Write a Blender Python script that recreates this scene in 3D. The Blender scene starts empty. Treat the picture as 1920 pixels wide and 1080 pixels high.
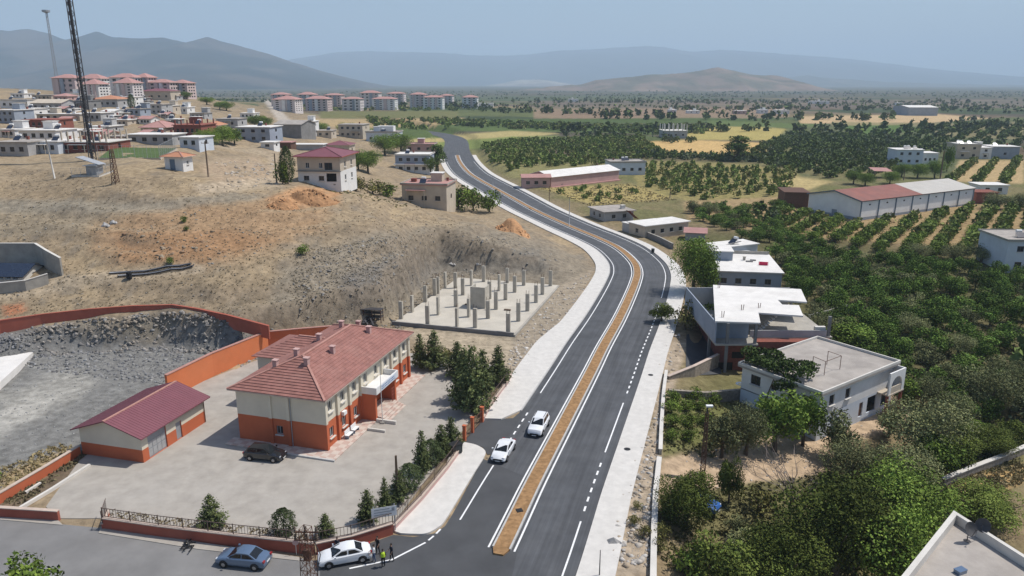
import bpy, math, random
import numpy as np
from mathutils import Vector, Matrix

R = math.radians
scene = bpy.context.scene
col = scene.collection
random.seed(7)

# ------------------------------------------------------------------ camera
FPX, HZ, CAMH = 1400.0, 155.0, 40.0            # focal length in photo pixels, horizon row, drone height
PITCH = math.atan((540 - HZ) / FPX)
SP, CP = math.sin(PITCH), math.cos(PITCH)
cam = bpy.data.cameras.new("camera")
cam.sensor_width = 36.0
cam.lens = 36.0 * FPX / 1920.0
cam.clip_start, cam.clip_end = 0.5, 90000.0
cam_o = bpy.data.objects.new("camera", cam)
cam_o.location = (0, 0, CAMH)
cam_o.rotation_euler = (R(90) - PITCH, 0, 0)
col.objects.link(cam_o)
scene.camera = cam_o

# ------------------------------------------------------------------ sky, sun, exposure
SUN_EL, SUN_AZ = R(60), R(14)                   # azimuth from +X towards +Y
sd = Vector((math.cos(SUN_EL) * math.cos(SUN_AZ), math.cos(SUN_EL) * math.sin(SUN_AZ), math.sin(SUN_EL)))
world = bpy.data.worlds.new("World")
scene.world = world
world.use_nodes = True
wn = world.node_tree.nodes
bg = wn["Background"]
sky = wn.new("ShaderNodeTexSky")
sky.sky_type = 'NISHITA'
sky.sun_disc = False
sky.sun_elevation = SUN_EL
sky.sun_rotation = R(90) - SUN_AZ
sky.altitude = 100
sky.air_density = 1.0
sky.dust_density = 1.5
sky.ozone_density = 3.0
world.node_tree.links.new(sky.outputs[0], bg.inputs[0])
bg.inputs[1].default_value = 0.13
sun = bpy.data.lights.new("sun", 'SUN')
sun.energy = 5.0
sun.angle = R(0.5)
sun.color = (1.0, 0.955, 0.89)
sun_o = bpy.data.objects.new("sun", sun)
sun_o.rotation_euler = sd.to_track_quat('Z', 'Y').to_euler()
sun_o.location = (60, 20, 120)
col.objects.link(sun_o)
vs = scene.view_settings
vs.view_transform = 'Standard'
vs.look = 'None'
vs.exposure = -0.16
vs.gamma = 1.0
HAZE = 1.25e-4
cy = scene.cycles
scene.render.engine = 'CYCLES'
cy.max_bounces = 5
cy.diffuse_bounces = 3
cy.glossy_bounces = 2
cy.transmission_bounces = 2
cy.volume_bounces = 2
cy.transparent_max_bounces = 6
cy.caustics_reflective = cy.caustics_refractive = False
cy.use_denoising = True

# ------------------------------------------------------------------ helpers: properties and meshes
def tag(o, label=None, cat=None, group=None, kind=None):
    for k, v in (("label", label), ("category", cat), ("group", group), ("kind", kind)):
        if v:
            o[k] = v
    return o

def thing(name, label, cat, loc=(0, 0, 0), rz=0.0, group=None):
    o = bpy.data.objects.new(name, None)
    o.empty_display_size = 0.2
    col.objects.link(o)
    o.location = loc
    o.rotation_euler = (0, 0, rz)
    return tag(o, label, cat, group, "thing")

def link(name, me, parent=None, loc=None, rot=None):
    o = bpy.data.objects.new(name, me)
    col.objects.link(o)
    if parent is not None:
        o.parent = parent
    if loc is not None:
        o.location = loc
    if rot is not None:
        o.rotation_euler = rot if hasattr(rot, '__len__') else (0, 0, rot)
    return o

def copy_tree(o, parent=None):
    c = o.copy()
    col.objects.link(c)
    c.parent = parent
    for ch in list(o.children):
        copy_tree(ch, c)
    return c

class MB:
    def __init__(s):
        s.v, s.f, s.m = [], [], []
    def add(s, vs, fs, mi=0):
        b = len(s.v)
        s.v.extend([tuple(p) for p in vs])
        for f in fs:
            s.f.append([b + i for i in f]); s.m.append(mi)
        return s
    def box(s, x0, x1, y0, y1, z0, z1, mi=0):
        return s.add([(x0, y0, z0), (x1, y0, z0), (x1, y1, z0), (x0, y1, z0), (x0, y0, z1), (x1, y0, z1), (x1, y1, z1), (x0, y1, z1)],
                     [(0, 3, 2, 1), (4, 5, 6, 7), (0, 1, 5, 4), (1, 2, 6, 5), (2, 3, 7, 6), (3, 0, 4, 7)], mi)
    def prism(s, poly, z0, z1, mi=0):
        n = len(poly)
        za = z0 if hasattr(z0, '__len__') else [z0] * n
        zb = z1 if hasattr(z1, '__len__') else [z1] * n
        vs = [(p[0], p[1], za[i]) for i, p in enumerate(poly)] + [(p[0], p[1], zb[i]) for i, p in enumerate(poly)]
        fs = [tuple(range(n - 1, -1, -1)), tuple(range(n, 2 * n))] + [(i, (i + 1) % n, n + (i + 1) % n, n + i) for i in range(n)]
        return s.add(vs, fs, mi)
    def bar(s, a, b, w, h=None, mi=0):
        a, b = Vector(a), Vector(b)
        d = (b - a).normalized()
        up = Vector((0, 0, 1)) if abs(d.z) < 0.95 else Vector((1, 0, 0))
        x = d.cross(up).normalized() * (w / 2)
        y = d.cross(x).normalized() * ((h or w) / 2)
        vs = [p + q for p in (a, b) for q in (-x - y, x - y, x + y, -x + y)]
        return s.add(vs, [(0, 1, 2, 3), (7, 6, 5, 4), (0, 4, 5, 1), (1, 5, 6, 2), (2, 6, 7, 3), (3, 7, 4, 0)], mi)
    def tube(s, pts, r, n=7, mi=0):
        pts = [Vector(p) for p in pts]
        rs = r if hasattr(r, '__len__') else [r] * len(pts)
        vs, fs = [], []
        for i, p in enumerate(pts):
            d = (pts[min(i + 1, len(pts) - 1)] - pts[max(i - 1, 0)]).normalized()
            up = Vector((0, 0, 1)) if abs(d.z) < 0.9 else Vector((1, 0, 0))
            x = d.cross(up).normalized(); y = d.cross(x).normalized()
            for k in range(n):
                a = 2 * math.pi * k / n
                vs.append(p + (x * math.cos(a) + y * math.sin(a)) * rs[i])
        for i in range(len(pts) - 1):
            for k in range(n):
                k2 = (k + 1) % n
                fs.append((i * n + k, i * n + k2, (i + 1) * n + k2, (i + 1) * n + k))
        fs.append(tuple(range(n))); fs.append(tuple(range(len(pts) * n - 1, (len(pts) - 1) * n - 1, -1)))
        return s.add(vs, fs, mi)
    def lathe(s, prof, n=16, mi=0, c=(0, 0, 0)):
        vs, fs = [], []
        for r, z in prof:
            for k in range(n):
                a = 2 * math.pi * k / n
                vs.append((c[0] + r * math.cos(a), c[1] + r * math.sin(a), c[2] + z))
        for i in range(len(prof) - 1):
            for k in range(n):
                k2 = (k + 1) % n
                fs.append((i * n + k, i * n + k2, (i + 1) * n + k2, (i + 1) * n + k))
        return s.add(vs, fs, mi)
    def mesh(s, name, mats, smooth=False, angle=None):
        me = bpy.data.meshes.new(name)
        me.from_pydata(s.v, [], s.f)
        for m in (mats if isinstance(mats, (list, tuple)) else [mats]):
            me.materials.append(MAT[m] if isinstance(m, str) else m)
        if any(s.m):
            me.polygons.foreach_set("material_index", s.m)
        if smooth or angle:
            me.polygons.foreach_set("use_smooth", [True] * len(s.f))
        me.update()
        if angle:
            me.set_sharp_from_angle(angle=R(angle))
        return me
    def build(s, name, mats, parent=None, loc=None, rot=None, smooth=False, angle=None):
        return link(name, s.mesh(name, mats, smooth, angle), parent, loc, rot)

def np_mesh(name, V, Q, mat, colors=None, smooth=False):
    """fast mesh from numpy quads/tris; colors per vertex (n,3)"""
    me = bpy.data.meshes.new(name)
    k = Q.shape[1]
    me.vertices.add(len(V)); me.vertices.foreach_set("co", np.ascontiguousarray(V, dtype=np.float32).ravel())
    me.loops.add(Q.size); me.loops.foreach_set("vertex_index", np.ascontiguousarray(Q, dtype=np.int32).ravel())
    me.polygons.add(len(Q)); me.polygons.foreach_set("loop_start", np.arange(0, Q.size, k, dtype=np.int32))
    if colors is not None:
        a = me.color_attributes.new("tint", 'FLOAT_COLOR', 'POINT')
        cc = np.ones((len(V), 4), dtype=np.float32); cc[:, :3] = colors
        a.data.foreach_set("color", cc.ravel())
    for m in (mat if isinstance(mat, (list, tuple)) else [mat]):
        me.materials.append(MAT[m] if isinstance(m, str) else m)
    me.update(calc_edges=True)
    me.validate()
    if smooth:
        me.polygons.foreach_set("use_smooth", [True] * len(me.polygons))
    return me

# ------------------------------------------------------------------ materials
MAT = {}
def material(name, base, var=0.14, scale=1.2, rough=0.85, spec=0.25, bump=0.0, bscale=None, stretch=(1, 1, 1), stain=0.0, stain_col=None, metal=0.0, attr=None, objvar=0.0, detail=6, wave=None, coat=0.0):
    m = bpy.data.materials.new(name); m.use_nodes = True
    nt = m.node_tree; N, L = nt.nodes, nt.links
    b = N["Principled BSDF"]
    b.inputs["Roughness"].default_value = rough
    b.inputs["Specular IOR Level"].default_value = spec
    b.inputs["Metallic"].default_value = metal
    b.inputs["Coat Weight"].default_value = coat
    tc = N.new("ShaderNodeTexCoord"); mp = N.new("ShaderNodeMapping"); mp.inputs["Scale"].default_value = stretch
    L.new(tc.outputs["Object"], mp.inputs[0])
    def noise(sc, det=detail, ro=0.6):
        n = N.new("ShaderNodeTexNoise"); n.inputs["Scale"].default_value = sc; n.inputs["Detail"].default_value = det; n.inputs["Roughness"].default_value = ro
        L.new(mp.outputs[0], n.inputs["Vector"]); return n
    def mix(kind, fac, a, bb):
        x = N.new("ShaderNodeMix"); x.data_type = 'RGBA'; x.blend_type = kind
        for i, v in ((0, fac), (6, a), (7, bb)):
            if hasattr(v, 'is_linked') or hasattr(v, 'links'): L.new(v, x.inputs[i])
            elif i == 0: x.inputs[0].default_value = v
            else: x.inputs[i].default_value = (*v, 1)
        return x.outputs[2]
    n1 = noise(scale)
    mr = N.new("ShaderNodeMapRange"); mr.inputs[1].default_value = 0.3; mr.inputs[2].default_value = 0.7
    mr.inputs[3].default_value = 1 - var; mr.inputs[4].default_value = 1 + var
    L.new(n1.outputs["Fac"], mr.inputs[0])
    if attr:
        at = N.new("ShaderNodeVertexColor"); at.layer_name = attr; src = at.outputs[0]
    else:
        rgb = N.new("ShaderNodeRGB"); rgb.outputs[0].default_value = (*base, 1); src = rgb.outputs[0]
    vm = N.new("ShaderNodeVectorMath"); vm.operation = 'SCALE'; L.new(src, vm.inputs[0]); L.new(mr.outputs[0], vm.inputs["Scale"])
    c = vm.outputs[0]
    if stain:
        n2 = noise(scale * 0.31, 5, 0.65)
        r2 = N.new("ShaderNodeMapRange"); r2.inputs[1].default_value = 0.5; r2.inputs[2].default_value = 0.68; r2.inputs[4].default_value = stain
        L.new(n2.outputs["Fac"], r2.inputs[0])
        c = mix('MIX', r2.outputs[0], c, stain_col or tuple(x * 0.6 for x in base))
    if objvar:
        oi = N.new("ShaderNodeObjectInfo")
        r3 = N.new("ShaderNodeMapRange"); r3.inputs[3].default_value = 1 - objvar; r3.inputs[4].default_value = 1 + objvar
        L.new(oi.outputs["Random"], r3.inputs[0])
        v3 = N.new("ShaderNodeVectorMath"); v3.operation = 'SCALE'; L.new(c, v3.inputs[0]); L.new(r3.outputs[0], v3.inputs["Scale"]); c = v3.outputs[0]
    bh = None
    if wave:
        w = N.new("ShaderNodeTexWave"); w.bands_direction = wave[0]; w.inputs["Scale"].default_value = wave[1]; w.inputs["Distortion"].default_value = wave[3] if len(wave) > 3 else 0.0
        L.new(tc.outputs["Object"], w.inputs["Vector"])
        r4 = N.new("ShaderNodeMapRange"); r4.inputs[3].default_value = 1 - wave[2]; r4.inputs[4].default_value = 1 + wave[2] * 0.4
        L.new(w.outputs["Fac"], r4.inputs[0])
        v4 = N.new("ShaderNodeVectorMath"); v4.operation = 'SCALE'; L.new(c, v4.inputs[0]); L.new(r4.outputs[0], v4.inputs["Scale"]); c = v4.outputs[0]
    L.new(c, b.inputs["Base Color"])
    if bump:
        n3 = noise(bscale or scale * 4, 5, 0.7)
        bp = N.new("ShaderNodeBump"); bp.inputs["Strength"].default_value = 1.0; bp.inputs["Distance"].default_value = bump
        L.new(n3.outputs["Fac"], bp.inputs["Height"]); L.new(bp.outputs[0], b.inputs["Normal"])
    MAT[name] = m
    return m

mt = material
mt("asphalt", (0.072, 0.074, 0.078), 0.16, 0.35, 0.82, 0.25, 0.006, 30, stain=0.35, stain_col=(0.085, 0.086, 0.088))
mt("old_asphalt", (0.20, 0.195, 0.19), 0.14, 0.3, 0.9, 0.2, 0.006, 20, stain=0.5, stain_col=(0.27, 0.265, 0.255))
mt("white_paint", (0.78, 0.78, 0.77), 0.08, 3, 0.7, 0.3, stain=0.25, stain_col=(0.6, 0.6, 0.59))
mt("pavement", (0.60, 0.575, 0.535), 0.09, 1.1, 0.9, 0.2, 0.003, 14, stain=0.3, stain_col=(0.50, 0.475, 0.44))
mt("kerbstone", (0.48, 0.47, 0.45), 0.1, 1.5, 0.9, 0.2)
mt("median_soil", (0.31, 0.185, 0.09), 0.35, 2.2, 0.95, 0.1, 0.03, 6)
mt("yard", (0.365, 0.335, 0.295), 0.14, 0.6, 0.92, 0.15, 0.004, 12, stain=0.5, stain_col=(0.42, 0.39, 0.35))
mt("concrete", (0.38, 0.355, 0.31), 0.15, 0.9, 0.9, 0.2, 0.006, 8, stain=0.4)
mt("concrete_light", (0.62, 0.59, 0.54), 0.1, 0.5, 0.9, 0.2, 0.004, 8, stain=0.35, stain_col=(0.47, 0.44, 0.39))
mt("concrete_dark", (0.22, 0.215, 0.21), 0.15, 0.8, 0.9, 0.2, 0.006, 8, stain=0.4)
mt("column_concrete", (0.46, 0.425, 0.36), 0.15, 0.9, 0.9, 0.2, 0.006, 8, stain=0.4)
mt("slab", (0.50, 0.46, 0.39), 0.12, 0.3, 0.9, 0.2, 0.006, 5, stain=0.45, stain_col=(0.36, 0.33, 0.28))
mt("white_roof", (0.70, 0.675, 0.635), 0.08, 0.6, 0.85, 0.25, 0.005, 5, stain=0.45, stain_col=(0.52, 0.49, 0.45))
mt("grey_roof", (0.37, 0.335, 0.30), 0.2, 0.4, 0.9, 0.2, 0.006, 5, stain=0.7, stain_col=(0.25, 0.225, 0.205))
mt("orange_wall", (0.50, 0.135, 0.062), 0.07, 0.7, 0.85, 0.2, 0.003, 10, stain=0.25, stain_col=(0.50, 0.16, 0.08))
mt("orange_bright", (0.62, 0.19, 0.078), 0.07, 0.5, 0.85, 0.2, 0.003, 10, stain=0.3, stain_col=(0.60, 0.22, 0.10))
mt("red_wall", (0.36, 0.105, 0.07), 0.12, 0.6, 0.88, 0.2, 0.004, 8, stain=0.35, stain_col=(0.30, 0.13, 0.10))
mt("cream_wall", (0.66, 0.60, 0.48), 0.06, 0.6, 0.85, 0.2, 0.002, 10, stain=0.2, stain_col=(0.58, 0.52, 0.42))
mt("bright_wall", (0.80, 0.80, 0.79), 0.06, 0.5, 0.85, 0.2, 0.003, 8, stain=0.3, stain_col=(0.64, 0.63, 0.62))
mt("white_wall", (0.72, 0.71, 0.69), 0.08, 0.5, 0.85, 0.2, 0.003, 8, stain=0.35, stain_col=(0.55, 0.53, 0.50))
mt("blue_white_wall", (0.56, 0.61, 0.67), 0.07, 0.5, 0.85, 0.2, 0.003, 8, stain=0.3, stain_col=(0.46, 0.49, 0.53))
mt("grey_wall", (0.40, 0.395, 0.39), 0.12, 0.5, 0.9, 0.2, 0.004, 8, stain=0.4)
mt("blue_grey_wall", (0.30, 0.34, 0.40), 0.1, 0.5, 0.9, 0.2, 0.004, 8, stain=0.3)
mt("tan_wall", (0.52, 0.45, 0.36), 0.1, 0.5, 0.9, 0.2, 0.004, 8, stain=0.35)
mt("pink_wall", (0.50, 0.33, 0.30), 0.08, 0.5, 0.9, 0.2, 0.003, 8, stain=0.3)
mt("brick", (0.27, 0.10, 0.075), 0.2, 2.5, 0.92, 0.15, 0.01, 8, stain=0.4, stain_col=(0.20, 0.10, 0.085), wave=('Z', 2.2, 0.25))
mt("coping", (0.52, 0.42, 0.35), 0.12, 1.5, 0.9, 0.2, stain=0.3)
mt("roof_tile", (0.29, 0.138, 0.115), 0.22, 1.1, 0.85, 0.2, 0.02, 9, stain=0.55, stain_col=(0.34, 0.185, 0.155))
mt("ridge_tile", (0.42, 0.225, 0.185), 0.14, 1.4, 0.85, 0.2)
mt("purple_roof", (0.20, 0.072, 0.088), 0.08, 0.8, 0.6, 0.35, stain=0.2, stain_col=(0.24, 0.10, 0.115))
mt("pink_roof", (0.42, 0.235, 0.21), 0.12, 0.4, 0.85, 0.2)
mt("red_metal", (0.25, 0.09, 0.065), 0.2, 0.3, 0.6, 0.3, stain=0.5, stain_col=(0.20, 0.10, 0.08), stretch=(1, 1, 1))
mt("pale_metal", (0.48, 0.45, 0.40), 0.08, 0.3, 0.55, 0.35, stain=0.35, stain_col=(0.40, 0.37, 0.33))
mt("orange_tile", (0.46, 0.22, 0.13), 0.15, 1.2, 0.85, 0.2)
mt("stone_wall", (0.30, 0.26, 0.215), 0.3, 2.5, 0.95, 0.15, 0.06, 4, stain=0.4)
mt("rock", (0.33, 0.32, 0.31), 0.3, 1.2, 0.95, 0.15, 0.08, 3, stain=0.4, objvar=0.25)
mt("orange_rock", (0.42, 0.235, 0.12), 0.3, 1.5, 0.95, 0.1, 0.06, 4, objvar=0.2)
mt("glass", (0.022, 0.027, 0.033), 0.2, 0.8, 0.12, 0.5)
mt("dark_opening", (0.03, 0.028, 0.027), 0.2, 1, 0.9, 0.1)
mt("window_frame", (0.62, 0.61, 0.59), 0.05, 2, 0.6, 0.3)
mt("dark_frame", (0.10, 0.075, 0.06), 0.1, 2, 0.6, 0.3)
mt("sill_stone", (0.60, 0.57, 0.52), 0.08, 2, 0.85, 0.2)
mt("grey_metal", (0.33, 0.35, 0.38), 0.1, 1.5, 0.5, 0.4, metal=0.3)
mt("galvanized", (0.45, 0.46, 0.47), 0.12, 2, 0.5, 0.4, metal=0.4)
mt("rust_metal", (0.13, 0.068, 0.045), 0.25, 3, 0.8, 0.25, stain=0.4, stain_col=(0.08, 0.06, 0.05))
mt("mast_dark", (0.055, 0.052, 0.055), 0.2, 2, 0.6, 0.3)
mt("wood_pole", (0.17, 0.125, 0.09), 0.2, 3, 0.9, 0.15, stretch=(1, 1, 0.15))
mt("railing", (0.12, 0.085, 0.07), 0.2, 3, 0.7, 0.25)
mt("bark", (0.12, 0.095, 0.075), 0.25, 4, 0.95, 0.1, 0.02, 10)
mt("bare_wood", (0.22, 0.18, 0.155), 0.2, 3, 0.95, 0.1)
mt("rubber", (0.022, 0.022, 0.023), 0.15, 5, 0.85, 0.2)
mt("rim", (0.35, 0.35, 0.36), 0.08, 3, 0.35, 0.5, metal=0.7)
mt("car_white", (0.76, 0.77, 0.78), 0.03, 1, 0.28, 0.5, coat=0.5)
mt("car_black", (0.014, 0.015, 0.018), 0.1, 1, 0.22, 0.5, coat=0.7)
mt("car_blue", (0.13, 0.19, 0.285), 0.05, 1, 0.28, 0.5, metal=0.35, coat=0.6)
mt("car_bright_blue", (0.03, 0.11, 0.34), 0.1, 1, 0.4, 0.4)
mt("car_glass", (0.012, 0.015, 0.018), 0.1, 1, 0.06, 0.5)
mt("black_trim", (0.02, 0.02, 0.021), 0.1, 3, 0.6, 0.3)
mt("headlight", (0.55, 0.57, 0.6), 0.05, 4, 0.15, 0.5)
mt("taillight", (0.30, 0.02, 0.02), 0.1, 4, 0.2, 0.5)
mt("bin", (0.035, 0.04, 0.04), 0.15, 3, 0.6, 0.3)
mt("dish", (0.07, 0.068, 0.07), 0.15, 3, 0.6, 0.3)
mt("white_plastic", (0.75, 0.75, 0.74), 0.05, 2, 0.5, 0.3)
mt("solar", (0.02, 0.028, 0.05), 0.1, 2, 0.12, 0.5)
mt("skin", (0.40, 0.24, 0.17), 0.06, 4, 0.6, 0.3)
mt("hair", (0.02, 0.015, 0.012), 0.15, 8, 0.7, 0.2)
mt("cloth_white", (0.66, 0.67, 0.68), 0.06, 3, 0.9, 0.1)
mt("cloth_black", (0.018, 0.018, 0.02), 0.1, 3, 0.9, 0.1)
mt("cloth_navy", (0.025, 0.028, 0.04), 0.1, 3, 0.9, 0.1)
mt("cloth_jeans", (0.09, 0.12, 0.20), 0.12, 4, 0.9, 0.1)
mt("hi_vis", (0.52, 0.72, 0.06), 0.06, 3, 0.8, 0.1)
mt("turf", (0.085, 0.125, 0.045), 0.2, 0.4, 0.95, 0.1)
mt("red_cloth", (0.62, 0.04, 0.10), 0.1, 3, 0.9, 0.1)
mt("leaf_conifer", (1, 1, 1), 0.15, 3, 0.9, 0.1, attr="tint", objvar=0.2)
mt("leaf", (1, 1, 1), 0.2, 2, 0.88, 0.1, attr="tint", objvar=0.32)
mt("ground", (1, 1, 1), 0.34, 0.9, 0.97, 0.08, 0.16, 1.6, attr="tint", detail=10)
mt("mountain", (1, 1, 1), 0.22, 0.004, 0.97, 0.05, 12.0, 0.01, attr="tint", detail=8)
def road_material():
    m = material("road_asphalt", (0.078, 0.081, 0.087), 0.18, 0.35, 0.82, 0.25, 0.006, 30, stain=0.4, stain_col=(0.115, 0.116, 0.118))
    N, L = m.node_tree.nodes, m.node_tree.links
    b = N["Principled BSDF"]; src = b.inputs["Base Color"].links[0].from_socket
    uv = N.new("ShaderNodeUVMap"); uv.uv_map = "UVMap"
    mp = N.new("ShaderNodeMapping"); mp.inputs["Scale"].default_value = (1.6, 0.035, 1)
    n = N.new("ShaderNodeTexNoise"); n.inputs["Scale"].default_value = 1.0; n.inputs["Detail"].default_value = 5; n.inputs["Roughness"].default_value = 0.65
    L.new(uv.outputs[0], mp.inputs[0]); L.new(mp.outputs[0], n.inputs[0])
    r = N.new("ShaderNodeMapRange"); r.inputs[1].default_value = 0.32; r.inputs[2].default_value = 0.68; r.inputs[3].default_value = 0.82; r.inputs[4].default_value = 1.32
    L.new(n.outputs["Fac"], r.inputs[0])
    v = N.new("ShaderNodeVectorMath"); v.operation = 'SCALE'; L.new(src, v.inputs[0]); L.new(r.outputs[0], v.inputs["Scale"]); L.new(v.outputs[0], b.inputs["Base Color"])
road_material()
def paving_tiles():
    m = bpy.data.materials.new("paving_tile"); m.use_nodes = True
    N, L = m.node_tree.nodes, m.node_tree.links
    b = N["Principled BSDF"]; b.inputs["Roughness"].default_value = 0.9
    tc = N.new("ShaderNodeTexCoord"); ck = N.new("ShaderNodeTexChecker")
    ck.inputs["Scale"].default_value = 1.25
    ck.inputs["Color1"].default_value = (0.58, 0.50, 0.43, 1); ck.inputs["Color2"].default_value = (0.44, 0.27, 0.22, 1)
    n = N.new("ShaderNodeTexNoise"); n.inputs["Scale"].default_value = 1.6; n.inputs["Detail"].default_value = 5
    mx = N.new("ShaderNodeMix"); mx.data_type = 'RGBA'; mx.inputs[7].default_value = (0.50, 0.42, 0.36, 1)
    L.new(tc.outputs["Object"], ck.inputs[0]); L.new(tc.outputs["Object"], n.inputs[0]); L.new(ck.outputs[0], mx.inputs[6])
    L.new(n.outputs["Fac"], mx.inputs[0]); L.new(mx.outputs[2], b.inputs["Base Color"])
    MAT["paving_tile"] = m
paving_tiles()

# ------------------------------------------------------------------ geometry of the place
def U(px, py, z=0.0):
    """where the line of sight through a photo pixel meets elevation z"""
    v = (py - 540) / FPX
    t = (CAMH - z) / (SP + v * CP)
    return np.array([t * (px - 960) / FPX, t * (CP - v * SP), z])

def PX(x, y, z):
    dz = CAMH - z
    fw = np.maximum(y * CP + dz * SP, 1.0)
    up = y * SP - dz * CP
    return 960 + FPX * x / fw, 540 - FPX * up / fw

def _hash(ix, iy, s):
    n = (ix.astype(np.int64) * 374761393 + iy.astype(np.int64) * 668265263 + s * 1442695041) & 0x7fffffff
    n = ((n ^ (n >> 13)) * 1274126177) & 0x7fffffff
    return ((n ^ (n >> 16)) & 0xffff) / 65535.0

def vnoise(x, y, s=0):
    x = np.asarray(x, float); y = np.asarray(y, float)
    ix, iy = np.floor(x), np.floor(y)
    fx, fy = x - ix, y - iy
    fx = fx * fx * (3 - 2 * fx); fy = fy * fy * (3 - 2 * fy)
    a, b = _hash(ix, iy, s), _hash(ix + 1, iy, s)
    c, d = _hash(ix, iy + 1, s), _hash(ix + 1, iy + 1, s)
    return (a + (b - a) * fx) * (1 - fy) + (c + (d - c) * fx) * fy

def fbm(x, y, s=0, o=4, g=0.5):
    t, a, n = 0.0, 1.0, 0.0
    for k in range(o):
        t = t + a * (vnoise(x * 2 ** k, y * 2 ** k, s + k) - 0.5); n += a; a *= g
    return t / n * 2

def sstep(a, b, x):
    t = np.clip((x - a) / (b - a), 0, 1)
    return t * t * (3 - 2 * t)

def seg_dist(x, y, P):
    d = np.full(np.shape(x), 1e9)
    for (ax, ay), (bx, by) in zip(P[:-1], P[1:]):
        dx, dy = bx - ax, by - ay
        u = np.clip(((x - ax) * dx + (y - ay) * dy) / (dx * dx + dy * dy + 1e-12), 0, 1)
        d = np.minimum(d, np.hypot(x - ax - u * dx, y - ay - u * dy))
    return d

def sdf(x, y, P):
    """signed distance to polygon, negative inside"""
    P = [tuple(p[:2]) for p in P]
    d = seg_dist(x, y, P + [P[0]])
    ins = np.zeros(np.shape(x), bool)
    n = len(P)
    for i in range(n):
        (x1, y1), (x2, y2) = P[i], P[(i + 1) % n]
        if y1 != y2:
            c = ((y1 > y) != (y2 > y)) & (x < (x2 - x1) * (y - y1) / (y2 - y1) + x1)
            ins ^= c
    return np.where(ins, -d, d)

def catmull(P, n=8):
    P = [np.array(p, float) for p in P]
    P = [2 * P[0] - P[1]] + P + [2 * P[-1] - P[-2]]
    out = []
    for i in range(1, len(P) - 2):
        for k in range(n):
            t = k / n
            a, b, c, d = P[i - 1], P[i], P[i + 1], P[i + 2]
            out.append(0.5 * (2 * b + (c - a) * t + (2 * a - 5 * b + 4 * c - d) * t * t + (3 * b - a - 3 * c + d) * t ** 3))
    out.append(P[-2])
    return np.array(out)

MED_PX = [(945, 1020), (974, 960), (1003, 900), (1055, 800), (1107, 700), (1132, 650), (1160, 600), (1179, 560), (1191, 530), (1195, 510), (1187, 490), (1160, 466), (1122, 447), (1067, 424), (1004, 395), (960, 371), (924, 351), (897, 336), (877, 322), (862, 303), (855, 284)]
MED = [tuple(U(*q)[:2]) for q in MED_PX]
ROAD_C = catmull([tuple(U(*q)[:2]) for q in ((835, 1260), (882, 1150), (914, 1082))] + MED + [(-46, 575), (-85, 660), (-150, 740)], 6)
def road_frame(P):
    T = np.gradient(P, axis=0); T /= np.linalg.norm(T, axis=1)[:, None]
    return T, np.stack([T[:, 1], -T[:, 0]], 1)           # tangent, right-hand normal
ROAD_T, ROAD_N = road_frame(ROAD_C)
def wl(y): return 6.1 + 1.6 * sstep(200, 300, y)
def wr(y): return 7.1 + 1.4 * sstep(200, 300, y)
ROADP = [tuple(p) for p in ROAD_C[::2]]

FLAT = [tuple(U(*q)[:2]) for q in [(-900, 790), (0, 682), (130, 662), (300, 655), (400, 662), (455, 668), (505, 650), (596, 632), (735, 606), (803, 522), (828, 506), (1000, 515), (1060, 528), (1090, 560), (1000, 700), (900, 850), (740, 1000), (640, 1110), (-900, 1150)]]

CTRL = [  # (photo pixel x, y, elevation of the ground seen there)
 (-300, 640, 4.5), (0, 603, 4.2), (150, 588, 4.8), (300, 580, 5.2), (420, 592, 5.0), (495, 612, 4.0), (590, 612, 3.4), (680, 596, 3.4), (735, 570, 4.2),
 (-300, 520, 10), (0, 545, 6.6), (100, 530, 7.6), (250, 520, 8.4), (400, 510, 9.4), (560, 520, 8.2), (650, 548, 6.0),
 (740, 500, 7.2), (830, 478, 5.0), (950, 476, 3.8), (1040, 486, 2.2), (1095, 500, 0.9),
 (0, 430, 13.0), (200, 440, 12.8), (400, 430, 13.6), (600, 440, 12.6), (750, 440, 10.8), (880, 430, 7.8), (980, 428, 3.0), (925, 402, 4.0),
 (-300, 340, 20), (0, 350, 17.8), (170, 328, 20.3), (330, 322, 20.8), (480, 346, 18.6), (560, 352, 17.5), (650, 362, 15.6), (750, 392, 11.4), (850, 402, 6.6),
 (0, 290, 20.8), (100, 287, 21.0), (250, 275, 21.6), (360, 282, 20.4), (440, 275, 19.0), (300, 245, 23.5), (100, 240, 23.6), (0, 205, 27.0), (200, 207, 26.6), (330, 180, 30.6), (160, 178, 31.2), (250, 180, 30.8), (0, 166, 35.5),
 (-300, 200, 32), (-300, 170, 38), (420, 192, 23.0), (430, 235, 20.0), (480, 265, 17.4), (540, 282, 16.4), (545, 250, 14.5), (620, 240, 11.5), (680, 257, 9.5), (740, 280, 8.0), (795, 322, 4.2), (800, 388, 5.4), (720, 345, 9.6), (760, 330, 6.0),
 (700, 212, 8.5), (880, 212, 7.5), (600, 212, 9.5), (520, 205, 13.0), (950, 235, 2.5), (1000, 203, 4.5), (1300, 205, 2.5), (1900, 205, 0), (1900, 300, 0), (1500, 300, 0), (1200, 300, 0), (1100, 350, 0), (1500, 230, 0), (700, 180, 3), (1100, 180, 2),
 (1400, 450, -1.0), (1520, 550, -2.0), (1400, 690, -2.2), (1300, 850, -1.8), (1260, 730, -0.8), (1700, 700, -3), (1900, 800, -4), (1900, 500, -1.6), (1400, 1000, -3), (1800, 1000, -5), (1950, 1080, -6), (1270, 1060, -1.6), (2300, 700, -4), (2200, 350, 0),
 (0, 1000, 0), (400, 1060, 0), (-200, 1080, 0), (2200, 1080, -6), (1200, 1150, -1)]
_W = np.array([U(*c) for c in CTRL])
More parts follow.
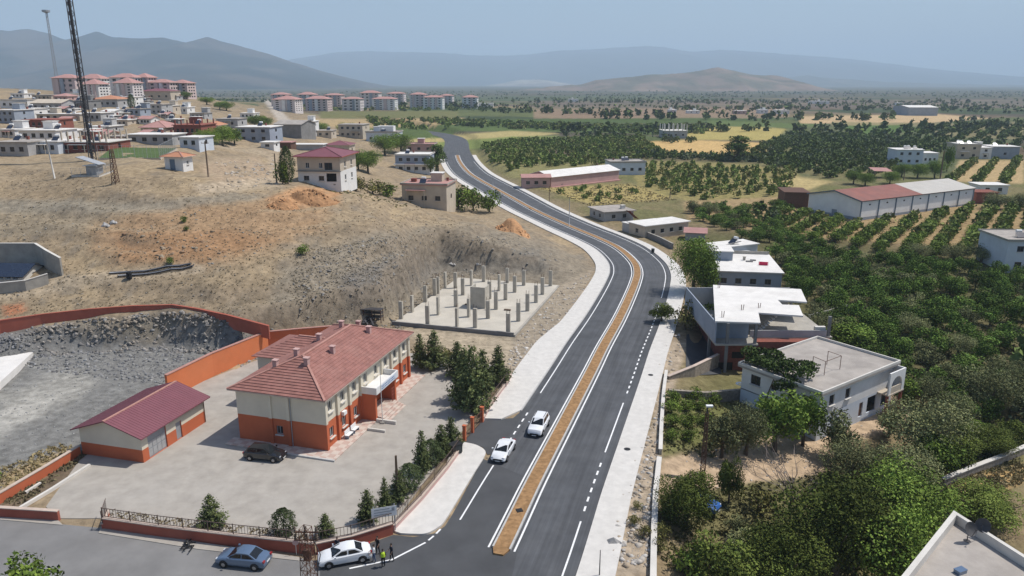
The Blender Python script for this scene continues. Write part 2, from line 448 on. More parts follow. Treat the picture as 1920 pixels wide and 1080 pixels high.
def _uv(x, y):
    yy = np.maximum(y, 45.0)
    return np.clip(1.3 * x / yy, -1.25, 1.15), np.log(yy)
_cu, _cv = _uv(_W[:, 0], _W[:, 1])
def _phi(r2): return 0.5 * r2 * np.log(r2 + 1e-9)
_n = len(_cu)
_A = np.zeros((_n + 3, _n + 3))
_A[:_n, :_n] = _phi((_cu[:, None] - _cu) ** 2 + (_cv[:, None] - _cv) ** 2) + np.eye(_n) * 2e-4
_A[:_n, _n:] = np.stack([np.ones(_n), _cu, _cv], 1); _A[_n:, :_n] = _A[:_n, _n:].T
_S = np.linalg.solve(_A, np.concatenate([_W[:, 2], np.zeros(3)]))

_TU, _TV = np.linspace(-1.3, 1.2, 420), np.linspace(math.log(44.0), math.log(1950.0), 520)
def _table():
    u, v = np.meshgrid(_TU, _TV)
    z = _S[_n] + _S[_n + 1] * u + _S[_n + 2] * v
    for i in range(_n):
        z = z + _S[i] * _phi((u - _cu[i]) ** 2 + (v - _cv[i]) ** 2)
    return np.clip(z, -7, 42)
_TZ = _table()
def hill(x, y):
    u, v = _uv(x, np.minimum(y, 1900.0))
    fu = (u - _TU[0]) / (_TU[1] - _TU[0]); fv = (v - _TV[0]) / (_TV[1] - _TV[0])
    iu = np.clip(np.floor(fu).astype(int), 0, len(_TU) - 2); iv = np.clip(np.floor(fv).astype(int), 0, len(_TV) - 2)
    a, b = fu - iu, fv - iv
    z = (_TZ[iv, iu] * (1 - a) + _TZ[iv, iu + 1] * a) * (1 - b) + (_TZ[iv + 1, iu] * (1 - a) + _TZ[iv + 1, iu + 1] * a) * b
    return z * (1 - sstep(1100, 2000, y))

def h(x, y):
    x = np.asarray(x, float); y = np.asarray(y, float)
    z = hill(x, y)
    near = 1 - sstep(500, 1200, y)
    up = sstep(1.0, 4.0, z)
    z = z + near * up * (0.9 * fbm(x / 16, y / 16, 3, 4) + 0.35 * fbm(x / 3.1, y / 3.1, 9, 3))
    z = z + near * (1 - up) * 0.25 * fbm(x / 9, y / 9, 5, 3)
    z = z + near * up * sstep(-0.3, 0.3, fbm(x / 28, y / 28, 13, 2)) * 0.38 * np.sin(2.6 * z + 4.0 * fbm(x / 22, y / 22, 15, 3))
    d = sdf(x, y, FLAT)
    d = d + 0.9 * fbm(x / 5, y / 5, 21, 3)
    k = sstep(0.0, 2.6, d)
    rub = sstep(-7.0, -0.5, d) * (1 - k)                                  # rubble at the foot of the cut
    z = z * k - (1 - k) * 0.05 + rub * np.clip(0.7 * fbm(x / 2.0, y / 2.0, 33, 4) + 0.25, 0, 1.2) * ((x < -40) | (y > 138)) * (y > 100)
    z = z + (k * (1 - k) * 4) * 1.5 * fbm(x / 2.4, y / 2.4, 41, 4, 0.65) * ((x < -40) | (y > 138)) * (y > 100)
    rd = seg_dist(x, y, ROADP)
    z = z * sstep(10.8, 18.0, rd) - 0.06 * (1 - sstep(10.8, 18, rd))
    return z

def G(px, py):
    """point of the ground seen at a photo pixel (first hit along the line of sight)"""
    v = (py - 540) / FPX
    dn, fw, rx = SP + v * CP, CP - v * SP, (px - 960) / FPX
    t = 50 * (1.012 ** np.arange(480))
    below = (CAMH - dn * t) < h(rx * t, fw * t)
    i = int(np.argmax(below))
    if not below[i]:
        i = len(t) - 1
    a, b = t[max(i - 1, 0)], t[i]
    tt = np.linspace(a, b, 24)
    bb = (CAMH - dn * tt) < h(rx * tt, fw * tt)
    j = int(np.argmax(bb)) if bb.any() else 23
    q = tt[j]
    return Vector((rx * q, fw * q, float(h(np.array([rx * q]), np.array([fw * q]))[0])))

def hz(x, y):
    return float(h(np.array([x]), np.array([y]))[0])

def depth(p):
    return p[1] * CP + (CAMH - p[2]) * SP
def mpp(p):                                           # metres per photo pixel at a point
    return depth(p) / FPX

# ------------------------------------------------------------------ the ground sheet
def build_ground():
    ys = np.concatenate([np.linspace(-90, 44, 24), 45 * (26000 / 45) ** (np.arange(640) / 639)])
    us = np.linspace(-1, 1, 470)
    half = 0.74 * np.maximum(ys, 0) + 75
    X = us[None, :] * half[:, None]; Y = np.repeat(ys[:, None], 470, 1)
    Z = h(X, Y)
    far = Y > 2500
    Z = np.where(far, Z - (Y - 2500) * 0.0, Z)
    nr, nc = X.shape
    idx = np.arange(nr * nc).reshape(nr, nc)
    Q = np.stack([idx[:-1, :-1].ravel(), idx[:-1, 1:].ravel(), idx[1:, 1:].ravel(), idx[1:, :-1].ravel()], 1)
    x, y, z = X.ravel(), Y.ravel(), Z.ravel()
    px, py = PX(x, y, z)
    C = np.zeros((len(x), 3))
    def blend(c, k):
        C[:] = C * (1 - k[:, None]) + np.array(c)[None, :] * k[:, None]
    n1 = fbm(x / 14, y / 14, 51, 5, 0.6); n2 = fbm(x / 3.3, y / 3.3, 61, 4, 0.6); n3 = fbm(x / 45, y / 45, 71, 3)
    # dry tan earth everywhere
    C[:] = (0.275, 0.222, 0.158)
    blend((0.335, 0.268, 0.182), sstep(0.0, 0.5, n1))
    blend((0.205, 0.172, 0.132), sstep(0.1, 0.6, -n1) * 0.8)
    blend((0.19, 0.175, 0.155), sstep(0.15, 0.6, n2) * 0.6)
    # right-hand farmland soil
    rx = sstep(5, 20, x - np.interp(y, ROAD_C[:, 1], ROAD_C[:, 0])) * (y < 800)
    blend((0.235, 0.18, 0.118), rx * 0.9)
    blend((0.115, 0.125, 0.052), rx * sstep(-0.35, 0.3, n1) * 0.75)
    blend((0.13, 0.145, 0.06), rx * sstep(170, 300, y) * 0.55)
    # patchwork of the far plain
    k = sstep(330, 480, y) * np.where(x < -60, sstep(500, 800, y), 1)
    a = R(18); fx, fy = (x * math.cos(a) + y * math.sin(a)), (-x * math.sin(a) + y * math.cos(a))
    fx = fx + 40 * fbm(x / 200, y / 200, 81, 2); fy = fy + 60 * fbm(x / 300, y / 300, 82, 2)
    pal = np.array([(0.055, 0.078, 0.036), (0.075, 0.10, 0.04), (0.095, 0.115, 0.05), (0.20, 0.165, 0.10), (0.12, 0.095, 0.07), (0.085, 0.078, 0.06), (0.05, 0.07, 0.036), (0.06, 0.085, 0.038), (0.15, 0.125, 0.09)])
    ci = (_hash(np.floor(fx / 150), np.floor(fy / 85), 5) * len(pal)).astype(int) % len(pal)
    pc = pal[ci] * (1 + 0.35 * fbm(x / 30, y / 30, 91, 4)[:, None])
    C[:] = C * (1 - k[:, None]) + pc * k[:, None]
    k = sstep(1500, 2600, y) * 0.75
    blend((0.07, 0.07, 0.055), k)
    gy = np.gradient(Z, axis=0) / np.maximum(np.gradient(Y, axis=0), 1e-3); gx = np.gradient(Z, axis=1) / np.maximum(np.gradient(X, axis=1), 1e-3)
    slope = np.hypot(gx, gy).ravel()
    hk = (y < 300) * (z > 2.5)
    def zone(poly, c, soft=6.0, wob=8.0, amt=1.0):
        s = sdf(px + wob * n1, py + wob * 0.5 * n2, poly)
        blend(c, (1 - sstep(-soft, soft, s)) * amt)
    # ---- fields
    zone([(560, 224), (870, 221), (870, 236), (700, 240), (560, 236)], (0.34, 0.265, 0.155), 2, 2)
    zone([(820, 233), (1330, 233), (1330, 252), (1000, 247), (820, 246)], (0.085, 0.125, 0.045), 2, 2)
    zone([(770, 258), (960, 245), (1050, 250), (960, 262), (830, 272), (770, 272)], (0.36, 0.31, 0.15), 2, 2)
    zone([(800, 268), (960, 256), (1050, 254), (1000, 268), (860, 282)], (0.17, 0.21, 0.07), 2, 2)
    zone([(1205, 266), (1290, 262), (1500, 270), (1500, 288), (1300, 292), (1190, 285)], (0.50, 0.355, 0.165), 2, 2)
    zone([(1270, 240), (1420, 236), (1525, 248), (1480, 264), (1290, 262)], (0.36, 0.31, 0.12), 2, 2)
    zone([(1500, 218), (1760, 214), (1860, 222), (1750, 230), (1500, 232)], (0.45, 0.34, 0.21), 1.5, 2)
    zone([(1560, 228), (1760, 232), (1680, 256), (1560, 245)], (0.25, 0.22, 0.12), 2, 2)
    zone([(1000, 204), (1480, 198), (1480, 220), (1300, 226), (1000, 222)], (0.26, 0.19, 0.14), 2, 3, 0.8)
    zone([(1000, 188), (1920, 186), (1920, 203), (1000, 203)], (0.15, 0.12, 0.105), 2, 3, 0.7)
    zone([(1480, 235), (1700, 240), (1900, 262), (1920, 330), (1500, 330), (1420, 300)], (0.10, 0.12, 0.06), 4, 4, 0.9)
    zone([(1180, 300), (1500, 312), (1490, 372), (1300, 378), (1200, 360)], (0.255, 0.225, 0.10), 3, 6, 0.9)
    zone([(1480, 330), (1560, 340), (1500, 362), (1430, 345)], (0.40, 0.33, 0.17), 3, 3)
    zone([(1280, 378), (1480, 368), (1920, 385), (1920, 470), (1500, 445), (1290, 410)], (0.32, 0.24, 0.14), 3, 4, 0.9)
    zone([(1800, 300), (1920, 300), (1920, 345), (1780, 340)], (0.40, 0.31, 0.18), 3, 3)
    zone([(1010, 352), (1180, 345), (1260, 372), (1110, 385)], (0.36, 0.30, 0.13), 3, 5, 0.85)
    zone([(880, 280), (1200, 300), (1180, 330), (960, 335), (900, 305)], (0.22, 0.21, 0.10), 3, 4, 0.8)
    zone([(1290, 425), (1560, 450), (1920, 490), (1920, 720), (1690, 740), (1500, 620), (1330, 520)], (0.10, 0.10, 0.05), 8, 10, 0.8)
    zone([(1330, 845), (1520, 800), (1545, 760), (1680, 730), (1720, 790), (1600, 830), (1540, 890), (1420, 905), (1240, 930), (1240, 862)], (0.43, 0.335, 0.245), 5, 6)
    zone([(1180, 870), (1225, 800), (1232, 700), (1245, 640), (1290, 640), (1240, 820), (1222, 1080), (1140, 1080)], (0.36, 0.305, 0.245), 4, 5)
    zone([(1770, 905), (1920, 870), (1920, 905), (1800, 950), (1760, 955)], (0.44, 0.31, 0.15), 4, 4)
    zone([(1250, 745), (1380, 760), (1340, 830), (1245, 855)], (0.14, 0.16, 0.06), 6, 8, 0.7)
    zone([(880, 224), (1330, 221), (1500, 224), (1330, 231), (880, 233)], (0.07, 0.105, 0.038), 1.5, 2)
    zone([(1330, 226), (1560, 233), (1500, 240), (1330, 236)], (0.10, 0.14, 0.05), 1.5, 2)
    zone([(1560, 236), (1700, 234), (1760, 244), (1620, 252)], (0.085, 0.14, 0.04), 1.5, 2)
    zone([(1700, 232), (1920, 228), (1920, 262), (1760, 256)], (0.19, 0.175, 0.10), 2, 2)
    zone([(1390, 290), (1560, 280), (1680, 283), (1680, 326), (1560, 336), (1420, 310)], (0.17, 0.16, 0.085), 2, 3)
    zone([(600, 208), (860, 208), (860, 221), (600, 222)], (0.14, 0.145, 0.065), 2, 2)
    zone([(690, 240), (870, 236), (840, 258), (690, 264)], (0.08, 0.115, 0.04), 2, 3)
    zone([(830, 180), (1300, 178), (1300, 187), (830, 190)], (0.075, 0.095, 0.05), 1.5, 2, 0.8)
    # ---- hill
    zone([(170, 430), (250, 395), (480, 372), (640, 372), (600, 430), (520, 470), (380, 500), (220, 492), (180, 460)], (0.315, 0.215, 0.135), 20, 30, 0.85)
    zone([(210, 440), (420, 430), (520, 455), (330, 495), (240, 490)], (0.31, 0.185, 0.105), 10, 26, 0.7)
    zone([(-50, 410), (140, 380), (200, 395), (150, 430), (0, 450)], (0.24, 0.21, 0.165), 10, 14, 0.7)
    zone([(-50, 372), (250, 378), (450, 362), (520, 368), (300, 398), (-50, 400)], (0.245, 0.228, 0.195), 6, 12, 0.8)
    zone([(560, 480), (700, 430), (880, 420), (1000, 440), (1110, 490), (1060, 620), (960, 690), (760, 600), (600, 620), (480, 600), (520, 520)], (0.215, 0.195, 0.165), 18, 26, 0.85)
    zone([(640, 520), (760, 470), (860, 470), (830, 510), (740, 560), (650, 590)], (0.165, 0.155, 0.145), 10, 20, 0.9)
    zone([(830, 470), (1010, 470), (1040, 515), (830, 512)], (0.19, 0.18, 0.165), 8, 10, 0.8)
    zone([(-50, 545), (130, 515), (380, 494), (390, 508), (230, 528), (60, 556), (-50, 570)], (0.37, 0.315, 0.245), 5, 8, 0.8)
    zone([(0, 575), (40, 568), (52, 585), (10, 592)], (0.36, 0.17, 0.10), 4, 5)
    zone([(500, 372), (560, 350), (640, 352), (640, 380), (520, 392)], (0.44, 0.255, 0.14), 5, 7, 0.8)
    zone([(380, 300), (480, 292), (520, 330), (430, 345), (380, 330)], (0.36, 0.285, 0.215), 8, 8, 0.8)
    zone([(360, 345), (520, 330), (530, 350), (380, 365)], (0.42, 0.36, 0.29), 4, 5, 0.7)
    zone([(494, 188), (508, 188), (545, 226), (522, 228)], (0.38, 0.35, 0.32), 2, 1)
    zone([(186, 246), (250, 208), (330, 206), (330, 211), (262, 214), (200, 250)], (0.40, 0.34, 0.27), 2, 1)
    zone([(375, 262), (520, 285), (530, 350), (512, 350), (500, 292), (375, 270)], (0.36, 0.30, 0.23), 3, 3, 0.8)
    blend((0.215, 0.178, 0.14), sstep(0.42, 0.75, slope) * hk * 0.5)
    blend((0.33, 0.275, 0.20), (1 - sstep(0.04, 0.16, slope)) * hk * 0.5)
    # ---- quarry floor beside the school
    qz = [(-900, 760), (0, 640), (130, 618), (300, 600), (440, 612), (500, 640), (330, 740), (150, 862), (0, 960), (-900, 1010)]
    zone(qz, (0.19, 0.195, 0.20), 5, 5)
    zone([(-300, 650), (0, 622), (130, 604), (300, 590), (420, 605), (480, 632), (400, 650), (250, 655), (100, 660), (-300, 700)], (0.165, 0.168, 0.174), 8, 14)
    zone([(130, 600), (290, 588), (330, 610), (300, 645), (200, 640)], (0.235, 0.205, 0.16), 8, 12, 0.7)
    zone([(0, 745), (120, 690), (175, 715), (140, 760), (20, 800)], (0.31, 0.31, 0.30), 16, 26, 0.7)
    zone([(-20, 780), (60, 740), (140, 730), (60, 790), (-20, 830)], (0.42, 0.42, 0.41), 12, 22, 0.65)
    zone([(0, 890), (120, 845), (150, 862), (60, 920), (0, 940)], (0.36, 0.285, 0.19), 6, 8)
    zone([(-20, 955), (150, 856), (172, 872), (40, 958)], (0.15, 0.12, 0.09), 3, 4)
    # ---- verge between the slab and the road
    zone([(965, 640), (1040, 540), (1110, 505), (1085, 580), (1000, 690), (930, 720), (900, 700)], (0.315, 0.275, 0.225), 6, 8, 0.85)
    zone([(740, 612), (960, 636), (960, 690), (780, 640)], (0.40, 0.345, 0.27), 4, 6, 0.8)
    rough = 1 + 0.16 * fbm(x / 1.6, y / 1.6, 111, 3)
    C[:] = np.clip(C * rough[:, None] * np.array([1.04, 0.99, 0.90])[None], 0.01, 0.8)
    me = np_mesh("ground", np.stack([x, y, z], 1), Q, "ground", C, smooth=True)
    o = link("ground", me)
    tag(o, kind="structure")
    return o
build_ground()

# ------------------------------------------------------------------ mountains
def mountain(name, prof, D, dep, colr, seed, rough=0.16, base=-20.0):
    """a range whose skyline follows prof = [(photo x, photo y)], standing D metres away, dep metres deep on each side"""
    P = np.array(prof, float)
    n, m = 420, 47
    px = np.linspace(P[0, 0], P[-1, 0], n)
    py = np.interp(px, P[:, 0], P[:, 1])
    kx = np.convolve(np.pad(py, 2, mode='edge'), np.hanning(7)[1:-1] / np.hanning(7)[1:-1].sum(), 'valid')
    py = kx + 1.3 * fbm(px / 22, px * 0, seed, 4)
    top = CAMH + D * (HZ - py) / FPX
    X0 = D * (px - 960) / FPX
    V = np.linspace(-1, 1, m)
    x = np.repeat(X0[:, None], m, 1); y = D + V[None, :] * dep + 0 * x
    s = (1 - np.abs(V)) ** 0.85
    g = fbm(x / (dep * 0.30), y / (dep * 0.55), seed + 7, 5, 0.55)
    ridge = 1 - np.abs(fbm(x / (dep * 0.22), y / (dep * 0.9), seed + 17, 3))
    hgt = (top[:, None] - base)
    z = base + hgt * (s[None, :] * (1 + rough * g * (1 - s[None, :]) * 3 + 0.55 * (ridge - 0.75) * (1 - s[None, :])))
    idx = np.arange(n * m).reshape(n, m)
    Q = np.stack([idx[:-1, :-1].ravel(), idx[1:, :-1].ravel(), idx[1:, 1:].ravel(), idx[:-1, 1:].ravel()], 1)
    nn = fbm(x / (dep * 0.16), y / (dep * 0.16), seed + 3, 4)
    C = np.array(colr[0])[None, None, :] * (1 - sstep(-0.35, 0.35, nn))[..., None] + np.array(colr[1])[None, None, :] * sstep(-0.35, 0.35, nn)[..., None]
    o = link(name, np_mesh(name, np.stack([x.ravel(), y.ravel(), z.ravel()], 1), Q, "mountain", C.reshape(-1, 3), smooth=True))
    return tag(o, kind="structure")
mountain("mountains", [(-900, 60), (-500, 20), (-200, 55), (-60, 40), (0, 50), (35, 64), (65, 66), (100, 63), (140, 72), (168, 83), (195, 76), (222, 67), (250, 77), (290, 79), (340, 77), (380, 87), (400, 80), (418, 75), (440, 84), (480, 93), (520, 104), (560, 118), (610, 133), (660, 147), (700, 157), (760, 166)], 6800, 2300, [(0.018, 0.024, 0.024), (0.075, 0.062, 0.052)], 100, 0.34)
mountain("low_hill", [(940, 172), (985, 166), (1030, 162), (1085, 158), (1110, 150), (1160, 146), (1210, 141), (1260, 139), (1295, 135), (1331, 128), (1350, 132), (1390, 141), (1440, 143), (1460, 148), (1490, 160), (1530, 168), (1580, 175)], 4300, 700, [(0.21, 0.155, 0.12), (0.12, 0.11, 0.08)], 200, 0.10)
mountain("far_mountains", [(420, 150), (540, 120), (580, 112), (640, 103), (700, 100), (760, 102), (830, 104), (900, 108), (960, 109), (1020, 102), (1100, 97), (1200, 92), (1240, 95), (1280, 102), (1330, 98), (1400, 102), (1480, 108), (1560, 113), (1640, 122), (1720, 132), (1800, 142), (1900, 150), (2100, 156)], 15500, 4200, [(0.03, 0.034, 0.034), (0.05, 0.046, 0.042)], 300)
mountain("mid_hills", [(1380, 168), (1460, 146), (1490, 142), (1530, 147), (1640, 154), (1800, 158), (2000, 160), (2300, 164)], 9500, 1400, [(0.06, 0.065, 0.05), (0.10, 0.09, 0.07)], 400)
mountain("mid_hills", [(860, 168), (930, 158), (975, 150), (1010, 149), (1060, 156), (1110, 165)], 9800, 900, [(0.30, 0.26, 0.21), (0.20, 0.17, 0.14)], 500)

def build_haze():
    b = MB(); b.box(-26000, 26000, -400, 27000, -40, 1150)
    m = bpy.data.materials.new("haze"); m.use_nodes = True
    nt = m.node_tree
    nt.nodes.remove(nt.nodes["Principled BSDF"])
    v = nt.nodes.new("ShaderNodeVolumePrincipled")
    v.inputs["Color"].default_value = (0.66, 0.83, 1.0, 1)
    v.inputs["Density"].default_value = HAZE
    v.inputs["Anisotropy"].default_value = 0.0
    nt.links.new(v.outputs[0], nt.nodes["Material Output"].inputs["Volume"])
    m.cycles.homogeneous_volume = True if hasattr(m.cycles, "homogeneous_volume") else None
    MAT["haze"] = m
    tag(b.build("haze", "haze"), "pale blue summer haze over the whole plain", "haze", kind="stuff")
build_haze()

# ------------------------------------------------------------------ road, pavements, markings
def ribbon(name, L, Rr, z, mat, thick=0.0, parent=None, kind="structure", extra_z=None):
    """strip between two matched point lists, with side faces when thick"""
    b = MB(); n = len(L)
    zz = extra_z if extra_z is not None else [z] * n
    vs = [(*p, zz[i]) for i, p in enumerate(L)] + [(*p, zz[i]) for i, p in enumerate(Rr)]
    fs = [(i, n + i, n + i + 1, i + 1) for i in range(n - 1)]
    if thick:
        vs += [(*p, zz[i] - thick) for i, p in enumerate(L)] + [(*p, zz[i] - thick) for i, p in enumerate(Rr)]
        fs += [(2 * n + i, i, i + 1, 2 * n + i + 1) for i in range(n - 1)] + [(n + i, 3 * n + i, 3 * n + i + 1, n + i + 1) for i in range(n - 1)]
        fs += [(0, 2 * n, 3 * n, n), (n - 1, 2 * n - 1, 4 * n - 1, 3 * n - 1)]
    b.add(vs, fs)
    o = b.build(name, mat, parent)
    if parent is None and kind:
        tag(o, kind=kind)
    return o

def offs(i0, i1, d):
    dd = d if callable(d) else (lambda y: d)
    return [tuple(ROAD_C[i] + ROAD_N[i] * dd(ROAD_C[i][1])) for i in range(i0, i1)]
NR = len(ROAD_C)
def idx_at(py):      # first sample past the given photo row
    y = U(960, py)[1]
    return int(np.argmin(np.abs(ROAD_C[:, 1] - y)))
road = ribbon("main_road", offs(0, NR, lambda y: -wl(y)), offs(0, NR, wr), 0.0, "road_asphalt")
def road_uv(me):
    ss = np.concatenate([[0], np.cumsum(np.linalg.norm(np.diff(ROAD_C, axis=0), axis=1))])
    uvl = me.uv_layers.new(name="UVMap")
    for lp in me.loops:
        i = lp.vertex_index; uvl.data[lp.index].uv = (-6.5 if i < NR else 7.5, ss[i % NR])
road_uv(road.data)
# junction: fresh asphalt sweeping into the old side street
J = [U(*q)[:2] for q in [(600, 1068), (606, 1046), (660, 1030), (738, 1003), (775, 1007), (815, 1000), (838, 984), (905, 860), (1000, 900), (960, 1080), (900, 1140), (600, 1140)]]
jb = MB(); jb.prism([tuple(p) for p in J][::-1], -0.1, 0.004); tag(jb.build("junction_asphalt", "asphalt"), kind="structure")
DW = [U(*q)[:2] for q in [(868, 828), (906, 787), (962, 784), (990, 760), (935, 850), (914, 852), (905, 838)]]
db = MB(); db.prism([tuple(p) for p in DW][::-1], -0.1, 0.006); tag(db.build("driveway", "asphalt"), kind="structure")
SS = [U(*q)[:2] for q in [(-500, 950), (0, 972), (190, 990), (330, 1012), (560, 1046), (700, 1068), (700, 1160), (-500, 1160)]]
sb = MB(); sb.prism([tuple(p) for p in SS][::-1], -0.1, -0.004); tag(sb.build("side_street", "old_asphalt"), kind="structure")

def line(name, i0, i1, d, w=0.16, dash=None):
    """painted line at offset d from the road axis; dashes are separate pieces"""
    b = MB()
    dd = d if callable(d) else (lambda y: d)
    P = np.array([ROAD_C[i] + ROAD_N[i] * dd(ROAD_C[i][1]) for i in range(i0, i1)])
    s = np.concatenate([[0], np.cumsum(np.linalg.norm(np.diff(P, axis=0), axis=1))])
    def at(q): return np.array([np.interp(q, s, P[:, 0]), np.interp(q, s, P[:, 1])])
    spans = [(0, s[-1])] if dash is None else [(q, min(q + dash[0], s[-1])) for q in np.arange(0, s[-1], dash[0] + dash[1])]
    return P, s, at, spans
def paint(name, spans, at, w, z, parent):
    for a, b_ in spans:
        k = max(2, int((b_ - a) / 2.5) + 1)
        q = np.array([at(x) for x in np.linspace(a, b_, k)])
        T = np.gradient(q, axis=0); T /= np.linalg.norm(T, axis=1)[:, None]
        Nn = np.stack([T[:, 1], -T[:, 0]], 1) * w / 2
        ribbon(name, [tuple(p) for p in q - Nn], [tuple(p) for p in q + Nn], z, "white_paint", parent=parent)
i_end = idx_at(287)
iM = idx_at(1032)
for d in (lambda y: -1.2, lambda y: 1.2):
    P, s, at, sp = line("l", iM, i_end, d); paint("median_edge_line", sp, at, 0.18, 0.008, road)
# left edge line: solid, dashed at the driveway, solid
def seg(d, p0, p1, w, name, dash=None):
    P, s, at, sp = line("l", idx_at(p0), idx_at(p1), d, dash=dash); paint(name, sp, at, w, 0.008, road)
eL = lambda y: -(wl(y) - 1.0); eR = lambda y: wr(y) - 1.1
seg(eL, 985, 868, 0.16, "edge_line"); seg(eL, 860, 762, 0.2, "edge_dash", (0.9, 0.9)); seg(eL, 752, 300, 0.16, "edge_line")
seg(eR, 1130, 950, 0.16, "edge_line"); seg(eR, 944, 832, 0.2, "edge_dash", (0.9, 0.9)); seg(eR, 826, 735, 0.16, "edge_line"); seg(eR, 728, 560, 0.2, "edge_dash", (0.9, 0.9)); seg(eR, 552, 300, 0.16, "edge_line")
# the curve of the give-way line round the junction corner
CV = catmull([U(*q)[:2] for q in [(655, 1066), (700, 1058), (745, 1046), (785, 1026), (812, 1006), (828, 990)]], 6)
cs = np.concatenate([[0], np.cumsum(np.linalg.norm(np.diff(CV, axis=0), axis=1))])
paint("corner_line", [(0, cs[-1] - 2.6), (cs[-1] - 2.2, cs[-1] - 1.4), (cs[-1] - 1.0, cs[-1] - 0.2)], lambda q: np.array([np.interp(q, cs, CV[:, 0]), np.interp(q, cs, CV[:, 1])]), 0.18, 0.010, road)

# median: kerb blocks and soil
def median():
    md = 0.78
    L, Rr = offs(iM, i_end, -md), offs(iM, i_end, md)
    e = [tuple(ROAD_C[iM] - ROAD_T[iM] * 0.9 - ROAD_N[iM] * 0.45), tuple(ROAD_C[iM] - ROAD_T[iM] * 0.9 + ROAD_N[iM] * 0.45)]
    o = ribbon("median_strip", [e[0]] + L, [e[1]] + Rr, 0.16, "median_soil", 0.2)
    kb = 0.17
    for s in (-1, 1):
        P = np.array([ROAD_C[i] + ROAD_N[i] * s * md for i in range(iM, i_end)])
        ss = np.concatenate([[0], np.cumsum(np.linalg.norm(np.diff(P, axis=0), axis=1))])
        n_k = 0; q = 0.0
        while q < ss[-1] - 1.2 and q < 190:
            a = np.array([np.interp(q, ss, P[:, 0]), np.interp(q, ss, P[:, 1])]); c = np.array([np.interp(q + 1.46, ss, P[:, 0]), np.interp(q + 1.46, ss, P[:, 1])])
            key = "kerb_block"
            if key not in bpy.data.meshes:
                mb = MB(); mb.box(-0.73, 0.73, -kb / 2, kb / 2, 0, 0.21); mb.mesh(key, "kerbstone")
            m2 = (a + c) / 2
            link("kerb_block", bpy.data.meshes[key], o, (m2[0], m2[1], 0.0), math.atan2(c[1] - a[1], c[0] - a[0]))
            q += 1.5
        far = [i for i in range(len(P)) if ss[i] > q]
        if len(far) > 2:
            A = [tuple(P[i] - ROAD_N[iM + i] * kb / 2) for i in far]; B = [tuple(P[i] + ROAD_N[iM + i] * kb / 2) for i in far]
            ribbon("kerb", A, B, 0.205, "kerbstone", 0.2, parent=o)
    tag(o, kind="structure")
    p = ROAD_C[idx_at(962)]
    mb = MB(); mb.box(-0.3, 0.3, -0.3, 0.3, 0.16, 0.22); mb.build("manhole_cover", "black_trim", o, (p[0], p[1], 0), 0.3)
median()

def pavement(name, inner, outer, z=0.14):
    poly = [tuple(p) for p in inner] + [tuple(p) for p in outer[::-1]]
    b = MB(); n = len(inner)
    vs = [(*p, z) for p in inner] + [(*p, z) for p in outer] + [(*p, -0.1) for p in inner] + [(*p, -0.1) for p in outer]
    fs = [(i, n + i, n + i + 1, i + 1) for i in range(n - 1)] + [(2 * n + i, i, i + 1, 2 * n + i + 1) for i in range(n - 1)] + [(n + i, 3 * n + i, 3 * n + i + 1, n + i + 1) for i in range(n - 1)]
    fs += [(0, 2 * n, 3 * n, n), (n - 1, 2 * n - 1, 4 * n - 1, 3 * n - 1)]
    b.add(vs, fs)
    o = b.build(name, "pavement"); tag(o, kind="structure")
    return o
def upx(L): return [tuple(U(*q)[:2]) for q in L]
def kerb_run(o, inner, z=0.15):
    P = np.array(inner); T = np.gradient(P, axis=0); T /= np.linalg.norm(T, axis=1)[:, None]; Nn = np.stack([T[:, 1], -T[:, 0]], 1)
    ribbon("kerb", [tuple(p) for p in P - Nn * 0.02], [tuple(p) for p in P + Nn * 0.17], z, "kerbstone", 0.2, parent=o)
# left pavement in front of the school (rounded ends), matched inner/outer lists
inA = catmull([U(*q)[:2] for q in [(752, 1002), (775, 1003), (800, 1002), (822, 990), (834, 978), (860, 936), (888, 890), (908, 858), (909, 846), (893, 836), (872, 831)]], 4)
ouA = catmull([U(*q)[:2] for q in [(740, 998), (743, 992), (748, 985), (760, 970), (772, 956), (796, 928), (820, 898), (838, 868), (846, 850), (852, 842), (862, 833)]], 4)
pavement("pavement", [tuple(p) for p in inA], [tuple(p) for p in ouA])
i0, i1 = idx_at(775), i_end
inB = [tuple(U(908, 786)[:2]), tuple(U(940, 787)[:2])] + offs(i0, i1, lambda y: -(wl(y) + 0.02))
ouB = [tuple(U(906, 781)[:2]), tuple(U(915, 765)[:2])] + offs(i0, i1, lambda y: -(wl(y) + np.interp(y, [90, 100, 110, 120, 150, 175, 190, 230, 300], [4.3, 4.6, 4.6, 3.4, 3.0, 3.0, 2.8, 2.2, 2.4])))
pb = pavement("pavement", inB, ouB)
kerb_run(pb, offs(i0, i1, lambda y: -(wl(y) + 0.0)))
inC = offs(0, i1, lambda y: wr(y) + 0.02)
ouC = offs(0, i1, lambda y: wr(y) + np.interp(y, [50, 70, 90, 110, 130, 150, 170, 200, 300], [3.3, 3.0, 2.9, 2.8, 2.9, 3.2, 2.4, 1.8, 2.2]))
pc_ = pavement("pavement", inC, ouC)
# footway of the old street, yard surface
FW = upx([(190, 985), (380, 1018), (565, 1046), (560, 1052), (370, 1030), (185, 1000)])
fb = MB(); fb.prism(FW[::-1], -0.1, 0.05); tag(fb.build("footway", "yard"), kind="structure")
FW2 = upx([(-300, 938), (0, 962), (108, 975), (118, 985), (0, 975), (-300, 955)])
fb = MB(); fb.prism(FW2[::-1], -0.1, 0.05); tag(fb.build("footway", "yard"), kind="structure")
YP = upx([(86, 950), (150, 862), (330, 735), (500, 668), (596, 640), (735, 660), (860, 668), (942, 690), (880, 790), (735, 985), (590, 1022), (195, 972), (110, 972)])
yb = MB(); yb.prism(YP[::-1], -0.1, 0.012); tag(yb.build("school_yard", "yard"), kind="structure")

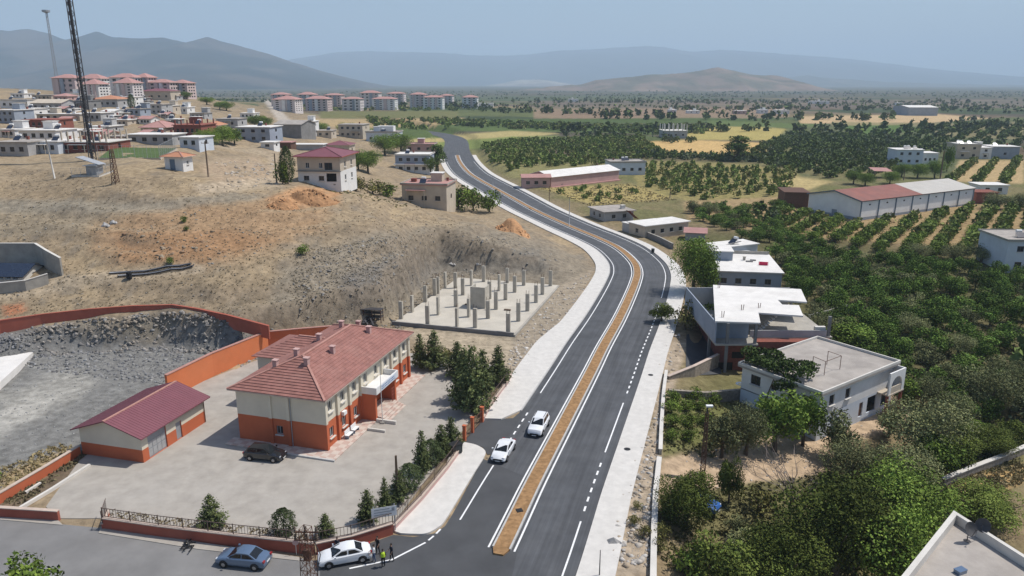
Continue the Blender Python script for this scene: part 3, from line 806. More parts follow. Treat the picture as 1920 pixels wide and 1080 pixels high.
# ------------------------------------------------------------------ buildings
_WM = {}
def window_meshes(w, hh, frame, mull=1):
    k = (round(w, 2), round(hh, 2), frame, mull)
    if k not in _WM:
        f = MB(); t = 0.09
        f.box(-w / 2, w / 2, 0.0, 0.07, 0, t); f.box(-w / 2, w / 2, 0.0, 0.07, hh - t, hh)
        f.box(-w / 2, -w / 2 + t, 0.002, 0.068, t, hh - t); f.box(w / 2 - t, w / 2, 0.002, 0.068, t, hh - t)
        for i in range(mull):
            x = -w / 2 + w * (i + 1) / (mull + 1)
            f.box(x - 0.035, x + 0.035, 0.004, 0.066, t, hh - t)
        p = MB(); p.add([(-w / 2 + 0.02, 0.045, 0.02), (w / 2 - 0.02, 0.045, 0.02), (w / 2 - 0.02, 0.045, hh - 0.02), (-w / 2 + 0.02, 0.045, hh - 0.02)], [(0, 1, 2, 3)])
        s = MB(); s.box(-w / 2 - 0.1, w / 2 + 0.1, -0.22, 0.02, -0.09, -0.002)
        _WM[k] = (f.mesh("window", frame), p.mesh("pane", "glass"), s.mesh("sill", "sill_stone"))
    return _WM[k]

FR = {'S': 0.0, 'E': R(90), 'N': R(180), 'W': R(-90)}
class Bld:
    """a rectangular building: local x in [-W/2,W/2], y in [-D/2,D/2]; S faces -y"""
    def __init__(s, root, W, D, H, mats, band=None, z0=0.0):
        s.o, s.W, s.D, s.H, s.mats, s.band, s.z0 = root, W, D, H, mats if isinstance(mats, (list, tuple)) else [mats], band, z0
        s.holes = {k: [] for k in 'SENW'}
    def T(s, face, u, out, z):
        return {'S': (u, -s.D / 2 - out, z), 'E': (s.W / 2 + out, u, z), 'N': (-u, s.D / 2 + out, z), 'W': (-s.W / 2 - out, -u, z)}[face]
    def flen(s, face):
        return s.W if face in 'SN' else s.D
    def win(s, face, u, z, w=1.2, hh=1.3, frame="window_frame", mull=1, sill=True, rec=0.13):
        s.holes[face].append((u - w / 2, u + w / 2, z, z + hh))
        f, p, sl = window_meshes(w, hh, frame, mull)
        o = link("window", f, s.o, s.T(face, u, -rec, z), FR[face])
        link("pane", p, o)
        if sill:
            link("sill", sl, o, (0, -rec, 0))
        return o
    def row(s, face, n, z, w=1.2, hh=1.3, m=1.2, **k):
        Lf = s.flen(face)
        for i in range(n):
            u = -Lf / 2 + m + (Lf - 2 * m) * ((i + 0.5) / n)
            s.win(face, u, z, w, hh, **k)
        return s
    def door(s, face, u, w=1.0, hh=2.1, mat="dark_frame", z=0.02, name="door"):
        s.holes[face].append((u - w / 2, u + w / 2, z, z + hh))
        b = MB(); b.box(-w / 2, w / 2, 0, 0.06, 0, hh)
        d = b.build(name, mat, s.o, s.T(face, u, -0.14, z), FR[face])
        h_ = MB(); h_.box(w * 0.32, w * 0.42, -0.05, 0.0, hh * 0.47, hh * 0.5); h_.build("handle", "galvanized", d)
        return d
    def opening(s, face, u, z, w, hh):
        s.holes[face].append((u - w / 2, u + w / 2, z, z + hh))
        b = MB(); b.add([(-w / 2, 0, 0), (w / 2, 0, 0), (w / 2, 0, hh), (-w / 2, 0, hh)], [(0, 1, 2, 3)])
        return b.build("opening", "dark_opening", s.o, s.T(face, u, -0.9, z), FR[face])
    def walls(s, rec=0.16):
        b = MB()
        for face in 'SENW':
            Lf = s.flen(face)
            us = sorted({-Lf / 2, Lf / 2, *[q for hh in s.holes[face] for q in hh[:2]]})
            zs = sorted({s.z0, s.H, *( [s.band] if s.band else []), *[q for hh in s.holes[face] for q in hh[2:]]})
            us = [q for q in us if -Lf / 2 - 1e-6 <= q <= Lf / 2 + 1e-6]; zs = [q for q in zs if s.z0 - 1e-6 <= q <= s.H + 1e-6]
            for a, c in zip(us[:-1], us[1:]):
                for e, g in zip(zs[:-1], zs[1:]):
                    mu, mz = (a + c) / 2, (e + g) / 2
                    if any(q[0] < mu < q[1] and q[2] < mz < q[3] for q in s.holes[face]):
                        continue
                    mi = 1 if (s.band and mz > s.band and len(s.mats) > 1) else 0
                    b.add([s.T(face, a, 0, e), s.T(face, c, 0, e), s.T(face, c, 0, g), s.T(face, a, 0, g)], [(0, 1, 2, 3)], mi)
            for (a, c, e, g) in s.holes[face]:
                mi = 1 if (s.band and (e + g) / 2 > s.band and len(s.mats) > 1) else 0
                r2 = 0.9 if (c - a) > 0 and any(o_.name.startswith("opening") for o_ in ()) else rec
                q = [s.T(face, a, 0, e), s.T(face, c, 0, e), s.T(face, c, 0, g), s.T(face, a, 0, g), s.T(face, a, -r2, e), s.T(face, c, -r2, e), s.T(face, c, -r2, g), s.T(face, a, -r2, g)]
                b.add(q, [(0, 1, 5, 4), (1, 2, 6, 5), (2, 3, 7, 6), (3, 0, 4, 7)], mi)
        return b.build("wall", s.mats, s.o)
    def flat(s, mat="white_roof", over=0.4, th=0.22, par=0.0, parmat="concrete", z=None):
        z = s.H if z is None else z
        b = MB(); w, d = s.W / 2 + over, s.D / 2 + over
        b.box(-w, w, -d, d, z + 0.002, z + th)
        r = b.build("roof", mat, s.o)
        if par:
            p = MB(); t = 0.2
            p.box(-w, w, -d, -d + t, z + th, z + th + par); p.box(-w, w, d - t, d, z + th, z + th + par)
            p.box(-w, -w + t, -d + t, d - t, z + th, z + th + par - 0.003); p.box(w - t, w, -d + t, d - t, z + th, z + th + par - 0.003)
            p.build("parapet", parmat, r)
        return r
    def hip(s, mat, rise=2.0, over=0.6, ridge_mat=None, axis=None, name="roof", fascia="coping", z=None, hips=(1, 1)):
        z = s.H if z is None else z
        w, d = s.W / 2 + over, s.D / 2 + over
        b = MB(); t = 0.14
        if d >= w:
            r1, r2 = (0, -(d - w) if hips[0] else -d, z + rise + t), (0, (d - w) if hips[1] else d, z + rise + t)
            c = [(-w, -d, z + t), (w, -d, z + t), (w, d, z + t), (-w, d, z + t)]
            b.add(c + [r1, r2], [(0, 1, 4), (1, 2, 5, 4), (2, 3, 5), (3, 0, 4, 5)])
        else:
            r1, r2 = (-(w - d) if hips[0] else -w, 0, z + rise + t), ((w - d) if hips[1] else w, 0, z + rise + t)
            c = [(-w, -d, z + t), (w, -d, z + t), (w, d, z + t), (-w, d, z + t)]
            b.add(c + [r1, r2], [(0, 1, 5, 4), (1, 2, 5), (2, 3, 4, 5), (3, 0, 4)])
        r = b.build(name, mat, s.o)
        f = MB(); f.box(-w - 0.01, w + 0.01, -d - 0.01, d + 0.01, z + 0.002, z + t - 0.004); f.build("eaves", fascia, r)
        if ridge_mat:
            q = MB(); q.bar(Vector(r1) + Vector((0, 0, 0.03)), Vector(r2) + Vector((0, 0, 0.03)), 0.3, 0.14)
            q.build("ridge", ridge_mat, r)
            if hips[0] or hips[1]:
                for i, cc in enumerate(c):
                    e = (r1 if (i in (0, 1)) else r2) if d >= w else (r1 if i in (0, 3) else r2)
                    if (hips[0] and e is r1) or (hips[1] and e is r2):
                        q = MB(); q.bar(Vector(cc) + Vector((0, 0, 0.03)), Vector(e) + Vector((0, 0, 0.03)), 0.26, 0.12); q.build("hip_ridge", ridge_mat, r)
        return r
    def gable(s, mat, rise=1.6, over=0.5, gmat=None, along='y', ridge_mat=None, th=0.12):
        """gable roof, ridge along local y or x, with gable triangles"""
        z = s.H; b = MB(); gm = gmat or s.mats[-1]
        w, d = s.W / 2, s.D / 2
        wo, do = w + over, d + over
        sl = rise / (w if along == 'y' else d)
        ov = sl * over
        if along == 'y':
            for e_ in (-1, 1):
                g = MB(); g.add([(-w, e_ * d, z), (w, e_ * d, z), (0, e_ * d, z + rise)], [(0, 1, 2)]); g.build("gable", gm, s.o)
            for sg in (-1, 1):
                b.add([(sg * wo, -do, z - ov), (sg * wo, do, z - ov), (0, do, z + rise), (0, -do, z + rise), (sg * wo, -do, z - ov + th), (sg * wo, do, z - ov + th), (0, do, z + rise + th), (0, -do, z + rise + th)],
                      [(0, 1, 2, 3), (4, 7, 6, 5), (0, 4, 5, 1), (0, 3, 7, 4), (1, 5, 6, 2)])
            e = ((0, -do, z + rise + th), (0, do, z + rise + th))
        else:
            for e_ in (-1, 1):
                g = MB(); g.add([(e_ * w, -d, z), (e_ * w, d, z), (e_ * w, 0, z + rise)], [(0, 1, 2)]); g.build("gable", gm, s.o)
            for sg in (-1, 1):
                b.add([(-wo, sg * do, z - ov), (wo, sg * do, z - ov), (wo, 0, z + rise), (-wo, 0, z + rise), (-wo, sg * do, z - ov + th), (wo, sg * do, z - ov + th), (wo, 0, z + rise + th), (-wo, 0, z + rise + th)],
                      [(0, 1, 2, 3), (4, 7, 6, 5), (0, 4, 5, 1), (0, 3, 7, 4), (1, 5, 6, 2)])
            e = ((-wo, 0, z + rise + th), (wo, 0, z + rise + th))
        r = b.build("roof", mat, s.o)
        if ridge_mat:
            q = MB(); q.bar(e[0], e[1], 0.28, 0.1); q.build("ridge", ridge_mat, r)
        return r
    def tank(s, x, y, z, solar=True):
        b = MB(); b.tube([(x - 0.6, y, z + 1.35), (x + 0.6, y, z + 1.35)], 0.32, 10); t = b.build("water_tank", "white_plastic", s.o, angle=40)
        q = MB()
        for a in (-0.5, 0.5):
            q.bar((x + a, y - 0.2, z), (x + a, y - 0.1, z + 1.2), 0.05); q.bar((x + a, y + 0.2, z), (x + a, y + 0.1, z + 1.2), 0.05)
        q.build("tank_stand", "galvanized", t)
        if solar:
            p = MB(); p.add([(x - 0.9, y - 1.6, z + 0.15), (x + 0.9, y - 1.6, z + 0.15), (x + 0.9, y - 0.4, z + 1.1), (x - 0.9, y - 0.4, z + 1.1), (x - 0.9, y - 1.6, z + 0.08), (x + 0.9, y - 1.6, z + 0.08), (x + 0.9, y - 0.4, z + 1.03), (x - 0.9, y - 0.4, z + 1.03)],
                            [(0, 1, 2, 3), (7, 6, 5, 4), (0, 4, 5, 1), (1, 5, 6, 2), (2, 6, 7, 3), (3, 7, 4, 0)])
            p.build("solar_panel", "solar", s.o)
        return t
    def chimney(s, x, y, z, hh=1.0, w=0.5, mat="concrete"):
        b = MB(); b.box(x - w / 2, x + w / 2, y - w / 2, y + w / 2, z - 0.8, z + hh); b.box(x - w / 2 - 0.08, x + w / 2 + 0.08, y - w / 2 - 0.08, y + w / 2 + 0.08, z + hh, z + hh + 0.12)
        return b.build("chimney", mat, s.o)
    def stubs(s, z, nx, ny, hh=1.0, w=0.3, mat="concrete", inset=0.5):
        for i in range(nx):
            for j in range(ny):
                if 0 < i < nx - 1 and 0 < j < ny - 1:
                    continue
                x = -s.W / 2 + inset + (s.W - 2 * inset) * i / max(nx - 1, 1); y = -s.D / 2 + inset + (s.D - 2 * inset) * j / max(ny - 1, 1)
                b = MB(); b.box(x - w / 2, x + w / 2, y - w / 2, y + w / 2, z, z + hh); b.build("column", mat, s.o)

def rect_px(pB, pA, pC, z):
    """footprint from three photo corners at elevation z: B near corner, A along x (left), C along y. returns centre, W, D, rz"""
    B, A, C = U(*pB, z)[:2], U(*pA, z)[:2], U(*pC, z)[:2]
    W, D = float(np.linalg.norm(B - A)), float(np.linalg.norm(C - B))
    t1 = math.atan2(*(B - A)[::-1]); t2 = math.atan2(*(C - B)[::-1]) - math.pi / 2
    d = (t2 - t1 + math.pi) % (2 * math.pi) - math.pi
    rz = t1 + d / 2                                     # share the misfit between both sides
    ux = np.array([math.cos(rz), math.sin(rz)]); uy = np.array([-ux[1], ux[0]])
    c = B - ux * W / 2 + uy * D / 2
    return c, W, D, rz

def base_px(px, py, wpx, hpx):
    """ground point, width and height in metres for something standing at a photo pixel"""
    p = G(px, py); m = mpp(p)
    return p, wpx * m, hpx * m

# ---- the school
def school():
    c, W, D, rz = rect_px((612, 847), (447, 826), (777, 708), 0.0)
    o = thing("school", "two-storey school with red tiled hip roof, cream upper and orange lower walls", "school", (c[0], c[1], 0.0), rz)
    Hh = 6.3
    b = Bld(o, W, D, Hh, ["orange_wall", "cream_wall"], band=3.25)
    nb = 8
    pit = D / nb
    ys = [-D / 2 + pit * (i + 0.5) for i in range(nb)]
    for i, y in enumerate(ys):
        b.win('E', y, 4.3, 0.95, 1.25, frame="window_frame")
        if i not in (3, 4):
            b.win('E', y, 1.15, 0.95, 1.25)
    b.win('S', -0.2, 1.35, 0.85, 1.05, frame="grey_metal")
    for y in ys[1::2]:
        b.win('W', -y, 4.3, 1.1, 1.25); b.win('W', -y, 1.15, 1.1, 1.25)
    b.row('N', 3, 4.3); b.row('N', 3, 1.15)
    b.door('E', ys[3] + pit * 0.5, 1.5, 2.3, "dark_frame", 0.62)
    b.walls()
    # pilasters, two-coloured like the wall
    for i in range(nb + 1):
        y = -D / 2 + pit * i
        y = min(max(y, -D / 2 + 0.2), D / 2 - 0.2)
        if i == 4: continue
        q = MB(); q.box(W / 2 + 0.002, W / 2 + 0.26, y - 0.2, y + 0.2, 0, 3.25, 0); q.box(W / 2 + 0.002, W / 2 + 0.26, y - 0.2, y + 0.2, 3.25, Hh - 0.02, 1)
        q.build("pilaster", ["orange_wall", "cream_wall"], o)
    for x in (-1.2, 1.1):
        q = MB(); q.box(x - 0.2, x + 0.2, -D / 2 - 0.16, -D / 2 - 0.002, 0, 3.25, 0); q.box(x - 0.2, x + 0.2, -D / 2 - 0.16, -D / 2 - 0.002, 3.25, Hh - 0.02, 1)
        q.build("pilaster", ["orange_wall", "cream_wall"], o)
    for x in (1.45,):
        q = MB(); q.tube([(x, -D / 2 - 0.1, 0.1), (x, -D / 2 - 0.1, Hh)], 0.05, 6); q.build("downpipe", "grey_metal", o)
    # roof: hip with stepped tile courses
    over, rise = 0.65, 2.5
    w, d = W / 2 + over, D / 2 + over
    f = MB(); f.box(-w, w, -d, d, Hh + 0.002, Hh + 0.14); roof = f.build("roof", "coping", o)
    g = MB()
    zt = Hh + 0.13
    g.add([(-w + .02, -d + .02, zt), (w - .02, -d + .02, zt), (w - .02, d - .02, zt), (-w + .02, d - .02, zt), (0, -(d - w), zt + rise - 0.03), (0, d - w, zt + rise - 0.03)], [(0, 1, 4), (1, 2, 5, 4), (2, 3, 5), (3, 0, 4, 5)])
    g.build("roof_deck", "roof_tile", roof)
    n = 15
    def course(a0, a1, b0, b1, lift=0.10):
        """one course: lower edge a0-a1 lifted proud, upper edge b0-b1 on the deck"""
        up = Vector((0, 0, lift))
        q = MB(); A0, A1, B0, B1 = Vector(a0), Vector(a1), Vector(b0), Vector(b1)
        q.add([A0 + up, A1 + up, B1 + Vector((0, 0, 0.02)), B0 + Vector((0, 0, 0.02)), A0, A1], [(0, 1, 2, 3), (4, 5, 1, 0)])
        q.build("tile_course", "roof_tile", roof)
    for i in range(n):
        t0, t1 = i / n, (i + 1) / n
        def ring(t):
            return (w * (1 - t), d - w * t, zt + rise * t)
        w0, d0, z0 = ring(t0); w1, d1, z1 = ring(t1)
        course((-w0, -d0, z0), (w0, -d0, z0), (-w1, -d1, z1), (w1, -d1, z1))
        course((w0, -d0, z0), (w0, d0, z0), (w1, -d1, z1), (w1, d1, z1), 0.07)
        course((w0, d0, z0), (-w0, d0, z0), (w1, d1, z1), (-w1, d1, z1))
        course((-w0, d0, z0), (-w0, -d0, z0), (-w1, d1, z1), (-w1, -d1, z1), 0.07)
    r1, r2 = Vector((0, -(d - w), zt + rise + 0.08)), Vector((0, d - w, zt + rise + 0.08))
    q = MB(); q.bar(r1, r2, 0.32, 0.14); q.build("ridge", "ridge_tile", roof)
    for cx, cy_, e in ((-w, -d, r1), (w, -d, r1), (w, d, r2), (-w, d, r2)):
        q = MB(); q.bar((cx, cy_, zt + 0.1), e, 0.26, 0.13); q.build("hip_ridge", "ridge_tile", roof)
    # rear wing towards the retaining wall
    wx0, wx1, wy0, wy1 = -W / 2 - 3.8, -W / 2 - 0.002, D / 2 - 13.2, D / 2 - 5.5
    q = MB(); q.box(wx0, wx1, wy0, wy1, 0, 3.25, 0); q.box(wx0, wx1, wy0, wy1, 3.25, Hh - 0.01, 1)
    q.build("wing_wall", ["orange_wall", "cream_wall"], o)
    ym = (wy0 + wy1) / 2; hw = (wy1 - wy0) / 2 + 0.5; xr = wx0 - 0.5; xe = -0.8
    rr = 1.75
    for i in range(10):
        t0, t1 = i / 10, (i + 1) / 10
        for sg in (-1, 1):
            a0 = Vector((xr + hw * t0, ym + sg * hw * (1 - t0), zt + rr * t0)); b0 = Vector((xr + hw * t1, ym + sg * hw * (1 - t1), zt + rr * t1))
            a1 = Vector((xe, ym + sg * hw * (1 - t0), zt + rr * t0)); b1 = Vector((xe, ym + sg * hw * (1 - t1), zt + rr * t1))
            course(a0, a1, b0, b1, 0.08)
        course((xr + hw * t0, ym - hw * (1 - t0), zt + rr * t0), (xr + hw * t0, ym + hw * (1 - t0), zt + rr * t0), (xr + hw * t1, ym - hw * (1 - t1), zt + rr * t1), (xr + hw * t1, ym + hw * (1 - t1), zt + rr * t1), 0.08)
    q = MB(); q.bar((xr + hw, ym, zt + rr + 0.06), (xe, ym, zt + rr + 0.06), 0.28, 0.13); q.build("ridge", "ridge_tile", roof)
    def roof_z(x, y):
        return zt + rise * max(0, min(1, min((w - abs(x)) / w, (d - abs(y)) / w)))
    for x, y in ((-2.4, -8.0), (-1.5, -4.9), (1.3, -7.3), (1.9, -2.4), (2.4, 6.3), (-2.2, 1.5), (-1.9, 6.8), (-1.6, 11.0)):
        z = roof_z(x, y)
        k = MB(); k.box(x - 0.26, x + 0.26, y - 0.26, y + 0.26, z - 0.3, z + 0.85); k.box(x - 0.34, x + 0.34, y - 0.34, y + 0.34, z + 0.85, z + 0.95)
        k.build("chimney", "pink_wall", roof)
    # porch with canopy, side walls, sign and steps
    py0, py1 = ys[3] - pit * 0.45, ys[4] + pit * 0.45
    X = W / 2
    q = MB(); q.box(X + 0.003, X + 2.0, py0 - 0.25, py0 + 0.15, 0, 3.6); q.build("porch_wall", "orange_wall", o)
    q = MB(); q.box(X + 0.003, X + 2.0, py1 - 0.15, py1 + 0.25, 0, 3.6); q.build("porch_wall", "orange_wall", o)
    q = MB(); q.box(X + 0.003, X + 2.3, py0 - 0.4, py1 + 0.4, 3.61, 3.8); q.box(X + 2.1, X + 2.3, py0 - 0.4, py1 + 0.4, 3.8, 4.5); q.box(X + 0.3, X + 2.1, py0 - 0.4, py0 - 0.25, 3.8, 4.5); q.box(X + 0.3, X + 2.1, py1 + 0.25, py1 + 0.4, 3.8, 4.5)
    can = q.build("porch_canopy", "white_wall", o)
    q = MB(); q.box(X + 2.305, X + 2.33, py0 + 0.7, py1 - 0.2, 3.72, 4.42); sg = q.build("name_board", "blue_white_wall", can)
    for r_ in range(2):     # two lines of small lettering, too small to read
        for i in range(9):
            q = MB(); yy = py0 + 1.0 + i * 0.42; q.box(X + 2.331, X + 2.337, yy, yy + 0.26, 4.12 - r_ * 0.27, 4.24 - r_ * 0.27); q.build("lettering", "car_bright_blue", sg)
    q = MB(); q.box(X + 0.003, X + 2.1, py0 + 0.16, py1 - 0.16, 0.02, 0.6); q.build("porch_floor", "paving_tile", o)
    for i in range(4):
        q = MB(); q.box(X + 2.1 + i * 0.36, X + 2.46 + i * 0.36, py0 + 0.2, py1 - 0.2, 0.02, 0.6 - 0.15 * (i + 0.5)); q.build("step", "paving_tile", o)
    q = MB(); q.box(X + 2.02, X + 4.6, py0 - 0.32, py0 - 0.02, 0.02, 0.42); q.build("ramp_wall", "concrete_light", o)
    q = MB(); q.box(X + 2.02, X + 4.3, py0 - 2.7, py0 - 2.45, 0.02, 0.32); q.build("ramp_wall", "concrete_light", o)
    q = MB()
    for zz in (1.0, 1.5, 2.0):
        q.bar((X + 1.9, py1 - 0.9, 0.6 + zz * 0.9), (X + 1.9, py1 - 0.2, 0.6 + zz * 0.9), 0.04)
    for yy in np.linspace(py1 - 0.9, py1 - 0.2, 5):
        q.bar((X + 1.9, yy, 0.6), (X + 1.9, yy, 2.5), 0.04)
    q.build("gate_leaf", "red_wall", o)
    for y, x in ((-D / 2 + 4.1, X + 0.12), (-D / 2 + 10.0, X + 0.12)):
        q = MB(); q.box(X + 0.04, X + 0.4, y - 0.35, y + 0.35, 2.75, 3.2); q.build("air_conditioner", "white_plastic", o)
    # paved apron
    ap = MB(); e = 1.6
    ap.box(-W / 2 - 0.8, W / 2 + 0.002, -D / 2 - 1.7, -D / 2 - 0.002, 0.02, 0.14)
    ap.box(W / 2 + 0.002, W / 2 + 2.0, -D / 2 - 1.7, D / 2 + 1.0, 0.02, 0.138)
    ap.build("apron", "paving_tile", o)
    q = MB(); q.box(0.6, W / 2 + 2.05, -D / 2 - 1.95, -D / 2 - 1.7, 0.02, 0.2); q.build("apron_kerb", "kerbstone", o)
    # flagpole and benches beside the east wall
    def at(x, y, z=0.02):
        m = Matrix.Translation((c[0], c[1], 0)) @ Matrix.Rotation(rz, 4, 'Z')
        return m @ Vector((x, y, z))
    fp = thing("flagpole", "thin white flagpole beside the school porch", "flagpole", at(X + 2.9, ys[2] + 1.2))
    q = MB(); q.tube([(0, 0, 0), (0, 0, 7.6)], [0.05, 0.03], 8); q.build("pole", "window_frame", fp)
    q = MB(); q.lathe([(0.0, 7.75), (0.07, 7.68), (0.07, 7.62), (0.0, 7.58)], 8); q.build("finial", "galvanized", fp)
    q = MB(); q.box(-0.25, 0.25, -0.25, 0.25, 0, 0.22); q.build("base", "concrete", fp)
    for k, (yy, nm) in enumerate(((ys[1] - 0.6, "white bench against the school wall, nearer the building corner"), (ys[1] + 0.9, "white bench against the school wall, nearer the porch"))):
        bn = thing("bench", nm, "bench", at(X + 0.9, yy, 0.14), rz, "benches by the school wall")
        q = MB(); q.box(-0.25, 0.25, -0.6, 0.6, 0.4, 0.46); q.build("seat", "white_plastic", bn)
        q = MB(); q.box(-0.3, -0.24, -0.6, 0.6, 0.5, 0.95); q.build("backrest", "white_plastic", bn)
        for y in (-0.5, 0.5):
            q = MB(); q.box(-0.28, 0.22, y - 0.04, y + 0.04, 0, 0.4); q.build("leg", "car_blue", bn)
school()

def garage():
    c, W, D, rz = rect_px((270, 868), (152, 853), (390, 792), 0.0)
    o = thing("school_garage", "single-storey outbuilding with purple metal gable roof, cream and orange walls", "outbuilding", (c[0], c[1], 0.0), rz)
    b = Bld(o, W, D, 3.25, ["orange_wall", "cream_wall"], band=1.5)
    d1 = b.door('E', -D / 2 + 2.4, 2.9, 2.75, "grey_metal", 0.02, "garage_door")
    for i in range(4):
        q = MB(); q.box(-1.35 + 0.68 * i, -0.73 + 0.68 * i, -0.03, -0.001, 0.15, 1.0); q.box(-1.35 + 0.68 * i, -0.73 + 0.68 * i, -0.03, -0.001, 1.12, 1.9)
        q.build("door_panel", "galvanized", d1)
    b.door('E', -D / 2 + 5.9, 0.95, 2.15, "grey_metal")
    b.walls()
    q = MB(); q.box(W / 2 + 0.002, W / 2 + 0.03, -D / 2 + 4.55, D / 2 - 0.3, 2.25, 2.55); q.build("wall_band", "cream_wall", o)
    r = b.gable("purple_roof", 1.35, 0.6, "cream_wall", 'y', "ridge_tile")
    w = W / 2 + 0.6; dd = D / 2 + 0.6; sl = 1.35 / (W / 2)
    for sgn in (-1, 1):       # standing ribs of the tile-profile sheet
        nrib = 30
        for i in range(nrib + 1):
            y = -dd + 2 * dd * i / nrib
            if f"rib{sgn}" not in _WM:
                q = MB(); q.bar((sgn * w, 0, 3.25 - sl * 0.6 + 0.13), (0, 0, 3.25 + 1.35 + 0.13), 0.05, 0.04); _WM[f"rib{sgn}"] = q.mesh("roof_rib", "purple_roof")
            link("roof_rib", _WM[f"rib{sgn}"], r, (0, y, 0))
    q = MB(); q.tube([(W / 2 + 0.1, D / 2 - 0.1, 0.1), (W / 2 + 0.1, D / 2 - 0.1, 3.0)], 0.05, 6); q.build("downpipe", "rust_metal", o)
garage()

# ------------------------------------------------------------------ walls and fences
def wall(name, label, pts, hgt, th, mat, cop="coping", cat="wall", zb=None, coph=0.09, sink=0.4, group=None):
    """wall along world points; hgt may be a list"""
    P = [Vector((p[0], p[1], 0)) for p in pts]
    n = len(P)
    zs = [hz(p.x, p.y) for p in P] if zb is None else (list(zb) if hasattr(zb, '__len__') else [zb] * n)
    hs = hgt if hasattr(hgt, '__len__') else [hgt] * n
    o0 = P[0].copy(); o0.z = zs[0]
    o = thing(name, label, cat, o0, 0, group)
    def off(i, s, t):
        a = P[max(i - 1, 0)]; c = P[min(i + 1, n - 1)]
        d = (c - a).normalized(); nn = Vector((d.y, -d.x, 0))
        if 0 < i < n - 1:
            e1 = (P[i] - a).normalized(); cosv = max(0.4, d.dot(e1)); nn = nn / cosv
        return P[i] + nn * s * t / 2
    b = MB(); k = MB()
    for i in range(n - 1):
        q = [off(i, -1, th), off(i + 1, -1, th), off(i + 1, 1, th), off(i, 1, th)]
        z0 = [zs[i], zs[i + 1], zs[i + 1], zs[i]]; hh = [hs[i], hs[i + 1], hs[i + 1], hs[i]]
        b.prism([tuple(v.xy - o0.xy) for v in q], [z - sink - o0.z for z in z0], [z + g - o0.z for z, g in zip(z0, hh)])
        q = [off(i, -1, th + 0.12), off(i + 1, -1, th + 0.12), off(i + 1, 1, th + 0.12), off(i, 1, th + 0.12)]
        k.prism([tuple(v.xy - o0.xy) for v in q], [z + g + 0.002 - o0.z for z, g in zip(z0, hh)], [z + g + coph - o0.z for z, g in zip(z0, hh)])
    b.build("wall_body", mat, o)
    if cop:
        k.build("wall_coping", cop, o)
    return o, P, zs, hs

def railing(o, P, zs, hs, hgt=0.95, step=0.28, post=2.6, mat="railing", z_off=0.1):
    """posts are parts; the thin bars between two posts are one part each"""
    o0 = o.location
    for i in range(len(P) - 1):
        a, c = P[i], P[i + 1]; L = (c - a).length; m = max(1, round(L / post))
        za, zc = zs[i] + hs[i] + z_off, zs[i + 1] + hs[i + 1] + z_off
        def at(t, z=0): return Vector((a.x + (c.x - a.x) * t - o0.x, a.y + (c.y - a.y) * t - o0.y, za + (zc - za) * t - o0.z + z))
        for j in range(m):
            q = MB(); q.bar(at(j / m), at(j / m, hgt + 0.08), 0.07); q.build("rail_post", mat, o)
            q = MB(); t0, t1 = j / m, (j + 1) / m
            q.bar(at(t0, hgt), at(t1, hgt), 0.05); q.bar(at(t0, 0.12), at(t1, 0.12), 0.05)
            nbar = max(2, int(L / m / step))
            for kk in range(1, nbar):
                t = t0 + (t1 - t0) * kk / nbar
                q.bar(at(t, 0.12), at(t, hgt), 0.03)
            q.build("rail_panel", mat, o)

gW = lambda *L: [U(*q)[:2] for q in L]
# street front of the school yard
o, P, z, hh = wall("street_wall", "long dark red street wall with railing in front of the school yard", gW((196, 990), (300, 1005), (440, 1022), (590, 1038)), 1.05, 0.3, "red_wall", zb=0.0)
railing(o, P, z, hh)
q = MB(); e = gW((196, 968), (196, 990))
o2, P2, z2, h2 = wall("gate_side_wall", "short red return wall with railing beside the yard gate", gW((194, 992), (203, 966)), 0.5, 0.25, "red_wall", zb=0.0); railing(o2, P2, z2, h2, 1.2)
o, P, z, hh = wall("corner_wall", "sunlit orange-red corner wall with railing behind the white parked car", gW((594, 1038), (660, 1024), (736, 1000)), 1.05, 0.3, "red_wall", zb=0.0)
railing(o, P, z, hh)
o, P, z, hh = wall("roadside_wall", "low pale orange wall with railing along the pavement beside the conifers", gW((737, 996), (790, 940), (838, 882), (862, 848)), 0.55, 0.28, "pink_wall", zb=0.0)
railing(o, P, z, hh, 1.0)
o, P, z, hh = wall("roadside_wall", "low pale orange wall with railing along the pavement past the school gate", gW((905, 790), (920, 762), (950, 722), (958, 706)), 0.5, 0.28, "pink_wall", zb=0.0)
railing(o, P, z, hh, 1.0)
# gate leaves at the driveway
g0, g1 = U(872, 826)[:2], U(903, 792)[:2]
gt = thing("yard_gate", "open red steel gate at the school driveway", "gate", (g0[0], g0[1], 0.01), math.atan2(g1[1] - g0[1], g1[0] - g0[0]))
gl = float(np.linalg.norm(g1 - g0))
for x0, x1 in ((0.0, gl * 0.36), (gl * 0.5, gl)):
    q = MB()
    for zz in (0.15, 0.8, 1.5): q.bar((x0, 0, zz), (x1, 0, zz), 0.06)
    for x in np.arange(x0, x1 + 0.01, 0.35): q.bar((x, 0, 0.15), (x, 0, 1.5), 0.04)
    q.build("gate_leaf", "rust_metal", gt)
for x in (-0.15, gl * 0.43, gl + 0.15):
    q = MB(); q.box(x - 0.17, x + 0.17, -0.17, 0.17, 0, 1.9); q.box(x - 0.22, x + 0.22, -0.22, 0.22, 1.9, 2.0); q.build("gate_post", "orange_wall", gt)
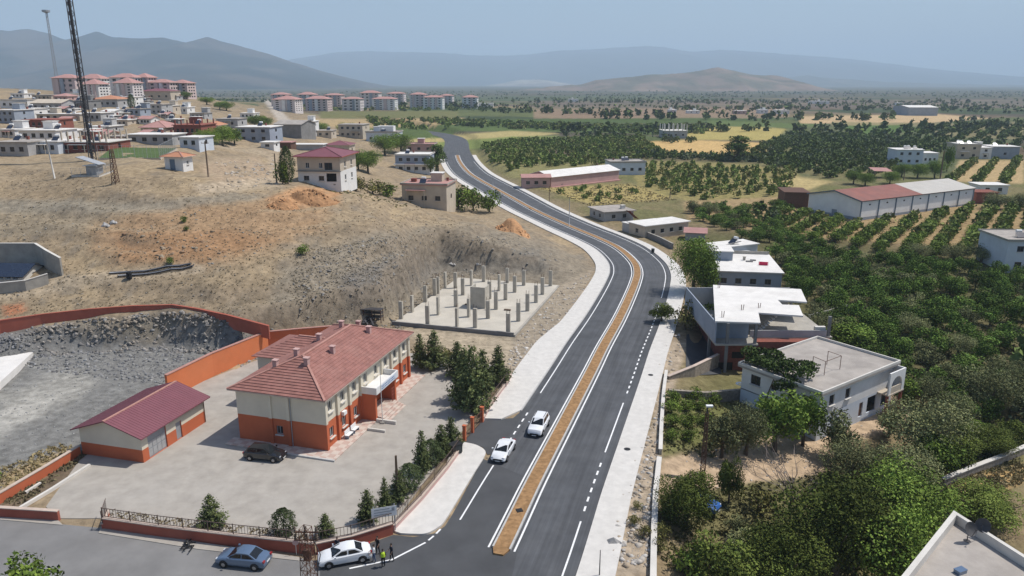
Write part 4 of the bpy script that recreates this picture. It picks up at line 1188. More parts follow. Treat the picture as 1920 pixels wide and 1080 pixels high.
# west side
wall("street_wall", "short red street wall left of the yard entrance", gW((-200, 952), (0, 968), (112, 975)), 0.95, 0.3, "red_wall", zb=0.0)
o, P, z, hh = wall("side_wall", "low orange wall running back to the outbuilding", gW((-40, 968), (0, 943), (80, 895), (150, 852)), 1.0, 0.28, "orange_wall", zb=0.0)
wall("planter_kerb", "pale concrete kerb of the planting strip beside the low orange wall", gW((38, 955), (100, 918), (168, 874)), 0.28, 0.3, "concrete_light", None, "kerb", zb=0.0)
wall("planter_kerb", "short broken concrete kerb piece lying in the planting strip", gW((48, 925), (76, 907)), 0.2, 0.25, "concrete_light", None, "kerb", zb=0.0)
wall("retaining_wall", "long bright orange retaining wall between the quarry and the school", gW((316, 748), (400, 704), (503, 660)), 3.3, 0.35, "orange_bright", "ridge_tile", zb=0.0)
wall("back_wall", "dark orange back wall behind the school roof", gW((503, 658), (560, 652), (640, 645)), 3.1, 0.35, "orange_wall", "ridge_tile", zb=0.0)
HWP = [(-160, 640, 4.2), (-60, 624, 4.3), (0, 612, 4.4), (80, 600, 4.6), (170, 590, 4.9), (250, 584, 5.1), (325, 582, 5.1), (370, 589, 4.9), (430, 602, 4.6), (490, 618, 4.0), (505, 622, 3.7)]
HW = [U(*q) for q in HWP]
wall("hill_wall", "winding brick-red boundary wall along the top of the quarry cut", [p[:2] for p in HW], 1.05, 0.3, "red_wall", "red_wall", zb=[q[2] - 0.15 for q in HWP], sink=1.0)

# ------------------------------------------------------------------ right-hand buildings
def white_house():
    zr, zb = 3.6, -2.4
    c, W, D, rz = rect_px((1540, 735), (1398, 681), (1668, 675), zr)
    o = thing("white_house", "white two-storey house with grey roof terrace, vine pergola and arched balcony", "house", (c[0], c[1], zb), rz)
    Hh = zr - zb - 0.35
    b = Bld(o, W, D, Hh, ["blue_white_wall", "white_wall"], band=2.6, z0=-1.0)
    b.win('S', -W / 2 + 2.2, 3.7, 1.5, 1.35, "dark_frame"); b.win('S', -W / 2 + 5.0, 3.9, 0.8, 0.9, "dark_frame"); b.win('S', W / 2 - 1.6, 3.6, 1.7, 1.25, "dark_frame"); b.win('S', W / 2 - 4.0, 3.3, 0.9, 1.7, "dark_frame")
    b.win('E', -D / 2 + 2.6, 3.6, 1.1, 1.35, "dark_frame"); b.win('E', -D / 2 + 6.2, 3.6, 1.1, 1.35, "dark_frame")
    b.opening('E', D / 2 - 5.0, 0.1, 2.2, 2.2); b.opening('E', D / 2 - 1.6, 0.1, 2.0, 2.2); b.door('E', D / 2 - 7.6, 0.9, 2.0, "rust_metal")
    b.row('N', 4, 3.6); b.row('W', 3, 3.6)
    b.walls()
    b.flat("grey_roof", 0.45, 0.28, 0.34, "concrete_light")
    # arched balcony at the far end of the sunny side: a projecting box with an arch cut through
    q = MB(); yc = D / 2 - 2.0; X = W / 2; r = 1.35; z0 = 3.55; zt = Hh - 0.01; pr = 1.5
    seg_ = 14; arc = [(yc + r * math.cos(a), z0 + r * 0.98 * math.sin(a)) for a in np.linspace(0, math.pi, seg_)]
    for i in range(seg_ - 1):
        (y0, a0), (y1, a1) = arc[i], arc[i + 1]
        q.prism([(X + pr - 0.2, y1), (X + pr, y1), (X + pr, y0), (X + pr - 0.2, y0)], [a1, a1, a0, a0], [zt] * 4)
    q.box(X + pr - 0.2, X + pr, yc + r, D / 2, 2.6, zt); q.box(X + pr - 0.2, X + pr, yc - r - 0.55, yc - r, 2.6, zt)
    q.build("balcony_arch", "white_wall", o)
    q = MB(); q.box(X + 0.002, X + pr + 0.05, yc - r - 0.56, D / 2 + 0.01, 2.42, 2.6); q.build("balcony_floor", "tan_wall", o)
    q = MB(); q.box(X + pr - 0.16, X + pr - 0.04, yc - r, yc + r, 2.6, z0 - 0.02); q.build("balcony_rail", "tan_wall", o)
    q = MB(); q.box(X + 0.002, X + pr - 0.2, D / 2 - 0.2, D / 2, 2.6, zt); q.build("balcony_side", "white_wall", o)
    for y in (yc - r - 0.3, D / 2 - 0.2):
        q = MB(); q.box(X + pr - 0.35, X + pr - 0.05, y - 0.15, y + 0.15, -0.8, 2.42); q.build("balcony_post", "brick", o)
    q = MB(); q.box(-W / 2 - 0.04, W / 2 + 0.04, -D / 2 - 0.06, -D / 2 - 0.002, 2.5, 2.62); q.build("string_course", "concrete_dark", o)
    # pergola posts on the terrace
    zt2 = Hh + 0.28
    fr = MB()
    for x, y in ((0.8, -3.0), (2.8, -3.4), (2.8, 0.2), (0.8, 0.4)):
        fr.bar((x, y, zt2), (x, y, zt2 + 1.9), 0.06)
    fr.bar((0.8, -3, zt2 + 1.9), (2.8, -3.4, zt2 + 1.9), 0.05); fr.bar((2.8, -3.4, zt2 + 1.9), (2.8, 0.2, zt2 + 1.9), 0.05); fr.bar((2.8, 0.2, zt2 + 1.9), (0.8, 0.4, zt2 + 1.9), 0.05)
    fr.build("pergola_frame", "rust_metal", o)
    q = MB(); q.lathe([(0.55, 0.0), (0.5, 0.12), (0.2, 0.02)], 12, c=(-W / 2 - 0.45, -D / 2 + 0.3, 2.9)); q.build("satellite_dish", "white_plastic", o)
    global WH
    WH = (Vector((c[0], c[1], zb)), rz, W, D, Hh)
    return o
white_house()

def unfinished_house():
    zr, zb, zf = 6.1, -1.7, 2.7
    rp = [(1337, 534), (1502, 542), (1513, 566), (1458, 562), (1467, 571), (1498, 572), (1506, 592), (1422, 586), (1426, 605), (1341, 602)]
    P = [U(*q, zr)[:2] for q in rp]
    c = sum(P) / len(P)
    o = thing("unfinished_house", "unfinished concrete house with bare white slab roof and open floors", "house", (c[0], c[1], zb))
    L = [tuple(p - c) for p in P]
    q = MB(); q.prism(L[::-1], zr - zb - 0.24, zr - zb); q.build("roof", "white_roof", o)
    Q = np.array(L); x0, x1, y0, y1 = Q[:, 0].min(), Q[:, 0].max(), Q[:, 1].min(), Q[:, 1].max()
    xm = L[8][0]; ym = L[7][1]
    fz = zf - zb; tz = zr - zb - 0.24
    q = MB(); q.prism([(x0 + 0.1, y0 + 0.1), (xm, y0 + 0.1), (xm, ym - 1.6), (x1 - 0.5, ym - 1.6), (x1 - 0.5, y1 - 0.2), (x0 + 0.1, y1 - 0.2)], fz - 0.22, fz); q.build("floor_slab", "concrete", o)
    for x, y in ((x0 + 1.9, y0 + 0.5), (xm - 0.4, y0 + 0.5), (x0 + 0.4, y1 - 0.6), (x1 - 1.0, ym - 1.2), (x1 - 1.0, y1 - 1.6), (xm - 0.3, ym + 2.0), (x0 + 0.4, y0 + 4.5), (xm + 3, y1 - 1.0)):
        q = MB(); q.box(x - 0.2, x + 0.2, y - 0.2, y + 0.2, -0.8, tz - 0.002); q.build("column", "concrete_dark", o)
    q = MB(); q.box(x0 + 0.12, x0 + 0.3, y0 + 0.7, y1 - 0.8, fz, tz - 0.004); q.build("upper_wall", "blue_grey_wall", o)
    q = MB(); q.box(x0 + 0.6, x1 - 1.2, y1 - 1.0, y1 - 0.82, fz, tz - 0.004); q.build("upper_wall", "grey_wall", o)
    q = MB(); q.box(x0 + 0.3, xm - 0.7, y0 + 2.9, y0 + 3.08, fz, tz - 0.004); q.build("upper_wall", "blue_grey_wall", o)
    q = MB(); q.box(xm - 0.2, x1 - 1.4, ym - 1.45, ym - 1.27, fz, fz + 1.0); q.build("balcony_wall", "grey_wall", o)
    q = MB(); q.box(x0 + 2.2, x1 - 1.0, y0 + 1.8, y1 - 1.2, -0.8, fz - 0.224); q.build("ground_wall", "brick", o)
    q = MB(); q.box(x0 + 3.2, x0 + 5.0, y0 + 1.76, y0 + 1.797, 1.6, 2.6); q.build("opening", "dark_opening", o)
    q = MB(); q.box(x0 + 1.0, x0 + 3.4, y0 + 1.77, y0 + 1.796, -0.6, 0.9); q.build("opening", "dark_opening", o)
    for i in range(9):     # bare stair rising to the roof
        x = xm + 1.6 + i * 0.34; z = fz + 0.35 * (i + 1) - 0.1
        q = MB(); q.box(x, x + 0.36, ym + 0.3, ym + 1.3, z - 0.16, z); q.build("stair_step", "white_roof", o)
    q = MB(); q.box(x1 - 3.0, x1 - 1.4, ym - 1.0, ym - 0.4, fz, fz + 1.4); q.build("board_stack", "concrete_light", o)
    for x, y, hh in ((x0 + 1.5, y1 - 2, 1.0), (x0 + 1.6, y0 + 2.5, 1.0), (xm - 1, y1 - 2.2, 1.1), (xm - 0.8, ym + 1.2, 0.9), (xm + 2.2, ym + 2.4, 0.8), (x1 - 2.5, y1 - 1.5, 0.9)):
        q = MB()
        for dx in (-0.12, 0.12):
            q.bar((x + dx, y, tz + 0.24), (x + dx * 1.6, y, tz + 0.24 + hh), 0.04); q.bar((x + dx, y + 0.2, tz + 0.24), (x + dx * 1.5, y + 0.2, tz + 0.2 + hh), 0.04)
        q.build("rebar", "rust_metal", o)["kind"] = "stuff"
unfinished_house()

def rect_house(name, label, pB, pA, pC, zr, zb, walls, roof, nE=2, nS=2, fl=1, par=0.0, over=0.35, cat="house", roofs=None, wz=1.0, tank=None):
    c, W, D, rz = rect_px(pB, pA, pC, zr)
    o = thing(name, label, cat, (c[0], c[1], zb), rz)
    Hh = zr - zb - 0.22
    b = Bld(o, W, D, Hh, walls, z0=-0.8)
    for f in range(fl):
        z = wz + f * (Hh / fl)
        if nE: b.row('E', nE, z, 1.25, 1.15, frame="dark_frame")
        if nS: b.row('S', nS, z, 1.25, 1.15, frame="dark_frame")
    b.row('N', 2, wz); b.row('W', 2, wz)
    b.walls()
    b.flat(roof, over, 0.22, par)
    return o, b, W, D, Hh
o, b, W, D, Hh = rect_house("terrace_house", "low grey house with littered white roof and red cloth on it", (1467, 511), (1335, 509), (1452, 478), 2.6, -1.1, ["blue_grey_wall"], "white_roof", 2, 4, par=0.0)
q = MB(); q.box(-W / 2 - 0.3, -W / 2 - 0.1, -D / 2, D / 2, Hh + 0.224, Hh + 0.6); q.box(-W / 2, W / 2 + 0.2, D / 2, D / 2 + 0.2, Hh + 0.224, Hh + 0.9); q.build("parapet", "concrete", o)
q = MB(); q.box(-W / 2 + 0.6, -1.6, 1.0, D / 2 - 0.6, Hh + 0.224, Hh + 2.2); rm = q.build("roof_room", "blue_grey_wall", o)
q = MB(); q.box(-W / 2 + 0.4, -1.4, 0.7, D / 2 - 0.4, Hh + 2.2, Hh + 2.34); q.build("roof_room_slab", "white_roof", rm)
q = MB()
zc = Hh + 1.0
q.add([(3.4, -2.4, zc), (5.2, -2.5, zc - 0.05), (5.2, -2.46, zc - 0.85), (3.4, -2.36, zc - 0.8)], [(0, 1, 2, 3)]); q.bar((3.3, -2.4, zc), (5.3, -2.5, zc - 0.03), 0.03); q.bar((3.3, -2.4, Hh + .2), (3.3, -2.4, zc), 0.04); q.bar((5.3, -2.5, Hh + .2), (5.3, -2.5, zc), 0.04)
q.build("washing", "red_cloth", o)
b.chimney(1.0, 2.0, Hh + 0.3, 0.6)
q = MB(); q.box(1.2, 2.6, 0.2, 0.9, Hh + 0.224, Hh + 0.45); q.box(2.2, 3.4, 1.4, 1.8, Hh + 0.224, Hh + 0.5); q.build("roof_clutter", "concrete_dark", o)
o, b, W, D, Hh = rect_house("roadside_house", "white-roofed house with metal awning below the dense roadside tree", (1341, 465), (1314, 457), (1421, 456), 2.9, -0.8, ["white_wall"], "white_roof", 3, 1)
b.tank(0.5, 1.5, Hh + 0.22); q = MB(); q.bar((1, -2, Hh + .22), (1.6, 2, Hh + 0.9), 0.5, 0.1); q.build("roof_clutter", "concrete_dark", o)
q = MB(); q.box(W / 2 + 0.02, W / 2 + 2.4, -D / 2 - 1.0, 3, Hh - 1.2, Hh - 1.05); q.build("awning", "galvanized", o)
o, b, W, D, Hh = rect_house("roadside_house", "white-roofed bungalow with cream walls beside the long roadside garden wall", (1210, 423), (1182, 415), (1287, 413), 3.2, -0.3, ["tan_wall"], "white_roof", 4, 1, over=0.5)
q = MB(); q.box(-W / 2 - 3.5, -W / 2 - 0.4, -D / 2, D / 2 - 3, Hh - 0.6, Hh - 0.42); q.build("side_roof", "white_roof", o)
q = MB(); q.box(-W / 2 - 3.3, -W / 2 - 0.002, -D / 2 + 0.2, D / 2 - 3.2, -0.5, Hh - 0.602); q.build("side_room", "grey_wall", o)
o, b, W, D, Hh = rect_house("roadside_house", "grey house with weathered roof and open porch nearest the dry yellow field", (1134, 397), (1098, 388), (1192, 395), 3.0, -0.2, ["grey_wall"], "grey_roof", 2, 2, over=0.6)
b.chimney(1.5, 3.0, Hh + 0.3, 0.9, 1.2, "concrete_light")
q = MB(); q.add([(W / 2 + 0.5, D / 2 - 3, Hh + 0.4), (W / 2 + 3, D / 2 - 3, Hh + 0.6), (W / 2 + 3.4, D / 2, 1.0), (W / 2 + 0.9, D / 2, 0.8)], [(0, 1, 2, 3)]); q.build("lean_to", "red_metal", o)

def front_house(name, label, l, r, yt, yb, dep, rz, walls, roof, nwin=2, fl=1, cat="house", group=None, hmax=None, side=1, frame="dark_frame", wmin=1.0):
    """house whose camera-facing wall spans photo columns l..r, rows yt (eaves) .. yb (ground)"""
    p = G((l + r) / 2, yb); m = mpp(p)
    W, Hh = (r - l) * m, (yb - yt) * m * 1.01
    a = R(rz); W = W / max(0.5, math.cos(a) + 0.25 * abs(math.sin(a)))
    n = Vector((-math.sin(a), math.cos(a), 0))
    c = Vector((p.x, p.y, p.z)) + n * dep / 2
    o = thing(name, label, cat, c, a, group)
    b = Bld(o, W, dep, Hh, walls, z0=-2.5, band=(Hh / 2 if isinstance(walls, (list, tuple)) and len(walls) > 1 else None))
    ww = min(1.5, max(0.9, W / (nwin + 0.5) * 0.5)) if nwin else 1
    for f in range(fl):
        z = f * Hh / fl + max(0.7, Hh / fl * 0.33)
        hw = min(1.3, Hh / fl * 0.42)
        if nwin:
            b.row('S', nwin, z, ww, hw, m=0.6, frame=frame, sill=m < 0.3)
            if side: b.row('E' if rz <= 0 else 'W', side, z, ww, hw, frame=frame, sill=False); 
    b.walls()
    k = roof[0]
    if k == 'flat': b.flat(roof[1], 0.4, 0.25, roof[2] if len(roof) > 2 else 0.0)
    elif k == 'hip': b.hip(roof[1], roof[2] if len(roof) > 2 else 1.8, 0.6, "ridge_tile" if m < 0.25 else None)
    elif k == 'gx': b.gable(roof[1], roof[2], 0.5, None, 'x')
    elif k == 'gy': b.gable(roof[1], roof[2], 0.5, None, 'y')
    rg = random.Random(label)
    if k == 'flat' and cat == "house":
        zr = Hh + 0.25
        if rg.random() < 0.7: b.tank(rg.uniform(-W * 0.3, W * 0.3), rg.uniform(-dep * 0.2, dep * 0.25), zr)
        if rg.random() < 0.45:
            x0, y0 = rg.uniform(-W * 0.35, W * 0.1), rg.uniform(-dep * 0.1, dep * 0.15)
            q = MB(); q.box(x0, x0 + 3.2, y0, y0 + 3.0, zr, zr + 2.3); rr = q.build("roof_room", walls[-1], o)
            q = MB(); q.box(x0 - 0.25, x0 + 3.45, y0 - 0.25, y0 + 3.25, zr + 2.3, zr + 2.46); q.build("roof_room_slab", "white_roof", rr)
        if rg.random() < 0.55:
            x0 = rg.uniform(-W * 0.4, W * 0.05); w_ = W * rg.uniform(0.3, 0.5); zb_ = Hh * (0.5 if fl > 1 else 0.78)
            q = MB(); q.box(x0, x0 + w_, -dep / 2 - 1.5, -dep / 2 - 0.002, zb_, zb_ + 0.16); aw = q.build("awning", rg.choice(["white_roof", "concrete", "pink_roof", "galvanized"]), o)
            for xx in (x0 + 0.15, x0 + w_ - 0.15):
                q = MB(); q.bar((xx, -dep / 2 - 1.35, -1.5), (xx, -dep / 2 - 1.35, zb_), 0.16); q.build("post", "concrete", aw)
        if rg.random() < 0.5: b.chimney(rg.uniform(-W * 0.4, W * 0.4), dep * 0.3, zr, 0.8, 0.6, "brick")
    return o, b, W, Hh

# pink farm shed, annex, white house behind
def farm_shed():
    A, B = G(1033, 351), G(1160, 338)
    d = B - A; W = d.length; rz = math.atan2(d.y, d.x); Dp = 13.0
    n = Vector((-math.sin(rz), math.cos(rz), 0)); c = (A + B) / 2 + n * Dp / 2; c.z = min(A.z, B.z)
    o = thing("farm_shed", "long pink farm shed with white sheet roof beside the road", "shed", c, rz)
    b = Bld(o, W, Dp, 4.4, ["pink_wall"], z0=-1.0)
    b.win('S', -W / 2 + 7, 3.2, 0.7, 0.5, sill=False); b.win('S', W / 2 - 7, 3.2, 0.7, 0.5, sill=False); b.win('W', 0, 2.2, 1.4, 0.9, sill=False); b.win('S', -W / 2 + 6, 0.8, 0.8, 0.5, sill=False)
    b.walls(); b.gable("white_roof", 1.7, 0.5, "pink_wall", 'x')
    q = MB(); q.box(-W / 2, W / 2, -Dp / 2 - 1.4, -Dp / 2 - 0.002, -0.8, 0.45); q.build("plinth", "pink_roof", o)
    b.chimney(W / 2 - 5, 1.5, 5.9, 0.9, 0.5, "rust_metal")
farm_shed()
front_house("shed_annex", "small pink annex with pink roof and dark door at the end of the farm shed", 979, 1032, 333, 352, 7, 3, ["pink_wall"], ('gx', "pink_roof", 0.9), 3, cat="annex")
o, b, W, Hh = front_house("farm_house", "white house with dark shutters behind the long pink farm shed", 1143, 1211, 305, 328, 11, 6, ["blue_white_wall"], ('flat', "grey_roof", 0.3), 4)
b.tank(1, 2, Hh + 0.25)

def big_warehouse():
    zb = -1.0
    c, W, D, rz = rect_px((1611, 415), (1512, 398), (1829, 388), zb)
    o = thing("warehouse", "large white warehouse with navy trim and half red, half pale roof", "warehouse", (c[0], c[1], zb), rz)
    Hh = 6.3
    b = Bld(o, W, D, Hh, ["blue_grey_wall", "bright_wall"], band=1.1, z0=-1.0)
    b.door('S', 0.4, 2.0, 2.4, "blue_grey_wall", 0.02, "sliding_door")
    for i in range(7):
        y = -D / 2 + D * (i + 0.5) / 7
        b.win('E', y, 4.6, 0.9, 0.5, "dark_frame", sill=False)
    b.row('W', 6, 3.5); b.walls()
    r = b.gable("red_metal", 2.1, 0.5, "bright_wall", 'y')
    # pale new sheeting over the far half, laid proud of the red sheets
    w = W / 2 + 0.5; sl = 2.1 / (W / 2); y0 = -D / 2 + D * 0.50
    for sg in (-1, 1):
        q = MB(); q.add([(sg * (w + .03), y0, Hh - sl * 0.5 + 0.15), (sg * (w + .03), D / 2 + 0.55, Hh - sl * 0.5 + 0.15), (0, D / 2 + 0.55, Hh + 2.1 + 0.16), (0, y0, Hh + 2.1 + 0.16)], [(0, 1, 2, 3)]); q.build("roof_sheet", "pale_metal", r)
    for i in range(8):
        y = -D / 2 + D * i / 7
        q = MB(); q.box(W / 2 + 0.002, W / 2 + 0.2, y - 0.18, y + 0.18, -0.5, Hh); q.build("pillar", "car_blue", o)
    q = MB(); q.box(W / 2 + 0.003, W / 2 + 0.24, -D / 2, D / 2, Hh - 0.32, Hh - 0.02); q.build("trim", "car_blue", o)
    for sg in (-1, 1):
        q = MB(); q.bar((sg * w, -D / 2 - 0.52, Hh - sl * 0.5 - 0.1), (0, -D / 2 - 0.52, Hh + 2.0), 0.1, 0.35); q.build("verge_trim", "car_blue", o)
big_warehouse()
front_house("rusty_shed", "dark rust-brown lean-to shed against the warehouse gable", 1470, 1514, 362, 390, 12, -9, ["rust_metal"], ('flat', "rust_metal"), 0, cat="shed")
front_house("brick_hut", "red brick hut behind the right end of the warehouse", 1829, 1868, 362, 382, 7, -6, ["brick"], ('flat', "brick"), 1, cat="hut")
front_house("tin_shed", "white tin-roofed shed beside the red brick hut", 1836, 1888, 348, 364, 8, -4, ["white_wall"], ('flat', "white_roof"), 2, cat="shed")
o, b, W, Hh = front_house("edge_house", "blue-white house with water tanks at the right edge by the row orchard", 1882, 1968, 452, 512, 12, -4, ["blue_white_wall"], ('flat', "grey_roof", 0.2), 2, 2); b.tank(-1.0, -2, Hh + 0.25); b.tank(2.0, -1, Hh + 0.25)
o, b, W, Hh = front_house("farm_house", "white farmhouse with curved roof tank among dark trees above the warehouse", 1679, 1728, 282, 309, 11, -4, ["blue_white_wall"], ('flat', "white_roof"), 3, 2); b.tank(-1, -1, Hh + .25); b.tank(1.5, 1, Hh + .25)
front_house("farm_house", "small white house with porch attached right of the white farmhouse", 1728, 1757, 288, 308, 10, -4, ["white_wall"], ('flat', "white_roof"), 3)
o, b, W, Hh = front_house("farm_house", "cream two-storey farmhouse with roof tanks at the far right orchard", 1792, 1836, 272, 298, 12, -5, ["tan_wall"], ('flat', "white_roof", 0.3), 2, 2); b.tank(-2, 0, Hh + .25); b.tank(2, 0, Hh + .25)
front_house("farm_house", "white balcony house between two cream and grey farmhouses", 1836, 1857, 278, 298, 12, -5, ["white_wall"], ('flat', "white_roof"), 1, 2)
front_house("farm_house", "grey farmhouse with white side wall near the right picture edge", 1858, 1908, 276, 298, 12, -6, ["blue_grey_wall"], ('flat', "white_roof"), 1, 1)
front_house("far_warehouse", "distant grey warehouse with white roof on the far plain", 1703, 1757, 202, 217, 45, -3, ["blue_grey_wall"], ('gx', "white_roof", 2.0), 0, cat="warehouse")
o, b, W, Hh = front_house("building_shell", "unfinished concrete building with bare columns in the yellow fields", 1245, 1289, 246, 259, 18, 2, ["grey_wall"], ('flat', "concrete_light"), 3, frame="dark_opening"); b.stubs(Hh + 0.25, 6, 3, 4.5, 0.6, "concrete_light")
p = G(1649, 333); m = mpp(p)
o = thing("field_shelter", "open field shelter with rusty tin roof behind the warehouse", "shelter", p)
q = MB(); q.add([(-4, -3, 3.2), (4, -3, 3.0), (4, 3, 4.0), (-4, 3, 4.2)], [(0, 1, 2, 3)]); q.build("roof", "pink_roof", o)
for x, y in ((-3.6, -2.6), (3.6, -2.6), (3.6, 2.6), (-3.6, 2.6)):
    q = MB(); q.bar((x, y, -0.3), (x, y, 3.1 if y < 0 else 3.95), 0.2); q.build("post", "wood_pole", o)
for l, r, yt, yb, w, nm in ((1424, 1440, 206, 213, "white_wall", "tiny white farm building left of the far pale field"), (1455, 1480, 207, 214, "white_wall", "tiny white farm building in the far pale field"), (1380, 1400, 208, 214, "pink_wall", "tiny pinkish farm building on the far plain"), (1255, 1268, 206, 213, "white_wall", "tiny white shed beside the far dark tree clump"), (1290, 1312, 208, 213, "white_wall", "tiny white barn right of the far dark tree clump"), (1066, 1084, 186, 191, "white_wall", "tiny white barn on the plain under the hill"), (1520, 1555, 190, 195, "white_wall", "long tiny white greenhouse on the far plain"), (1682, 1692, 193, 197, "white_wall", "tiny white cube building beyond the far warehouse"), (898, 925, 194, 201, "white_wall", "low white building right of the estate blocks")):
    front_house("far_building", nm, l, r, yt, yb, 14, 0, [w], ('flat', "white_roof"), 2, group="small buildings on the far plain")
o, b, W, Hh = front_house("pink_shed", "small shed with pink roof between the roadside bungalows", 1284, 1322, 436, 452, 5, -14, ["grey_wall"], ('gx', "pink_roof", 0.8), 0, cat="shed")

def corner_roof():
    z = 9.3
    K, Ln, Rn = U(1789, 958, z)[:2], U(1690, 1082, z)[:2], U(1921, 1041, z)[:2]
    ux = (Rn - K) / np.linalg.norm(Rn - K); ul = (Ln - K) / np.linalg.norm(Ln - K)
    W, D = 13.0, 14.0
    rz = math.atan2(ux[1], ux[0])
    a = math.atan2(ul[1], ul[0]) - rz
    lv = Vector((math.cos(a), math.sin(a)))                       # the slanting west side in local axes
    o = thing("roof_corner_house", "flat grey concrete roof with white parapet at the bottom right corner", "house", (K[0], K[1], -4.5), rz)
    zz = z + 4.5 - 0.7
    def quad(x0, y0, x1, y1): # local slanted coordinates: x along the north parapet, y down the west parapet
        return [(x0 + lv.x * y0, lv.y * y0), (x0 + lv.x * y1, lv.y * y1), (x1 + lv.x * y1, lv.y * y1), (x1 + lv.x * y0, lv.y * y0)]
    q = MB(); q.prism(quad(0.1, 0.1, W - 0.1, D - 0.1), -2.5, zz - 0.3); q.build("wall", "white_wall", o)
    q = MB(); q.prism(quad(0, 0, W, D), zz - 0.298, zz); q.build("roof", "grey_roof", o)
    q = MB(); q.prism(quad(-0.05, -0.05, W, 0.3), zz + 0.002, zz + 0.7); q.build("parapet", "concrete_light", o)
    q = MB(); q.prism(quad(-0.05, 0.302, 0.34, D), zz + 0.002, zz + 0.697); q.build("parapet", "concrete_light", o)
    q = MB(); q.prism(quad(5.6, 6.5, 11, D), zz + 0.002, zz + 0.03); q.build("roof_patch", "concrete", o)
    c = K
    M_ = Matrix.Translation((c[0], c[1], -4.5)) @ Matrix.Rotation(rz, 4, 'Z')
    for k, (x, y, az, nm) in enumerate(((1813, 1014, R(15), "dark satellite dish on thin post facing the camera on the corner roof"), (1840, 1008, R(-48), "dark satellite dish seen edge-on beside the other on the corner roof"))):
        d = thing("satellite_dish", nm, "satellite dish", Vector(U(x, y, zz - 4.5)), az, "satellite dishes on the corner roof")
        q = MB(); q.tube([(0, 0, 0), (0, 0, 0.85)], 0.035, 6); q.build("post", "mast_dark", d)
        q = MB(); n = 18; rings = [(0.0, -0.02), (0.22, 0.02), (0.42, 0.09), (0.5, 0.14), (0.505, 0.13), (0.42, 0.06), (0.22, -0.02), (0.0, -0.06)]
        q.lathe(rings, n); bowl = q.build("bowl", "dish", d, (0, -0.05, 1.0), (R(62), 0, 0), angle=50)
        q = MB(); q.bar((0, -0.45, 0.1), (0, -0.05, 0.55), 0.025); q.box(-0.05, 0.05, -0.1, 0.0, 0.52, 0.62); q.build("feed_arm", "mast_dark", bowl)
        q = MB(); q.lathe([(0.24, 0), (0.22, 0.03), (0, 0.03)], 12); q.build("base_plate", "mast_dark", d)
    q = MB(); s_ = thing("roof_box", "small dark blue box lying on the corner roof by the picture edge", "box", Vector(U(1800, 1074, zz - 4.5)), 0.4); q.box(-0.36, 0.36, -0.22, 0.22, 0, 0.24); q.box(-0.38, 0.38, -0.24, 0.24, 0.242, 0.29); q.build("case", "car_blue", s_)
corner_roof()

# ------------------------------------------------------------------ hillside village
V = front_house
V("village_house", "long low grey house with hooded windows, leftmost of the village front row", -6, 56, 268, 293, 10, -3, ["grey_wall"], ('flat', "grey_roof"), 3)
V("village_house", "pale blue-grey house with dark doorway in the village front row", 59, 112, 267, 288, 10, -4, ["blue_white_wall"], ('flat', "white_roof"), 3)
o, b, W, Hh = V("brick_shell_house", "unfinished red brick house with tall bare columns behind the mast", 113, 205, 268, 286, 12, -2, ["brick"], ('flat', "concrete_light"), 5, frame="dark_opening"); b.stubs(Hh + 0.25, 8, 2, 2.8, 0.35, "tan_wall")
V("village_house", "grey and white house with long balcony above the village front row", 36, 108, 246, 264, 11, -3, ["white_wall"], ('flat', "white_roof"), 4)
V("village_house", "red brick house with dark windows in the middle of the village", 44, 106, 226, 241, 11, -2, ["brick"], ('flat', "brick"), 5)
V("village_house", "blue-grey house at the left picture edge of the village", -8, 31, 208, 231, 11, -6, ["blue_grey_wall"], ('flat', "white_roof"), 3, 2)
V("village_house", "small white house beside the blue-grey house at the left edge", 32, 66, 205, 222, 9, -5, ["white_wall"], ('flat', "white_roof"), 2)
V("village_house", "white house with dark shaded porch high on the left hillside", 0, 54, 188, 203, 11, -3, ["white_wall"], ('flat', "grey_roof"), 4)
V("village_house", "long grey house with olive roof and cream gable end on the hillside", 55, 120, 194, 208, 12, -8, ["grey_wall"], ('gx', "tan_wall", 1.6), 4)
V("village_house", "dark slate-coloured house directly behind the tall mast", 134, 168, 190, 206, 11, -3, ["concrete_dark"], ('flat', "concrete_dark"), 2)
V("village_house", "row of low white garden rooms between the brick house and the mast", 68, 152, 215, 226, 7, -3, ["tan_wall"], ('flat', "white_roof"), 6)
V("village_house", "small grey house with three windows right of the tall mast", 157, 191, 213, 228, 9, -4, ["grey_wall"], ('flat', "white_roof"), 3)
V("village_house", "grey house with broad orange hip roof below the hilltop blocks", 172, 222, 187, 201, 14, -2, ["grey_wall"], ('hip', "orange_tile", 2.0), 4)
V("village_house", "white two-level house attached right of the orange-roofed house", 222, 248, 183, 199, 12, -6, ["white_wall"], ('flat', "white_roof"), 2, 2)
V("village_shed", "white tin-roofed shed below the orange-roofed house", 190, 217, 209, 221, 8, -12, ["white_wall"], ('gx', "white_roof", 0.8), 1, cat="shed")
V("village_house", "grey block house with white porch on the middle terrace of the hill", 273, 305, 197, 214, 11, -4, ["grey_wall"], ('flat', "grey_roof"), 3, 2)
V("village_house", "little cream house attached to the grey block house", 305, 324, 199, 213, 9, -4, ["tan_wall"], ('flat', "white_roof"), 2)
V("village_house", "cream house with dark red roof just under the hilltop blocks", 262, 322, 172, 188, 14, -3, ["tan_wall"], ('hip', "purple_roof", 1.6), 4)
V("village_house", "low house with wide dusty-red hip roof above the sports pitch", 264, 312, 240, 250, 12, -2, ["tan_wall"], ('hip', "pink_roof", 2.0), 3)
o, b, W, Hh = V("brick_shell_house", "dark red brick shell house right of the dusty-red hip roof", 326, 379, 236, 255, 12, -3, ["brick"], ('flat', "brick"), 5, frame="dark_opening"); b.stubs(Hh + 0.25, 5, 2, 1.6, 0.35, "brick")
